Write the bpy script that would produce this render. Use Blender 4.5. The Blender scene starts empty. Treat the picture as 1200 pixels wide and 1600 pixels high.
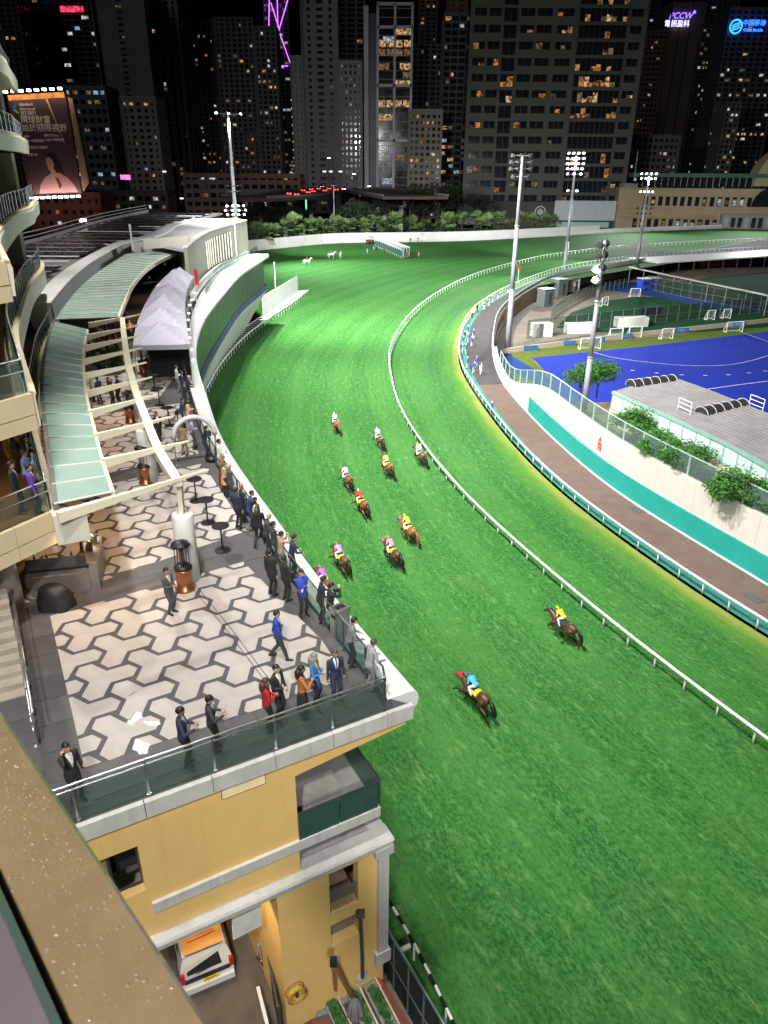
import bpy, bmesh, math, random
import numpy as np
from mathutils import Vector, Matrix, Euler
from math import sin, cos, pi, radians as RAD

random.seed(7)
S = bpy.context.scene
COL = S.collection

# ------------------------------------------------------------------ camera
CAM_H, CAM_F, PITCH, ROLL = 27.0, 1150.0, RAD(25.15), RAD(0.4)
cd = bpy.data.cameras.new('camera')
cam = bpy.data.objects.new('camera', cd); COL.objects.link(cam)
cd.sensor_fit = 'VERTICAL'; cd.sensor_height = 24.0
cd.lens = 24.0 * CAM_F / 1600.0
cd.clip_start = 0.05; cd.clip_end = 5000
cam.matrix_world = (Matrix.Translation((0, 0, CAM_H)) @ Euler((pi/2 - PITCH, 0, 0)).to_matrix().to_4x4()
                    @ Matrix.Rotation(ROLL, 4, 'Z'))
cd.dof.use_dof = True; cd.dof.focus_distance = 45; cd.dof.aperture_fstop = 5.0
S.camera = cam

# ------------------------------------------------------------------ night sky, weak sun lamp added to lift the city facades
W = bpy.data.worlds.new('World'); S.world = W; W.use_nodes = True
nt = W.node_tree; nt.nodes.clear()
sky = nt.nodes.new('ShaderNodeTexSky'); sky.sky_type = 'NISHITA'; sky.sun_disc = False
sky.sun_elevation = RAD(-5.0); sky.sun_rotation = RAD(200); sky.air_density = 1.5; sky.dust_density = 3.0
bg = nt.nodes.new('ShaderNodeBackground'); bg.inputs[1].default_value = 0.09
wo = nt.nodes.new('ShaderNodeOutputWorld')
nt.links.new(sky.outputs[0], bg.inputs[0]); nt.links.new(bg.outputs[0], wo.inputs[0])
sl = bpy.data.lights.new('facade_fill', 'SUN'); sl.energy = 0.17; sl.angle = RAD(12); sl.color = (.8, .87, 1.0)
so = bpy.data.objects.new('facade_fill', sl); COL.objects.link(so)
so.rotation_euler = (RAD(52), 0, RAD(-20))

S.view_settings.view_transform = 'Standard'; S.view_settings.look = 'None'
S.view_settings.exposure = 0.12; S.view_settings.gamma = 1.0
S.view_settings.use_curve_mapping = False
S.cycles.max_bounces = 4; S.cycles.diffuse_bounces = 2; S.cycles.glossy_bounces = 2; S.cycles.transparent_max_bounces = 8
S.cycles.use_denoising = True
S.cycles.sample_clamp_indirect = 6.0

# ------------------------------------------------------------------ the racecourse floodlighting
def flood(pos, aim, power, cone=80, blend=1.0, rad=.9, col=(1.0, .98, .93)):
    l = bpy.data.lights.new('floodlight_beam', 'SPOT'); l.energy = power; l.color = col
    l.spot_size = RAD(cone); l.spot_blend = blend; l.shadow_soft_size = rad
    o = bpy.data.objects.new('floodlight_beam', l); COL.objects.link(o)
    o.location = pos
    o.rotation_euler = (Vector(aim) - Vector(pos)).to_track_quat('-Z', 'Y').to_euler()
    return o
# gantry under the grandstand roof (above the frame), the fixtures are built further down
ROOF_FLOODS = [((-7, 24, 50), (20, 52, 0), 155e3, 84), ((-11, 42, 50), (18, 74, 0), 195e3, 86),
               ((-15, 62, 50), (16, 104, 0), 280e3, 90), ((-19, 84, 50), (18, 140, 0), 410e3, 96),
               ((-22, 106, 48), (14, 195, 0), 900e3, 100),
               ((-6, 10, 49), (-5, 25, 13), 36e3, 74), ((-2, -14, 47), (6, 24, 4), 62e3, 78),
               ((6, -26, 47), (28, 44, 0), 75e3, 80), ((-18, 50, 46), (-17, 60, 14), 46e3, 76), ((-28, 56, 46), (-36, 96, 18), 60e3, 84)]  # last bank added to brighten the dark solar roof
for p, a, w, c in ROOF_FLOODS: flood(p, a, w, c)

flood((-16.2, 36.5, 33.8), (-6, 18, 13.5), 15e3, 70, 1.0, .45)       # lamp on the stand front, over the terrace

# ------------------------------------------------------------------ projection helpers: photo pixel -> real point on a level plane
def ray(px, py):
    u, v = px - 600.0, py - 800.0
    c, s = cos(ROLL), sin(ROLL)
    u, v = c*u + s*v, -s*u + c*v
    return Vector((u, CAM_F*cos(PITCH) - v*sin(PITCH), -(CAM_F*sin(PITCH) + v*cos(PITCH))))
def P(px, py, z=0.0):
    r = ray(px, py); t = (z - CAM_H) / r.z
    return Vector((r.x*t, r.y*t, z))
def PY(px, py, Y):
    r = ray(px, py); t = Y / r.y
    return Vector((r.x*t, Y, CAM_H + r.z*t))

# ------------------------------------------------------------------ naming helpers
def tag(o, label=None, cat=None, group=None, kind=None):
    if label: o['label'] = label
    if cat: o['category'] = cat
    if group: o['group'] = group
    if kind: o['kind'] = kind
    return o
def empty(name, loc=(0, 0, 0), rz=0.0, label=None, cat=None, group=None, parent=None):
    o = bpy.data.objects.new(name, None); COL.objects.link(o)
    o.location = loc; o.rotation_euler = (0, 0, rz); o.empty_display_size = .3
    if parent: o.parent = parent
    return tag(o, label, cat, group)
def inst(name, mesh, parent=None, loc=(0, 0, 0), rot=(0, 0, 0), sc=(1, 1, 1)):
    o = bpy.data.objects.new(name, mesh); COL.objects.link(o)
    o.location = loc; o.rotation_euler = rot; o.scale = sc
    if parent: o.parent = parent
    return o
def copy_tree(o, parent=None):
    c = o.copy(); COL.objects.link(c); c.parent = parent
    for ch in list(o.children): copy_tree(ch, c)
    return c

# ------------------------------------------------------------------ materials
MATS = {}
def M(name, col, rough=.6, metal=0.0, var=.12, scale=2.0, bump=0.0, bscale=30.0, emit=None, es=0.0,
      spec=.5, alpha=1.0, coat=0.0, trans=0.0, rnd=0.0, detail=4.0, stain=0.0, stain_col=(.1, .09, .07), streak=0.0, streak_col=(.2, .17, .13)):
    if name in MATS: return MATS[name]
    m = bpy.data.materials.new(name); m.use_nodes = True; n = m.node_tree; N = n.nodes; L = n.links
    b = N['Principled BSDF']
    b.inputs['Roughness'].default_value = rough; b.inputs['Metallic'].default_value = metal
    b.inputs['Specular IOR Level'].default_value = spec
    b.inputs['Coat Weight'].default_value = coat
    b.inputs['Transmission Weight'].default_value = trans
    b.inputs['Base Color'].default_value = (*col, 1)
    if alpha < 1: b.inputs['Alpha'].default_value = alpha
    tc = N.new('ShaderNodeTexCoord')
    last = None
    if var > 0 or rnd > 0:
        nz = N.new('ShaderNodeTexNoise'); nz.inputs['Scale'].default_value = scale; nz.inputs['Detail'].default_value = detail
        nz.inputs['Roughness'].default_value = .62
        L.new(tc.outputs['Object'], nz.inputs['Vector'])
        mr = N.new('ShaderNodeMapRange'); mr.inputs['From Min'].default_value = .28; mr.inputs['From Max'].default_value = .72
        mr.inputs['To Min'].default_value = 1 - var; mr.inputs['To Max'].default_value = 1 + var
        L.new(nz.outputs['Fac'], mr.inputs['Value']); fac = mr.outputs[0]
        if rnd > 0:
            oi = N.new('ShaderNodeObjectInfo'); m2 = N.new('ShaderNodeMapRange')
            m2.inputs['To Min'].default_value = 1 - rnd; m2.inputs['To Max'].default_value = 1 + rnd
            L.new(oi.outputs['Random'], m2.inputs['Value'])
            mm = N.new('ShaderNodeMath'); mm.operation = 'MULTIPLY'
            L.new(fac, mm.inputs[0]); L.new(m2.outputs[0], mm.inputs[1]); fac = mm.outputs[0]
        vm = N.new('ShaderNodeVectorMath'); vm.operation = 'SCALE'; vm.inputs[0].default_value = col
        L.new(fac, vm.inputs['Scale']); last = vm.outputs[0]
        if stain > 0:
            n3 = N.new('ShaderNodeTexNoise'); n3.inputs['Scale'].default_value = scale*.37; n3.inputs['Detail'].default_value = 8
            L.new(tc.outputs['Object'], n3.inputs['Vector'])
            m3 = N.new('ShaderNodeMapRange'); m3.inputs['From Min'].default_value = .52; m3.inputs['From Max'].default_value = .75
            m3.inputs['To Max'].default_value = stain
            L.new(n3.outputs['Fac'], m3.inputs['Value'])
            mx = N.new('ShaderNodeMix'); mx.data_type = 'RGBA'
            L.new(m3.outputs[0], mx.inputs['Factor']); L.new(last, mx.inputs['A']); mx.inputs['B'].default_value = (*stain_col, 1)
            last = mx.outputs['Result']
        if streak > 0:                       # rain streaks running down a wall
            mp = N.new('ShaderNodeMapping'); mp.inputs['Scale'].default_value = (2.6, 2.6, .16); L.new(tc.outputs['Object'], mp.inputs[0])
            n4 = N.new('ShaderNodeTexNoise'); n4.inputs['Scale'].default_value = 1.6; n4.inputs['Detail'].default_value = 6; L.new(mp.outputs[0], n4.inputs['Vector'])
            m4 = N.new('ShaderNodeMapRange'); m4.inputs['From Min'].default_value = .5; m4.inputs['From Max'].default_value = .78; m4.inputs['To Max'].default_value = streak
            L.new(n4.outputs['Fac'], m4.inputs['Value'])
            x4 = N.new('ShaderNodeMix'); x4.data_type = 'RGBA'; L.new(m4.outputs[0], x4.inputs['Factor']); L.new(last, x4.inputs['A']); x4.inputs['B'].default_value = (*streak_col, 1); last = x4.outputs['Result']
        L.new(last, b.inputs['Base Color'])
        r2 = N.new('ShaderNodeMapRange'); r2.inputs['To Min'].default_value = max(.02, rough - .1); r2.inputs['To Max'].default_value = min(1, rough + .1)
        L.new(nz.outputs['Fac'], r2.inputs['Value']); L.new(r2.outputs[0], b.inputs['Roughness'])
    if bump > 0:
        n2 = N.new('ShaderNodeTexNoise'); n2.inputs['Scale'].default_value = bscale; n2.inputs['Detail'].default_value = 5
        L.new(tc.outputs['Object'], n2.inputs['Vector'])
        bp = N.new('ShaderNodeBump'); bp.inputs['Strength'].default_value = bump; bp.inputs['Distance'].default_value = .02
        L.new(n2.outputs['Fac'], bp.inputs['Height']); L.new(bp.outputs[0], b.inputs['Normal'])
    if emit:
        b.inputs['Emission Color'].default_value = (*emit, 1); b.inputs['Emission Strength'].default_value = es
    MATS[name] = m
    return m
def glass(name, col, alpha=.35, rough=.05):
    """thin tinted sheet: part see-through, part glossy"""
    if name in MATS: return MATS[name]
    m = bpy.data.materials.new(name); m.use_nodes = True; n = m.node_tree; N = n.nodes; L = n.links; N.clear()
    out = N.new('ShaderNodeOutputMaterial'); mix = N.new('ShaderNodeMixShader'); tr = N.new('ShaderNodeBsdfTransparent')
    pb = N.new('ShaderNodeBsdfPrincipled'); pb.inputs['Base Color'].default_value = (*col, 1)
    pb.inputs['Roughness'].default_value = rough
    nz = N.new('ShaderNodeTexNoise'); nz.inputs['Scale'].default_value = .8; nz.inputs['Detail'].default_value = 5
    tc = N.new('ShaderNodeTexCoord'); L.new(tc.outputs['Object'], nz.inputs['Vector'])
    mr = N.new('ShaderNodeMapRange'); mr.inputs['To Min'].default_value = alpha*.8; mr.inputs['To Max'].default_value = min(1, alpha*1.2)
    L.new(nz.outputs['Fac'], mr.inputs['Value'])
    tr.inputs[0].default_value = (min(1, col[0]*.5+.55), min(1, col[1]*.5+.6), min(1, col[2]*.5+.57), 1)
    L.new(mr.outputs[0], mix.inputs[0]); L.new(tr.outputs[0], mix.inputs[1]); L.new(pb.outputs[0], mix.inputs[2]); L.new(mix.outputs[0], out.inputs[0])
    MATS[name] = m
    return m
def EM(name, col, strength, noise=0.0, scale=1.0):
    if name in MATS: return MATS[name]
    m = bpy.data.materials.new(name); m.use_nodes = True; n = m.node_tree; N = n.nodes; L = n.links; N.clear()
    out = N.new('ShaderNodeOutputMaterial'); e = N.new('ShaderNodeEmission'); e.inputs[0].default_value = (*col, 1); e.inputs[1].default_value = strength
    if noise > 0:
        tc = N.new('ShaderNodeTexCoord'); nz = N.new('ShaderNodeTexNoise'); nz.inputs['Scale'].default_value = scale; nz.inputs['Detail'].default_value = 3
        oi = N.new('ShaderNodeObjectInfo'); ad = N.new('ShaderNodeVectorMath'); ad.operation = 'ADD'
        L.new(tc.outputs['Object'], ad.inputs[0]); L.new(oi.outputs['Location'], ad.inputs[1]); L.new(ad.outputs[0], nz.inputs['Vector'])
        mr = N.new('ShaderNodeMapRange'); mr.inputs['From Min'].default_value = .38; mr.inputs['From Max'].default_value = .68
        mr.inputs['To Min'].default_value = strength*(1-noise); mr.inputs['To Max'].default_value = strength*(1+noise)
        L.new(nz.outputs['Fac'], mr.inputs['Value']); L.new(mr.outputs[0], e.inputs[1])
    L.new(e.outputs[0], out.inputs[0])
    m.cycles.emission_sampling = 'NONE'
    MATS[name] = m
    return m

# ------------------------------------------------------------------ mesh builder
class MB:
    def __init__(s): s.v = []; s.f = []; s.m = []; s.cur = 0; s.uv = None
    def add(s, vs, fs):
        k = len(s.v); s.v += [tuple(v) for v in vs]
        for f in fs: s.f.append([i + k for i in f]); s.m.append(s.cur)
        return s
    def box(s, c, d, rz=0.0, rx=0.0, ry=0.0):
        R = Euler((rx, ry, rz)).to_matrix(); c = Vector(c); vs = []
        for z in (-.5, .5):
            for x, y in ((-.5, -.5), (.5, -.5), (.5, .5), (-.5, .5)):
                vs.append(c + R @ Vector((x*d[0], y*d[1], z*d[2])))
        return s.add(vs, [(3, 2, 1, 0), (4, 5, 6, 7), (0, 1, 5, 4), (1, 2, 6, 5), (2, 3, 7, 6), (3, 0, 4, 7)])
    def bar(s, a, b, w, h=None, up=(0, 0, 1)):
        a, b = Vector(a), Vector(b); h = h or w; d = (b - a)
        if d.length < 1e-6: return s
        d.normalize(); u = Vector(up)
        if abs(d.dot(u)) > .98: u = Vector((1, 0, 0))
        x = d.cross(u).normalized(); y = x.cross(d)
        vs = []
        for p in (a, b):
            for i, j in ((-.5, -.5), (.5, -.5), (.5, .5), (-.5, .5)): vs.append(p + x*(i*w) + y*(j*h))
        return s.add(vs, [(0, 1, 2, 3), (7, 6, 5, 4), (0, 4, 5, 1), (1, 5, 6, 2), (2, 6, 7, 3), (3, 7, 4, 0)])
    def tube(s, pts, r, n=8, cap=True, closed=False):
        pts = [Vector(p) for p in pts]; N_ = len(pts); rs = r if hasattr(r, '__len__') else [r]*N_
        k = len(s.v); vs = []; prev = None
        for i, p in enumerate(pts):
            d = (pts[min(i+1, N_-1)] - pts[max(i-1, 0)])
            d = d.normalized() if d.length > 1e-9 else Vector((0, 0, 1))
            u = Vector((0, 0, 1)) if abs(d.z) < .95 else Vector((1, 0, 0))
            if prev is not None: u = prev
            x = d.cross(u)
            x = x.normalized() if x.length > 1e-6 else Vector((1, 0, 0))
            y = x.cross(d).normalized(); prev = y
            for j in range(n):
                a = 2*pi*j/n; vs.append(p + (x*cos(a) + y*sin(a))*rs[i])
        fs = []
        for i in range(N_-1):
            for j in range(n):
                fs.append((i*n+j, i*n+(j+1) % n, (i+1)*n+(j+1) % n, (i+1)*n+j))
        if cap: fs += [tuple(range(n-1, -1, -1)), tuple(range((N_-1)*n, N_*n))]
        return s.add(vs, fs)
    def lathe(s, c, prof, n=14, cap=True):
        c = Vector(c); vs = []; fs = []
        for r, z in prof:
            for j in range(n): vs.append(c + Vector((r*cos(2*pi*j/n), r*sin(2*pi*j/n), z)))
        for i in range(len(prof)-1):
            for j in range(n): fs.append((i*n+j, i*n+(j+1) % n, (i+1)*n+(j+1) % n, (i+1)*n+j))
        if cap: fs += [tuple(range(n-1, -1, -1)), tuple(range((len(prof)-1)*n, len(prof)*n))]
        return s.add(vs, fs)
    def prism(s, poly, z0, z1):
        n = len(poly); vs = [(p[0], p[1], z0) for p in poly] + [(p[0], p[1], z1) for p in poly]
        fs = [tuple(range(n-1, -1, -1)), tuple(range(n, 2*n))] + [(i, (i+1) % n, n+(i+1) % n, n+i) for i in range(n)]
        return s.add(vs, fs)
    def slab(s, pts, off):
        """polygon of 3-D points extruded by the vector off"""
        off = Vector(off); n = len(pts); pts = [Vector(p) for p in pts]
        vs = pts + [p + off for p in pts]
        fs = [tuple(range(n-1, -1, -1)), tuple(range(n, 2*n))] + [(i, (i+1) % n, n+(i+1) % n, n+i) for i in range(n)]
        return s.add(vs, fs)
    def sweep(s, curve, prof, cap=True, closed_prof=True):
        """prof: (offset to the right of travel, z) pairs swept along a level curve of (x, y)"""
        fr = frames(curve); n = len(prof); vs = []; fs = []
        for (p, nr) in fr:
            for o, z in prof: vs.append((p[0] + nr[0]*o, p[1] + nr[1]*o, z))
        m = n if closed_prof else n-1
        for i in range(len(fr)-1):
            for j in range(m): fs.append((i*n+j, (i+1)*n+j, (i+1)*n+(j+1) % n, i*n+(j+1) % n))
        if cap and closed_prof: fs += [tuple(range(n)), tuple(range(len(fr)*n-1, (len(fr)-1)*n-1, -1))]
        return s.add(vs, fs)
    def ball(s, c, r, n=8, m=6):
        c = Vector(c); r = r if hasattr(r, '__len__') else (r, r, r); vs = []; fs = []
        for i in range(1, m):
            t = pi*i/m
            for j in range(n): vs.append(c + Vector((r[0]*sin(t)*cos(2*pi*j/n), r[1]*sin(t)*sin(2*pi*j/n), r[2]*cos(t))))
        vs.append(c + Vector((0, 0, r[2]))); vs.append(c - Vector((0, 0, r[2])))
        for i in range(m-2):
            for j in range(n): fs.append((i*n+j, (i+1)*n+j, (i+1)*n+(j+1) % n, i*n+(j+1) % n))
        T, B = (m-1)*n, (m-1)*n+1
        for j in range(n): fs.append((T, j, (j+1) % n)); fs.append((B, (m-2)*n+(j+1) % n, (m-2)*n+j))
        return s.add(vs, fs)
    def mesh(s, name, mats, smooth=False, fix=True):
        me = bpy.data.meshes.new(name); me.from_pydata(s.v, [], s.f)
        for m in (mats if isinstance(mats, (list, tuple)) else [mats]): me.materials.append(m)
        if len(me.materials) > 1: me.polygons.foreach_set('material_index', s.m)
        if fix:
            bm = bmesh.new(); bm.from_mesh(me); bmesh.ops.recalc_face_normals(bm, faces=bm.faces); bm.to_mesh(me); bm.free()
        if smooth: me.polygons.foreach_set('use_smooth', [True]*len(me.polygons))
        me.update(); return me
    def build(s, name, mats, parent=None, smooth=False, fix=True):
        return inst(name, s.mesh(name, mats, smooth, fix), parent)

def frames(curve):
    pts = [Vector((p[0], p[1])) for p in curve]; out = []
    for i, p in enumerate(pts):
        d = pts[min(i+1, len(pts)-1)] - pts[max(i-1, 0)]; d.normalize()
        out.append((p, (d.y, -d.x)))
    return out
def crv(pts, step=1.0, smooth=0):
    """Catmull-Rom through (x, y) points, resampled at an even step, optionally smoothed"""
    p = [Vector((q[0], q[1])) for q in pts]; p = [p[0]*2 - p[1]] + p + [p[-1]*2 - p[-2]]; d = []
    for i in range(1, len(p)-2):
        for k in range(24):
            t = k/24; a, b, c, e = p[i-1], p[i], p[i+1], p[i+2]
            d.append(.5*((2*b) + (c-a)*t + (2*a-5*b+4*c-e)*t*t + (3*b-a-3*c+e)*t*t*t))
    d.append(p[-2])
    def res(d, step):
        out = [d[0]]; acc = 0.0
        for i in range(1, len(d)):
            seg = (d[i]-d[i-1]).length; a = d[i-1]; pos = 0
            while acc + seg - pos >= step:
                pos += step - acc; acc = 0; out.append(a.lerp(d[i], pos/seg))
            acc += seg - pos
        if (out[-1]-d[-1]).length > step*.2: out.append(d[-1])
        return out
    o = res(d, step)
    for _ in range(smooth):
        o = [o[0]] + [(o[i-1] + o[i]*2 + o[i+1])/4 for i in range(1, len(o)-1)] + [o[-1]]
    return res(o, step) if smooth else o
def offset(curve, d): return [p + Vector(n)*d for p, n in frames(curve)]
def at_len(curve, dist):
    for i in range(1, len(curve)):
        s = (curve[i]-curve[i-1]).length
        if dist <= s: return curve[i-1].lerp(curve[i], dist/max(s, 1e-6)), (curve[i]-curve[i-1]).normalized()
        dist -= s
    return curve[-1], (curve[-1]-curve[-2]).normalized()
def clen(curve): return sum((curve[i]-curve[i-1]).length for i in range(1, len(curve)))
def nearest(curve, p):
    p = Vector((p[0], p[1])); b = min(range(len(curve)), key=lambda i: (curve[i]-p).length_squared)
    t = (curve[min(b+1, len(curve)-1)] - curve[max(b-1, 0)]).normalized()
    return curve[b], t
def clip_poly(poly, convex):
    """Sutherland-Hodgman against a counter-clockwise convex polygon"""
    out = [Vector(p) for p in poly]
    for i in range(len(convex)):
        a, b = Vector(convex[i]), Vector(convex[(i+1) % len(convex)]); e = b - a; inp, out = out, []
        f = lambda q: e.x*(q.y-a.y) - e.y*(q.x-a.x)
        for j in range(len(inp)):
            p, q = inp[j-1], inp[j]; fp, fq = f(p), f(q)
            if (fp >= 0) != (fq >= 0): out.append(p.lerp(q, fp/(fp-fq)))
            if fq >= 0: out.append(q)
        if len(out) < 3: return []
    return out
TMP = bpy.data.scenes.new('workbench')       # modifiers and text are evaluated apart from the big scene
def eval_mesh(o):
    TMP.collection.objects.link(o)
    vl = TMP.view_layers[0]; vl.update()
    return bpy.data.meshes.new_from_object(o.evaluated_get(vl.depsgraph), preserve_all_data_layers=False, depsgraph=vl.depsgraph)
def text_mesh(name, body, size, mat, depth=.02, align='CENTER', shear=0.0, offset_=0.0, spacing=1.0):
    c = bpy.data.curves.new(name, 'FONT'); c.body = body; c.size = size; c.extrude = depth; c.align_x = align; c.align_y = 'CENTER'
    c.shear = shear; c.resolution_u = 2; c.space_line = spacing; c.offset = offset_
    o = bpy.data.objects.new(name, c)
    me = eval_mesh(o); me.name = name
    bpy.data.objects.remove(o); bpy.data.curves.remove(c)
    me.materials.clear(); me.materials.append(mat); return me
# ================================================================== ground, turf, rails, road
m_dark = M('night_ground', (.035, .033, .03), .85, var=.3, scale=.05)
o = MB().add([(-2500, -300, -4.2), (2500, -300, -4.2), (2500, 4000, -4.2), (-2500, 4000, -4.2)], [(0, 1, 2, 3)]).build('ground', m_dark)
tag(o, kind='structure')

RAIL_PX = [(1200,1155),(1125,1101),(1075,1062),(990,1000),(900,925),(770,814),(720,765),(660,692),(622,630),(607,563),(610,537),(620,517),(640,490),(667,467),(703,445),(743,427),(793,412),(860,397),(960,385),(1100,376),(1200,372)]
INNER_PX = [(1200,972),(1112,920),(1000,842),(914,783),(850,729),(793,670),(747,610),(718,563),(717,537),(720,510),(737,483),(760,465),(793,447),(843,427),(893,413),(960,403),(1000,397.5),(1100,390),(1200,385)]
rp = [P(x, y, 1.1) for x, y in RAIL_PX]; ip = [P(x, y, 1.1) for x, y in INNER_PX]
def extend(pts, a, b):
    p0 = pts[0] + (pts[0]-pts[1]).normalized()*a; p1 = pts[-1] + (pts[-1]-pts[-2]).normalized()*b
    return [p0] + pts + [p1]
RAIL = crv(extend(rp, 26, 45), 1.0, 60)
INNER = crv(extend(ip, 26, 45), 1.0, 60)
ROADIN_PX = [(1200,915),(1087,847),(967,772),(908,725),(850,672),(817,637),(787,602),(775,575),(770,550),(771,520),(780,490),(805,467),(837,447),(875,432),(995,410)]
ROADIN = crv(extend([P(x, y, 0) for x, y in ROADIN_PX], 26, 160), 1.0, 30)

def turf_material():
    m = bpy.data.materials.new('race_turf'); m.use_nodes = True; n = m.node_tree; N = n.nodes; L = n.links
    b = N['Principled BSDF']; b.inputs['Roughness'].default_value = .75; b.inputs['Specular IOR Level'].default_value = .06
    uv = N.new('ShaderNodeUVMap'); uv.uv_map = 'lane'
    sep = N.new('ShaderNodeSeparateXYZ'); L.new(uv.outputs[0], sep.inputs[0])
    def noise(scale, detail, stretch=None, rough=.6):
        x = N.new('ShaderNodeTexNoise'); x.inputs['Scale'].default_value = scale; x.inputs['Detail'].default_value = detail; x.inputs['Roughness'].default_value = rough
        mp = N.new('ShaderNodeMapping'); L.new(uv.outputs[0], mp.inputs[0])
        if stretch: mp.inputs['Scale'].default_value = stretch
        L.new(mp.outputs[0], x.inputs['Vector']); return x.outputs['Fac']
    def rng(v, a, b_, c=0, d=1):
        x = N.new('ShaderNodeMapRange'); x.inputs['From Min'].default_value = a; x.inputs['From Max'].default_value = b_
        x.inputs['To Min'].default_value = c; x.inputs['To Max'].default_value = d; L.new(v, x.inputs['Value']); return x.outputs[0]
    def mix(f, a, b_):
        x = N.new('ShaderNodeMix'); x.data_type = 'RGBA'; L.new(f, x.inputs['Factor'])
        for k, c in (('A', a), ('B', b_)):
            if isinstance(c, tuple): x.inputs[k].default_value = (*c, 1)
            else: L.new(c, x.inputs[k])
        return x.outputs['Result']
    def math(op, a, b_):
        x = N.new('ShaderNodeMath'); x.operation = op
        for k, c in ((0, a), (1, b_)):
            if isinstance(c, (int, float)): x.inputs[k].default_value = c
            else: L.new(c, x.inputs[k])
        return x.outputs[0]
    big = noise(.07, 3); mid = noise(.5, 3, (.5, 1.3, 1)); fine = noise(4.6, 2, (.75, 1.25, 1), .8); fleck = noise(1.75, 4, (.55, 1.25, 1), .78); rut = noise(1.0, 3, (.035, 1.5, 1))
    c = mix(rng(fine, .33, .67), (.006, .056, .012), (.052, .20, .045))
    c = mix(rng(mid, .38, .7, 0, .35), c, (.024, .115, .024))
    c = mix(rng(big, .35, .7, 0, .35), c, (.06, .19, .035))
    c = mix(rng(fleck, .54, .66, 0, .62), c, (.14, .27, .085))
    c = mix(rng(fleck, .44, .34, 0, .45), c, (.009, .05, .012))
    c = mix(rng(rut, .5, .68, 0, .26), c, (.088, .21, .06)); c = mix(rng(rut, .48, .3, 0, .2), c, (.012, .07, .016))
    c = mix(rng(noise(.22, 3), .58, .74, 0, .22), c, (.10, .18, .05))
    # mowing bands across the lane
    w = N.new('ShaderNodeMath'); w.operation = 'SINE'; L.new(math('MULTIPLY', sep.outputs['Y'], 1.15), w.inputs[0])
    c = mix(rng(math('ADD', w.outputs[0], math('MULTIPLY', math('SUBTRACT', mid, .5), 2.5)), -.6, .9, 0, .22), c, (.075, .225, .05))
    # worn, yellowed strip along the inner fence
    wob = math('ADD', sep.outputs['Y'], math('MULTIPLY', math('SUBTRACT', noise(.35, 3, (.4, 1, 1)), .5), 1.8))
    c = mix(rng(wob, 2.6, 1.1, 0, .4), c, (.13, .25, .03))
    c = mix(rng(wob, 1.1, .3, 0, .6), c, (.30, .30, .075))
    L.new(c, b.inputs['Base Color'])
    bp = N.new('ShaderNodeBump'); bp.inputs['Strength'].default_value = .9; bp.inputs['Distance'].default_value = .07
    L.new(math('ADD', fine, fleck), bp.inputs['Height']); L.new(bp.outputs[0], b.inputs['Normal'])
    return m
M_TURF = turf_material()
def strip(name, curve, offs, z, mat, uvname='lane', parent=None):
    fr = frames(curve); n = len(offs); vs = []; uvs = []; s = 0
    for i, (p, nr) in enumerate(fr):
        if i: s += (p - fr[i-1][0]).length
        for o in offs: vs.append((p.x + nr[0]*o, p.y + nr[1]*o, z)); uvs.append((s, abs(o)))
    fs = [(i*n+j, i*n+j+1, (i+1)*n+j+1, (i+1)*n+j) for i in range(len(fr)-1) for j in range(n-1)]
    me = bpy.data.meshes.new(name); me.from_pydata(vs, [], fs)
    ul = me.uv_layers.new(name=uvname); d = np.array([uvs[l.vertex_index] for l in me.loops], dtype=np.float32).ravel()
    ul.data.foreach_set('uv', d); me.materials.append(mat)
    bm = bmesh.new(); bm.from_mesh(me)
    bmesh.ops.recalc_face_normals(bm, faces=bm.faces)
    bm.faces.ensure_lookup_table()
    if bm.faces[len(bm.faces)//2].normal.z < 0: bmesh.ops.reverse_faces(bm, faces=bm.faces)
    bm.to_mesh(me); bm.free()
    return inst(name, me, parent)
# travel runs away from the camera, so the stands lie to the left (negative offset)
tag(strip('turf_track', INNER, [0, -3, -6, -10, -14, -20, -28, -36, -46, -60, -80], 0.0, M_TURF), kind='structure')
# turf of the chute behind the starting gate
far = [P(387,393,0), P(455,386,0), P(523,380,0), P(640,378,0), P(760,375,0), P(1000,362,0), P(1200,355,0)]
mb = MB(); poly = [(-70, 150), (-30, 120), (60, 215), (150, 300), (230, 360)] + [(p.x, p.y+1) for p in reversed(extend(far, 25, 40))]
mb.add([(x, y, -.03) for x, y in poly], [tuple(range(len(poly)))])
o = mb.build('chute_turf', M_TURF); o.data.uv_layers.new(name='lane')
for l in o.data.loops: o.data.uv_layers['lane'].data[l.index].uv = (o.data.vertices[l.vertex_index].co.x, o.data.vertices[l.vertex_index].co.y)
tag(o, kind='structure')

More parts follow.
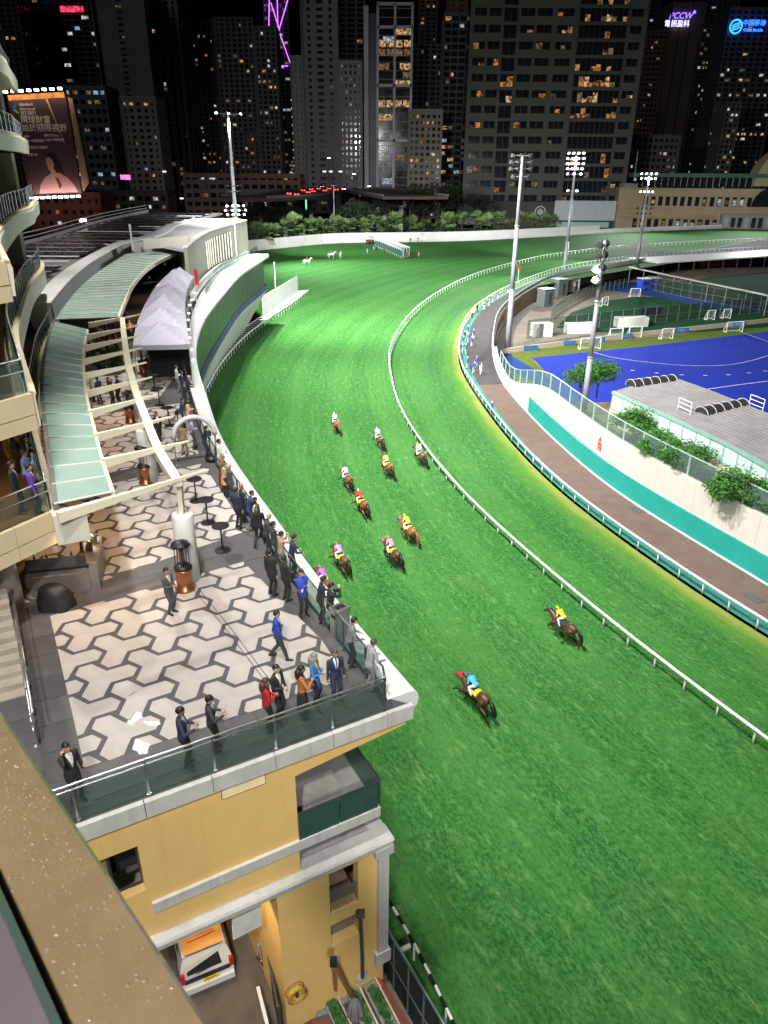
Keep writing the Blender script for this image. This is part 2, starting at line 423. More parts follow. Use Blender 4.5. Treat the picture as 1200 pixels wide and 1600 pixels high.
# ---------------- running rails: white tube on goose-neck posts
m_white = M('white_rail_plastic', (.78, .79, .78), .35, var=.06, scale=1.5)
m_teal_strip = M('green_kick_strip', (.03, .19, .15), .6, var=.25, scale=3)
pm = MB(); pm.tube([(.20, 0, 0), (.20, 0, .5), (.17, 0, .8), (.08, 0, .97), (0, 0, 1.04)], .06, 6)
POST = pm.mesh('post', m_white, True)
def running_rail(name, curve, spacing, label, mats, s0=0.0, s1=1e9, side=1):
    pts = [(p.x, p.y, 1.1) for p in curve]
    r = empty(name, (0, 0, 0), 0, label, 'rail', 'white running rails of the course')
    sub = []; s = 0
    for i in range(len(curve)):
        if i: s += (curve[i]-curve[i-1]).length
        if s0 <= s <= s1: sub.append(pts[i])
    mb = MB(); mb.tube(sub, .09, 8)
    mb.build('top_rail', mats, r, True)
    L_ = min(clen(curve), s1); d = max(s0, 1.0); k = 0
    while d < L_ and k < 300:
        p, t = at_len(curve, d); a = math.atan2(t.y, t.x) - pi/2
        inst('post', POST, r, (p.x, p.y, 0), (0, 0, a if side > 0 else a + pi)); d += spacing; k += 1
    return r
running_rail('running_rail', RAIL, 2.35, 'white running rail curving along the racing line with horses inside it', m_white)
running_rail('running_rail', INNER, 2.35, 'white inner rail with green strip beside the asphalt service road', m_white)
tag(strip('green_kick_strip', INNER, [.25, 1.35], .06, m_teal_strip), kind='structure')

# ---------------- service road
m_asph = M('asphalt', (.072, .066, .064), .85, spec=.15, var=.22, scale=.6, bump=.25, bscale=60, stain=.35, stain_col=(.04, .038, .037))
m_asph_red = M('brown_asphalt', (.15, .105, .09), .8, spec=.15, var=.15, scale=.7, bump=.2, bscale=60, stain=.2, stain_col=(.09, .065, .055))
def loft_strip(name, ca, cb, z, mat, k0=0.0, k1=1.0, n=160):
    la, lb = clen(ca), clen(cb); mb = MB(); vs = []
    for i in range(n+1):
        t = k0 + (k1-k0)*i/n; pa, _ = at_len(ca, la*t); pb, _ = nearest(cb, pa)
        vs += [(pa.x, pa.y, z), ((pa.x*.0+pb.x), pb.y, z)]
    return mb.add(vs, [(2*i, 2*i+1, 2*i+3, 2*i+2) for i in range(n)]).build(name, mat)
# split where the brown surfacing gives way to black (photo: y about 602)
INN2 = offset(INNER, 1.3)
split = P(770, 603, 0)
d_best = min(range(len(INN2)), key=lambda i: (INN2[i]-Vector((split.x, split.y))).length)
ra = loft_strip('service_road', INN2[:d_best+1], ROADIN, .03, m_asph_red, n=90); tag(ra, kind='structure')
rb = loft_strip('service_road', INN2[d_best:], ROADIN, .034, m_asph, n=200); tag(rb, kind='structure')
m_kerb = M('pale_kerb', (.62, .66, .62), .6, var=.1)
tag(MB().sweep(ROADIN, [(-.12, .0), (-.12, .15), (.1, .15), (.1, .0)]).build('road_kerb', m_kerb), kind='structure')
m_grate = M('grey_drain_cover', (.12, .12, .11), .7, .3, var=.2)
for i, (x, y) in enumerate([(993, 796), (1176, 933)]):
    p = P(x, y, .04); q, t = nearest(ROADIN, p)
    e = empty('drain_cover', (p.x, p.y, .036), math.atan2(t.y, t.x), ['grey drain cover in the brown road, further one', 'grey drain cover in the brown road, nearest one'][i], 'drain cover', 'drain covers in the road')
    b = MB(); b.box((0, 0, .01), (1.5, .9, .02)); b.build('frame', m_grate, e)
    for k in range(6): MB().box((-.6+.24*k, 0, .026), (.12, .8, .012)).build('slat', m_grate, e)
# ================================================================== terrace wing of the grandstand
TZ = 13.5                                   # terrace level
COP_PX = [(612,1030),(572,983),(531,937),(490,890),(450,830),(420,790),(390,750),(360,705),(340,667),(325,620),(311,580),(306,555),(307,530),(317,500),(330,480),(350,455),(375,427),(400,410),(420,397)]
tip = Vector((1.02, 16.86))
COP = crv([tip] + [P(x, y, TZ) for x, y in COP_PX], .5, 40)       # outer edge of the coping, running away from the camera
E0, E1 = Vector((-6.82, 12.04)), Vector((.75, 16.23))             # front edge of the terrace
FD = (E1 - E0).normalized(); FN = Vector((FD.y, -FD.x))           # along the front edge / towards the camera
E00 = E0 - FD*3.2
m_cop = M('coping_stone', (.62, .61, .6), .55, var=.1, scale=1.2, bump=.1, stain=.25, stain_col=(.38, .37, .36))
m_cop_white = M('white_coping_nose', (.62, .62, .63), .45, var=.08, scale=.8, stain=.15, stain_col=(.5, .5, .5))
m_yel = M('ochre_render', (.68, .455, .165), .85, var=.05, scale=.9, bump=.2, bscale=14, stain=.15, stain_col=(.56, .36, .13), streak=.2, streak_col=(.42, .28, .11), spec=.25)
m_fascia = M('pale_stone_trim', (.47, .465, .45), .7, var=.1, scale=2, bump=.2, stain=.35, stain_col=(.3, .3, .3), streak=.4, streak_col=(.24, .23, .21))
m_slab = M('dark_paving_slab', (.08, .077, .079), .55, spec=.35, var=.16, scale=1.1, bump=.08, bscale=15, rnd=.13)
m_grout = M('dark_joint', (.075, .073, .076), .65, spec=.25, var=.15, scale=1.5, bump=.08)
def paver_mat():
    m = M('pale_paver', (.385, .352, .325), .68, spec=.3, var=.12, scale=1.6, bump=.12, bscale=40, rnd=.07, stain=.25, stain_col=(.36, .32, .3))
    return m
m_pav = paver_mat()
m_steel = M('brushed_steel', (.55, .55, .56), .3, .9, var=.08)
m_steel_d = M('dark_steel', (.09, .095, .1), .4, .6, var=.15)
m_railglass = glass('balustrade_glass', (.24, .30, .285), .10)
m_greenglass = glass('green_wind_glass', (.03, .05, .03), .7, .35)

wing = empty('grandstand_wing', (E1.x, E1.y, 0), 0, 'ochre terrace wing with curved white coping overlooking the turf', 'building')
def part(mb, name, mats, smooth=False, par=None):
    """world-built mesh parented to the wing (keeps its place)"""
    o = mb.build(name, mats, None, smooth); par = par or wing
    o.parent = par
    base = Vector((E1.x, E1.y, 0)); o.matrix_parent_inverse = Matrix.Translation(-base)
    return o
INNERCOP = offset(COP, -1.05)              # left of travel = onto the terrace
def left_edge(n=60):                       # inner limit of the terrace deck, under the stand
    return [Vector((-16.5, 12)), Vector((-20, 22)), Vector((-27, 36)), Vector((-34, 55)), Vector((-42, 90)), Vector((-44, 132))]
# deck slab (dark joint colour shows between the pavers)
deck = [E00, E1] + [Vector(p) for p in offset(COP, -.9)] + list(reversed(left_edge()))
floor = part(MB().prism([(p.x, p.y) for p in deck], TZ-.45, TZ), 'terrace_floor', m_grout)
floor.data.materials[0] = m_grout

# ---- pale Y pavers on a triangular lattice; dark slab bands between the fields
def ypoly(c, d=1.5, g=.08):
    w = .605; L_ = .995; r = w/math.sqrt(3); p = .19; out = []
    for k in range(3):
        a = RAD(30 + 120*k); ax = Vector((cos(a), sin(a))); ay = Vector((-sin(a), cos(a)))
        out += [c + ax*(L_-p) - ay*(w/2), c + ax*L_, c + ax*(L_-p) + ay*(w/2)]
        b = a + RAD(60); out.append(c + Vector((cos(b), sin(b)))*r)
    return out
bord = crv([P(542,1047,TZ), P(522,1018,TZ), P(481,971,TZ), P(405,857,TZ), P(365,795,TZ), P(332,747,TZ), P(306,690,TZ), P(290,640,TZ), P(270,590,TZ)], .6, 6)
fb0, fb1 = Vector((-7.35, 13.75)), Vector((-.75, 17.45))
lft = Vector((-10.99, 20.48))
bands = [(lft, Vector((-4.93, 25.07))), (Vector((-10.6, 22.25)), Vector((-4.78, 27.42)))]
def onbord(y):
    return min(bord, key=lambda p: abs(p.y - y))
r1a = onbord(25.6)
zone_list = []
R1 = [fb0, fb1, Vector((onbord(19.2).x, 19.2)), Vector((onbord(21.5).x, 21.5)), onbord(24.9), lft]
q2 = [P(130,921,TZ), P(410,858,TZ), P(365,795,TZ), P(334,752,TZ), P(150,792,TZ)]
R2 = [Vector((-13.2, 20.6)), Vector((-10.55, 22.3)), onbord(26.8), onbord(30.5), Vector((onbord(34.3).x, 34.3)), Vector((-18.5, 27.5))]
R3 = [Vector((-18.9, 28.9)), Vector((onbord(35.8).x, 35.8)), Vector((onbord(40).x, 40)), Vector((onbord(44.6).x, 44.6)), Vector((-23, 38.5))]
R4 = [Vector((-23.5, 40)), Vector((onbord(46.3).x, 46.3)), Vector((onbord(52).x, 52)), Vector((onbord(58).x-.4, 58)), Vector((-28, 53))]
def to2(p): return Vector((p[0], p[1]))
for R_ in (R1, R2, R3, R4):
    R_ = [to2(p) for p in R_]
    a = sum(R_[i-1].x*R_[i].y - R_[i].x*R_[i-1].y for i in range(len(R_)))
    zone_list.append(R_ if a > 0 else R_[::-1])
c0 = Vector((-9.43, 19.5)); va, vb = Vector((1.5*cos(RAD(30)), -.75)), Vector((0, 1.5))
full = None; npav = 0
visible_left = lambda p: True
full_mesh = None
def paver_mesh(poly, c):
    mb = MB(); mb.prism([(p.x-c.x, p.y-c.y) for p in poly], 0, .012)
    return mb.mesh('paving_stone', m_pav)
for zi, Z in enumerate(zone_list):
    n_z = 0
    for i in range(-14, 22):
        for j in range(-22, 40):
            c = c0 + va*i + vb*j
            if c.x < -19.5 - (c.y-30)*.3 and c.y > 20: continue
            if not (10 < c.y < 60 and -30 < c.x < 3): continue
            poly = ypoly(c); cl = clip_poly(poly, Z)
            if len(cl) < 3: continue
            ar = abs(sum(cl[k-1].x*cl[k].y - cl[k].x*cl[k-1].y for k in range(len(cl))))/2
            if ar < .05: continue
            if ar > 1.43:
                if full_mesh is None: full_mesh = paver_mesh(poly, c)
                me = full_mesh
            else: me = paver_mesh(cl, c)
            o = inst('paving_stone', me, floor, (c.x, c.y, TZ + .002 + random.uniform(-.002, .004))); npav += 1
# ---- dark slabs of the borders and bands, laid with open joints
def slabs(a, b, width_dir, width, nrow, length):
    """rows of slabs between a and b; width_dir is the side they extend to"""
    d = (b-a); L_ = d.length; d.normalize(); k = max(1, round(L_/length))
    for r in range(nrow):
        for i in range(k):
            x0 = L_*i/k; x1 = L_*(i+1)/k
            if r % 2: x0, x1 = max(0, x0 - L_/k/2), x1 - L_/k/2
            y0 = width*r/nrow; y1 = width*(r+1)/nrow; g = .012
            pts = [a + d*(x0+g) + width_dir*(y0+g), a + d*(x1-g) + width_dir*(y0+g), a + d*(x1-g) + width_dir*(y1-g), a + d*(x0+g) + width_dir*(y1-g)]
            c = sum(pts, Vector((0, 0)))/4
            mb = MB(); mb.prism([(p.x-c.x, p.y-c.y) for p in pts], 0, .010)
            inst('paving_slab', mb.mesh('paving_slab', m_slab), floor, (c.x, c.y, TZ+.002+random.uniform(-.001, .002)))
dl = (lft - fb0).normalized(); nl = Vector((-dl.y, dl.x))
slabs(fb0 - dl*1.3, lft + dl*.0, nl, 1.75, 2, 1.15)                                   # along the stairs
slabs(fb0 - FD*.2 + FN*.03, fb1 + FD*.2 + FN*.03, FN, 1.15, 1, 1.1)                                 # along the front balustrade
db = (to2(onbord(24.9)) - lft).normalized(); nb = Vector((-db.y, db.x))
slabs(lft + db*.05, lft + db*7.6, nb, 1.72, 2, 1.2)
for (a, b) in ((R2[-1], R2[-2]), (R3[-1], R3[-2])):
    a, b = to2(a), to2(b); d = (b-a).normalized(); slabs(a + d*5, b, Vector((-d.y, d.x)), 1.35, 2, 1.2)
for part_ in (bord[:60],):
    for k in range(0, len(part_)-2, 2):
        a, b = part_[k], part_[k+2]; d = (b-a).normalized(); slabs(a, b, Vector((d.y, -d.x)), 1.15, 1, 1.2)
# two cables taped across the pavers
for k in (0, 1):
    mb = MB(); a, b = P(300-k*9, 908, TZ), P(432-k*8, 1078, TZ)
    mb.tube([(a.x, a.y, TZ+.03), ((a.x+b.x)/2+.05, (a.y+b.y)/2, TZ+.03), (b.x, b.y, TZ+.03)], .012, 6)
    o = mb.build('floor_cable', M('black_rubber', (.07, .068, .066), .6, var=.2)); tag(o, ['black cable laid over the pavers from the pillar, right of the pair', 'black cable laid over the pavers from the pillar, left of the pair'][k], 'cable', 'cables across the terrace')

# ---- coping: paved ledge with a rounded white nose
nose = [(-.98, TZ-.02), (-.98, TZ+.02), (-.30, TZ+.03), (-.12, TZ+.0), (-.02, TZ-.12), (.02, TZ-.30), (-.03, TZ-.50), (-.16, TZ-.63), (-.40, TZ-.68), (-.98, TZ-.68)]
cp = part(MB().sweep(COP, nose), 'coping', m_cop_white, True)
for p_ in cp.data.polygons: p_.use_smooth = len(p_.vertices) == 4
Lc = clen(COP)
d = .1
while d < 125:                                                    # coping stones lying on the ledge
    step = .85; a, ta = at_len(COP, d); b, tb = at_len(COP, d+step-.02)
    na, nb_ = Vector((ta.y, -ta.x)), Vector((tb.y, -tb.x))
    c = (a+b)/2 - na*.62
    mb = MB(); mb.prism([tuple(q - c) for q in (a - na*.95, a - na*.32, b - nb_*.32, b - nb_*.95)], 0, .022)
    o = inst('coping_stone', mb.mesh('coping_stone', m_cop), cp, (c.x-E1.x, c.y-E1.y, TZ+.02)); o.location = (c.x, c.y, TZ+.02); d += step
# ---- fascia stones along the front edge
kx = 0; s = -.25; total = (E1-E00).length
while s < total - .3:
    Ls = 1.62; a = E00 + FD*s; b = E00 + FD*min(s+Ls-.02, total+.05)
    mb = MB(); mb.slab([(a.x, a.y, TZ+.05), (b.x, b.y, TZ+.05), (b.x, b.y, TZ-.42), (a.x, a.y, TZ-.42)], Vector((FN.x, FN.y, 0))*.14)
    part(mb, 'fascia_stone', m_fascia); s += Ls

# ---- the rendered wall below, in wall coordinates (photo pixel on the wall plane)
def WP(px, py, out=0.0):
    r = ray(px, py); o_ = Vector((E1.x + FN.x*out, E1.y + FN.y*out, 0)); n3 = Vector((FN.x, FN.y, 0))
    t = (o_ - Vector((0, 0, CAM_H))).dot(n3) / r.dot(n3)
    return Vector((0, 0, CAM_H)) + r*t
n3 = Vector((FN.x, FN.y, 0))
def wallpoly(name, px, thick, mat, out=0.0, par=None):
    mb = MB(); mb.slab([WP(x, y, out) for x, y in px], -n3*thick); return part(mb, name, mat, False, par)
def WS(s, z, out=0.0):                     # along the wall from E1 (s is negative leftwards), height, proud
    p = E1 + FD*s + FN*out; return Vector((p.x, p.y, z))
def wallbox(name, s0, s1, z0, z1, thick, mat, out=0.0, par=None):
    mb = MB(); mb.slab([WS(s0, z0, out), WS(s1, z0, out), WS(s1, z1, out), WS(s0, z1, out)], -n3*thick); return part(mb, name, mat, False, par)
def sz(px, py, out=0.0):
    w = WP(px, py, out); d_ = Vector((w.x, w.y)) - E1; return d_.dot(FD), w.z
sw0, zw0 = sz(161, 1405); sw1, zw1 = sz(222, 1322)
sb, zb = sz(461, 1213); _, zbb = sz(463, 1314)
zband = sz(450, 1330)[1]
zc_t = sz(430, 1365)[1]; zc_b = sz(430, 1400)[1]
win_z0, win_z1 = sz(225, 1392)[1], sz(215, 1322)[1]
win_s0, win_s1 = sz(150, 1410)[0], sz(224, 1370)[0]
GB = 2.0                                   # yard level
zu0 = zc_b + .1
# upper storey wall with a window opening
s_l = -13.0
wallbox('wall', s_l, win_s0, zu0, TZ-.42, .35, m_yel)
wallbox('wall', win_s0, win_s1, win_z1, TZ-.42, .35, m_yel)
wallbox('wall', win_s0, win_s1, zu0, win_z0, .35, m_yel)
wallbox('wall', win_s1, sb, zu0, TZ-.42, .35, m_yel)
# raking haunch that carries the cantilevered corner
mb = MB(); mb.slab([WS(sb, TZ-.42), WS(-.12, TZ-.42), WS(-.12, TZ-.66), WS(sb, sz(461, 1213)[1])], -n3*.35); part(mb, 'haunch', m_yel)
m_void = M('unlit_interior', (.012, .012, .013), .9, var=.2)
mb = MB(); mb.slab([WS(win_s0, win_z0, -.9), WS(win_s1, win_z0, -.9), WS(win_s1, win_z1, -.9), WS(win_s0, win_z1, -.9)], -n3*.05)
win = part(mb, 'window', m_void)
mb = MB(); mb.slab([WS(win_s0-.3, win_z0, -.3), WS(win_s0+.42, win_z0, -.3), WS(win_s0+.42, win_z1, -.3), WS(win_s0-.3, win_z1, -.3)], -n3*.04); o = part(mb, 'sash', M('amber_pane', (.22, .15, .06), .25, var=.3)); 
mb = MB()
for a_, b_ in (((win_s0, win_z0), (win_s1, win_z0)), ((win_s1, win_z0), (win_s1, win_z1)), ((win_s0, win_z1), (win_s1, win_z1)), ((win_s0+.45, win_z0), (win_s0+.45, win_z1))):
    mb.bar(WS(a_[0], a_[1], -.28), WS(b_[0], b_[1], -.28), .07)
part(mb, 'window_frame', m_steel_d)
# louvred vent
vz0, vz1 = sz(344, 1249)[1], sz(415, 1205)[1]; vs0, vs1 = sz(344, 1230)[0], sz(415, 1215)[0]
vh = .34; vzc = sz(380, 1228)[1]
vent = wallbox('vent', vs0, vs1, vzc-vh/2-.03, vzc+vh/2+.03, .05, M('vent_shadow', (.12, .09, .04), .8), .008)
for k in range(6):
    mb = MB(); z_ = vzc - vh/2 + vh*(k+.5)/6; mb.slab([WS(vs0+.02, z_-.012, .03), WS(vs1-.02, z_-.012, .03), WS(vs1-.02, z_+.018, .012), WS(vs0+.02, z_+.018, .012)], -n3*.015)
    part(mb, 'slat', M('vent_louvre', (.62, .5, .3), .6))
# string course and cornice
s_c0 = sz(240, 1425)[0]; s_end = sz(592, 1262)[0]
zs_m = sz(420, 1338)[1]
wallbox('string_course', s_c0, s_end, zs_m-.17, zs_m+.17, .5, m_fascia, .10)
zc = sz(430, 1385)[1]
mb = MB(); prof = [(-.3, zc+.22), (.30, zc+.22), (.34, zc+.14), (.27, zc+.10), (.27, zc-.02), (.16, zc-.10), (.16, zc-.24), (-.3, zc-.24)]
a, b = WS(s_l, 0), WS(s_end+.35, 0)
ring = lambda p: [(p.x + FN.x*o_, p.y + FN.y*o_, z_) for o_, z_ in prof]
n_ = len(prof); A_, B_ = ring(a), ring(b)
mb.add(A_ + B_, [tuple(range(n_)), tuple(range(2*n_-1, n_-1, -1))] + [(i, (i+1) % n_, n_+(i+1) % n_, n_+i) for i in range(n_)])
part(mb, 'cornice', m_fascia)
# cornice return on the track side
RD = -FN                                   # into the building
mb = MB(); mb.slab([WS(s_end+.33, zc+.20, -.32), WS(s_end+.33, zc-.20, -.32), WS(s_end+.33, zc-.20, -9), WS(s_end+.33, zc+.20, -9)], Vector((FD.x, FD.y, 0))*-.5); part(mb, 'cornice_return', m_fascia)
# wall of the corner balcony, floor, steps, glass
zfl = zbb - .05
wallbox('balcony_upstand', sb, s_end, zs_m+.17, zbb+.05, .25, m_yel, .0)
mb = MB(); mb.slab([WS(sb-.2, zfl, -.2), WS(s_end, zfl, -.2), WS(s_end, zfl, -7), WS(sb-.2, zfl, -7)], (0, 0, -.3)); part(mb, 'balcony_floor', M('grey_concrete', (.3, .29, .28), .8, var=.2, bump=.2, stain=.4))
for k in range(5):
    mb = MB(); mb.slab([WS(sb, zfl+.02, -1.0-.55*k), WS(s_end-.75, zfl+.02, -1.0-.55*k), WS(s_end-.75, zfl+.02, -1.55-.55*k), WS(sb, zfl+.02, -1.55-.55*k)], (0, 0, .24*(k+1))); part(mb, 'step', MATS['grey_concrete'])
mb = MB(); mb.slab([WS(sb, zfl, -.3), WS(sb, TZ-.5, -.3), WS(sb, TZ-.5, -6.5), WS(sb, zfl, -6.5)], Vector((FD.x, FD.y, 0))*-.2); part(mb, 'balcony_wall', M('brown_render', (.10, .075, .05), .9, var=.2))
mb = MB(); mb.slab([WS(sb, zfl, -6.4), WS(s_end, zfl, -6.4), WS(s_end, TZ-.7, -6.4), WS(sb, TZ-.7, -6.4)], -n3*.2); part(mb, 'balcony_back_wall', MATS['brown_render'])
m_bgl = M('dark_green_glass', (.03, .066, .055), .12, var=.1, spec=.6)
zg1 = sz(463, 1272)[1]
for k in range(2):
    a_ = sb + (s_end-.02-sb)*k/2; b_ = sb + (s_end-.02-sb)*(k+1)/2 - .03
    wallbox('glass_panel', a_, b_, zbb+.02, zg1, .03, m_bgl, .06)
for k in range(3):
    mb = MB(); mb.slab([WS(s_end, zbb+.02, .05-2.1*k), WS(s_end, zbb+.02, -2.02-2.1*k), WS(s_end, zg1, -2.02-2.1*k), WS(s_end, zg1, .05-2.1*k)], Vector((FD.x, FD.y, 0))*.03); part(mb, 'glass_panel', glass('side_glass', (.06, .14, .12), .7))
mb = MB(); mb.bar(WS(sb, zg1+.02, .045), WS(s_end+.02, zg1+.02, .045), .05); mb.bar(WS(s_end+.02, zg1+.02, .045), WS(s_end+.02, zg1+.02, -6.2), .05); part(mb, 'glass_channel', m_steel_d)
# ---- ground storey
zt = zc - .24
s_bay1 = sz(434, 1420)[0]; s_p1 = sz(515, 1400)[0]; s_w1 = sz(560, 1380)[0]; s_r = sz(583, 1380)[0]
wallbox('wall', s_bay1, s_p1, GB, zt, .35, m_yel)
wallbox('wall', s_w1, s_r+.15, GB, zt, .35, m_yel)
za0, za1 = sz(537, 1420)[1], sz(537, 1356)[1]; zb0_, zb1_ = sz(537, 1470)[1], sz(537, 1437)[1]
wallbox('wall', s_p1, s_w1, za1, zt, .35, m_yel)
wallbox('wall', s_p1, s_w1, zb1_, za0, .35, m_yel)
wallbox('wall', s_p1, s_w1, GB, zb0_, .35, m_yel)
mb = MB(); mb.slab([WS(s_bay1, GB, -.35), WS(s_bay1, zt, -.35), WS(s_bay1, zt, -7), WS(s_bay1, GB, -7)], Vector((FD.x, FD.y, 0))*.3); part(mb, 'bay_side_wall', m_yel)
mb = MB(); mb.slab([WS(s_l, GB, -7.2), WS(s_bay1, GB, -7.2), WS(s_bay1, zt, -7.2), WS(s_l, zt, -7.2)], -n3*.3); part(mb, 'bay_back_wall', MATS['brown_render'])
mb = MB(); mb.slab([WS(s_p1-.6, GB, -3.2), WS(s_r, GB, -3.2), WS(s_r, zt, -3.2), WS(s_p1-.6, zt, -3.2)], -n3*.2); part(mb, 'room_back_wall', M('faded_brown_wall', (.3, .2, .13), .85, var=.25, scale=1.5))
for zz in (za0-.14, zb0_-.14):
    mb = MB(); mb.slab([WS(s_p1, zz, -.36), WS(s_w1+.1, zz, -.36), WS(s_w1+.1, zz, -3.2), WS(s_p1, zz, -3.2)], (0, 0, .12)); part(mb, 'room_floor', M('worn_brown_floor', (.25, .175, .13), .8, var=.3, scale=2))
mb = MB(); mb.slab([WS(s_l, zt+.1, -.36), WS(s_end, zt+.1, -.36), WS(s_end, zt+.1, -8), WS(s_l, zt+.1, -8)], (0, 0, .3)); part(mb, 'storey_slab', MATS['grey_concrete'])
# mesh guard in the upper opening
g0 = za0+.02; gh = (za1-za0)*.42
mb = MB(); mb.bar(WS(s_p1, g0+gh, -.1), WS(s_w1, g0+gh, -.1), .05)
for k in range(13):
    s_ = s_p1 + (s_w1-s_p1)*k/12; mb.bar(WS(s_, g0, -.1), WS(s_, g0+gh, -.1), .012)
for k in range(8):
    mb.bar(WS(s_p1, g0+gh*k/8, -.1), WS(s_w1, g0+gh*k/8, -.1), .01)
part(mb, 'mesh_guard', M('grey_metal', (.22, .22, .22), .5, .5))
# white corner column and its base
cs = sz(592, 1380)[0]+.1
mb = MB()
for z0_, z1_, w_ in ((3.6, zt-.15, .36), (zt-.32, zt, .62), (3.2, 3.75, .56)):
    mb.slab([WS(cs-w_/2, z0_, .05+w_/4), WS(cs+w_/2, z0_, .05+w_/4), WS(cs+w_/2, z1_, .05+w_/4), WS(cs-w_/2, z1_, .05+w_/4)], -n3*w_)
part(mb, 'column', m_fascia)
mb = MB(); mb.slab([WS(s_r+.15, GB-2, -.05), WS(cs+.1, GB-2, -.05), WS(cs+.1, zt, -.05), WS(s_r+.15, zt, -.05)], -n3*8); part(mb, 'corner_pier', m_yel)
# white roller panel in the bay
wallpoly('shutter_panel', [(362, 1428), (408, 1405), (409, 1446), (365, 1469)], .06, M('white_panel', (.6, .6, .58), .5), -.35)
# ---- terrace balustrade: glass panels, patch fittings, double handrail
def balustrade(curve, name, label, zb_, zt_, pl, skip_end=0.0, post=True, mat=None, steel=None, rails=(1.1,), grp=None, thick=.016):
    e = empty(name, (curve[0].x, curve[0].y, zb_), 0, label, 'balustrade', grp)
    steel = steel or m_steel; Lb = clen(curve) - skip_end; k = max(1, round(Lb/pl)); o0 = Vector((curve[0].x, curve[0].y, zb_))
    for i in range(k):
        a, ta = at_len(curve, Lb*i/k + .02); b, tb = at_len(curve, Lb*(i+1)/k - .02)
        n_ = Vector((ta.y, -ta.x, 0))
        mb = MB(); mb.slab([Vector((a.x, a.y, .06)), Vector((b.x, b.y, .06)), Vector((b.x, b.y, zt_-zb_)), Vector((a.x, a.y, zt_-zb_))], n_*thick)
        for q in range(len(mb.v)): mb.v[q] = (mb.v[q][0]-o0.x, mb.v[q][1]-o0.y, mb.v[q][2])
        mb.build('glass_panel', mat or m_railglass, e)
        if post:
            mb = MB(); mb.bar((a.x-o0.x, a.y-o0.y, 0), (a.x-o0.x, a.y-o0.y, zt_-zb_+.05), .035, .06); mb.box((a.x-o0.x, a.y-o0.y, .05), (.09, .09, .08)); mb.build('post', steel, e)
    for h in rails:
        mb = MB(); mb.tube([(p.x-o0.x, p.y-o0.y, h) for p in curve if True], .032, 6); mb.build('handrail', steel, e, True)
    return e
front = crv([E00 + FN*-.08, E1 - FD*.75 - FN*.08], .6)
balustrade(front, 'glass_balustrade', 'glass balustrade with double steel handrail along the terrace front edge', TZ+.0, TZ+1.05, 1.6, rails=(1.12, .98))
side = [p for p in offset(COP, -1.12) if p.y < 62]
corner = front[-1]
side = [p for p in side if (p - corner).length > .3 and p.y > corner.y + .1]
side = crv([corner] + side[::3], .5)
balustrade(side, 'glass_balustrade', 'glass balustrade with handrail following the curved coping above the turf', TZ, TZ+1.05, 1.5, rails=(1.12,), steel=M('dark_handrail', (.11, .11, .115), .35, .7))
# ---- curved lower facade: tinted wind glass, blue band, grey wall
LW = crv([P(x, y, 0) for x, y in [(312,630),(320,610),(340,570),(370,530),(410,495),(440,478)]], 1.0, 20)
UW = [p for p in offset(COP, -.75) if p.y > 30]
def ruled(ca, za, cb, zb_, n, name, mat, t0=0., t1=1.):
    mb = MB(); vs = []
    la, lb = clen(ca), clen(cb)
    for i in range(n+1):
        t = t0 + (t1-t0)*i/n; a, _ = at_len(ca, la*t); b, _ = at_len(cb, lb*t); vs += [(a.x, a.y, za), (b.x, b.y, zb_)]
    mb.add(vs, [(2*i, 2*i+1, 2*i+3, 2*i+2) for i in range(n)]); return part(mb, name, mat)
TOPC = [p for p in offset(COP, -.85) if p.y < 131.5]
lwy = [(40, -18.2), (60, -20.6), (75, -22.4), (89, -23.6), (95, -24.0), (109, -25.0), (127, -25.4), (148, -24.3)]
def xbot(y):
    for (a, xa), (b, xb) in zip(lwy, lwy[1:]):
        if a <= y <= b: return xa + (xb-xa)*(y-a)/(b-a)
    return lwy[-1][1]
FAC = [p for p in TOPC if p.y > 42]
def fpt(p, z):                               # facade leans in towards its foot
    t = max(0, 7.8 - z)/7.8; xb = min(xbot(p.y), p.x - .6); return Vector((p.x + .25 + (xb-p.x-.25)*t, p.y + 1.2*t, z))
ZG0, ZG1, ZB = 8.7, 12.85, 7.8
st_ = 6
for i in range(0, len(FAC)-st_, st_):
    a, b = FAC[i], FAC[i+st_]; g = (b-a).normalized()*.04
    a2, b2 = a + g, b - g
    part(MB().slab([fpt(a2, ZG0), fpt(b2, ZG0), fpt(b2, ZG1), fpt(a2, ZG1)], (-.05, .02, 0)), 'glass_panel', m_greenglass)
def facade_band(z0, z1, off, name, mat):
    mb = MB(); vs = []
    for p in FAC[::2]:
        q0, q1 = fpt(p, z0), fpt(p, z1); vs += [q0 + Vector((off, 0, 0)), q1 + Vector((off, 0, 0)), q1 + Vector((-.5, 0, 0)), q0 + Vector((-.5, 0, 0))]
    n = len(vs)//4; mb.add(vs, [(4*i+j, 4*(i+1)+j, 4*(i+1)+(j+1) % 4, 4*i+(j+1) % 4) for i in range(n-1) for j in range(4)] + [(0, 1, 2, 3), (4*n-1, 4*n-2, 4*n-3, 4*n-4)]); part(mb, name, mat)
m_gwall = M('grey_pebble_wall', (.42, .42, .41), .9, var=.1, scale=.5, bump=.15, stain=.3, stain_col=(.22, .23, .2))
facade_band(ZB, ZG0, .06, 'blue_band', M('blue_band_paint', (.03, .045, .17), .7, spec=.15, var=.1))
facade_band(ZB-.14, ZB, .14, 'band_trim', m_cop)
facade_band(-.2, ZB-.14, .0, 'lower_wall', m_gwall)
mb = MB(); vs = []
for p in FAC[::2]: q = fpt(p, ZG0); vs += [(p.x-5, p.y+1, ZG0), (p.x-5, p.y+1, TZ-.5), (q.x-.1, q.y, ZG0)]
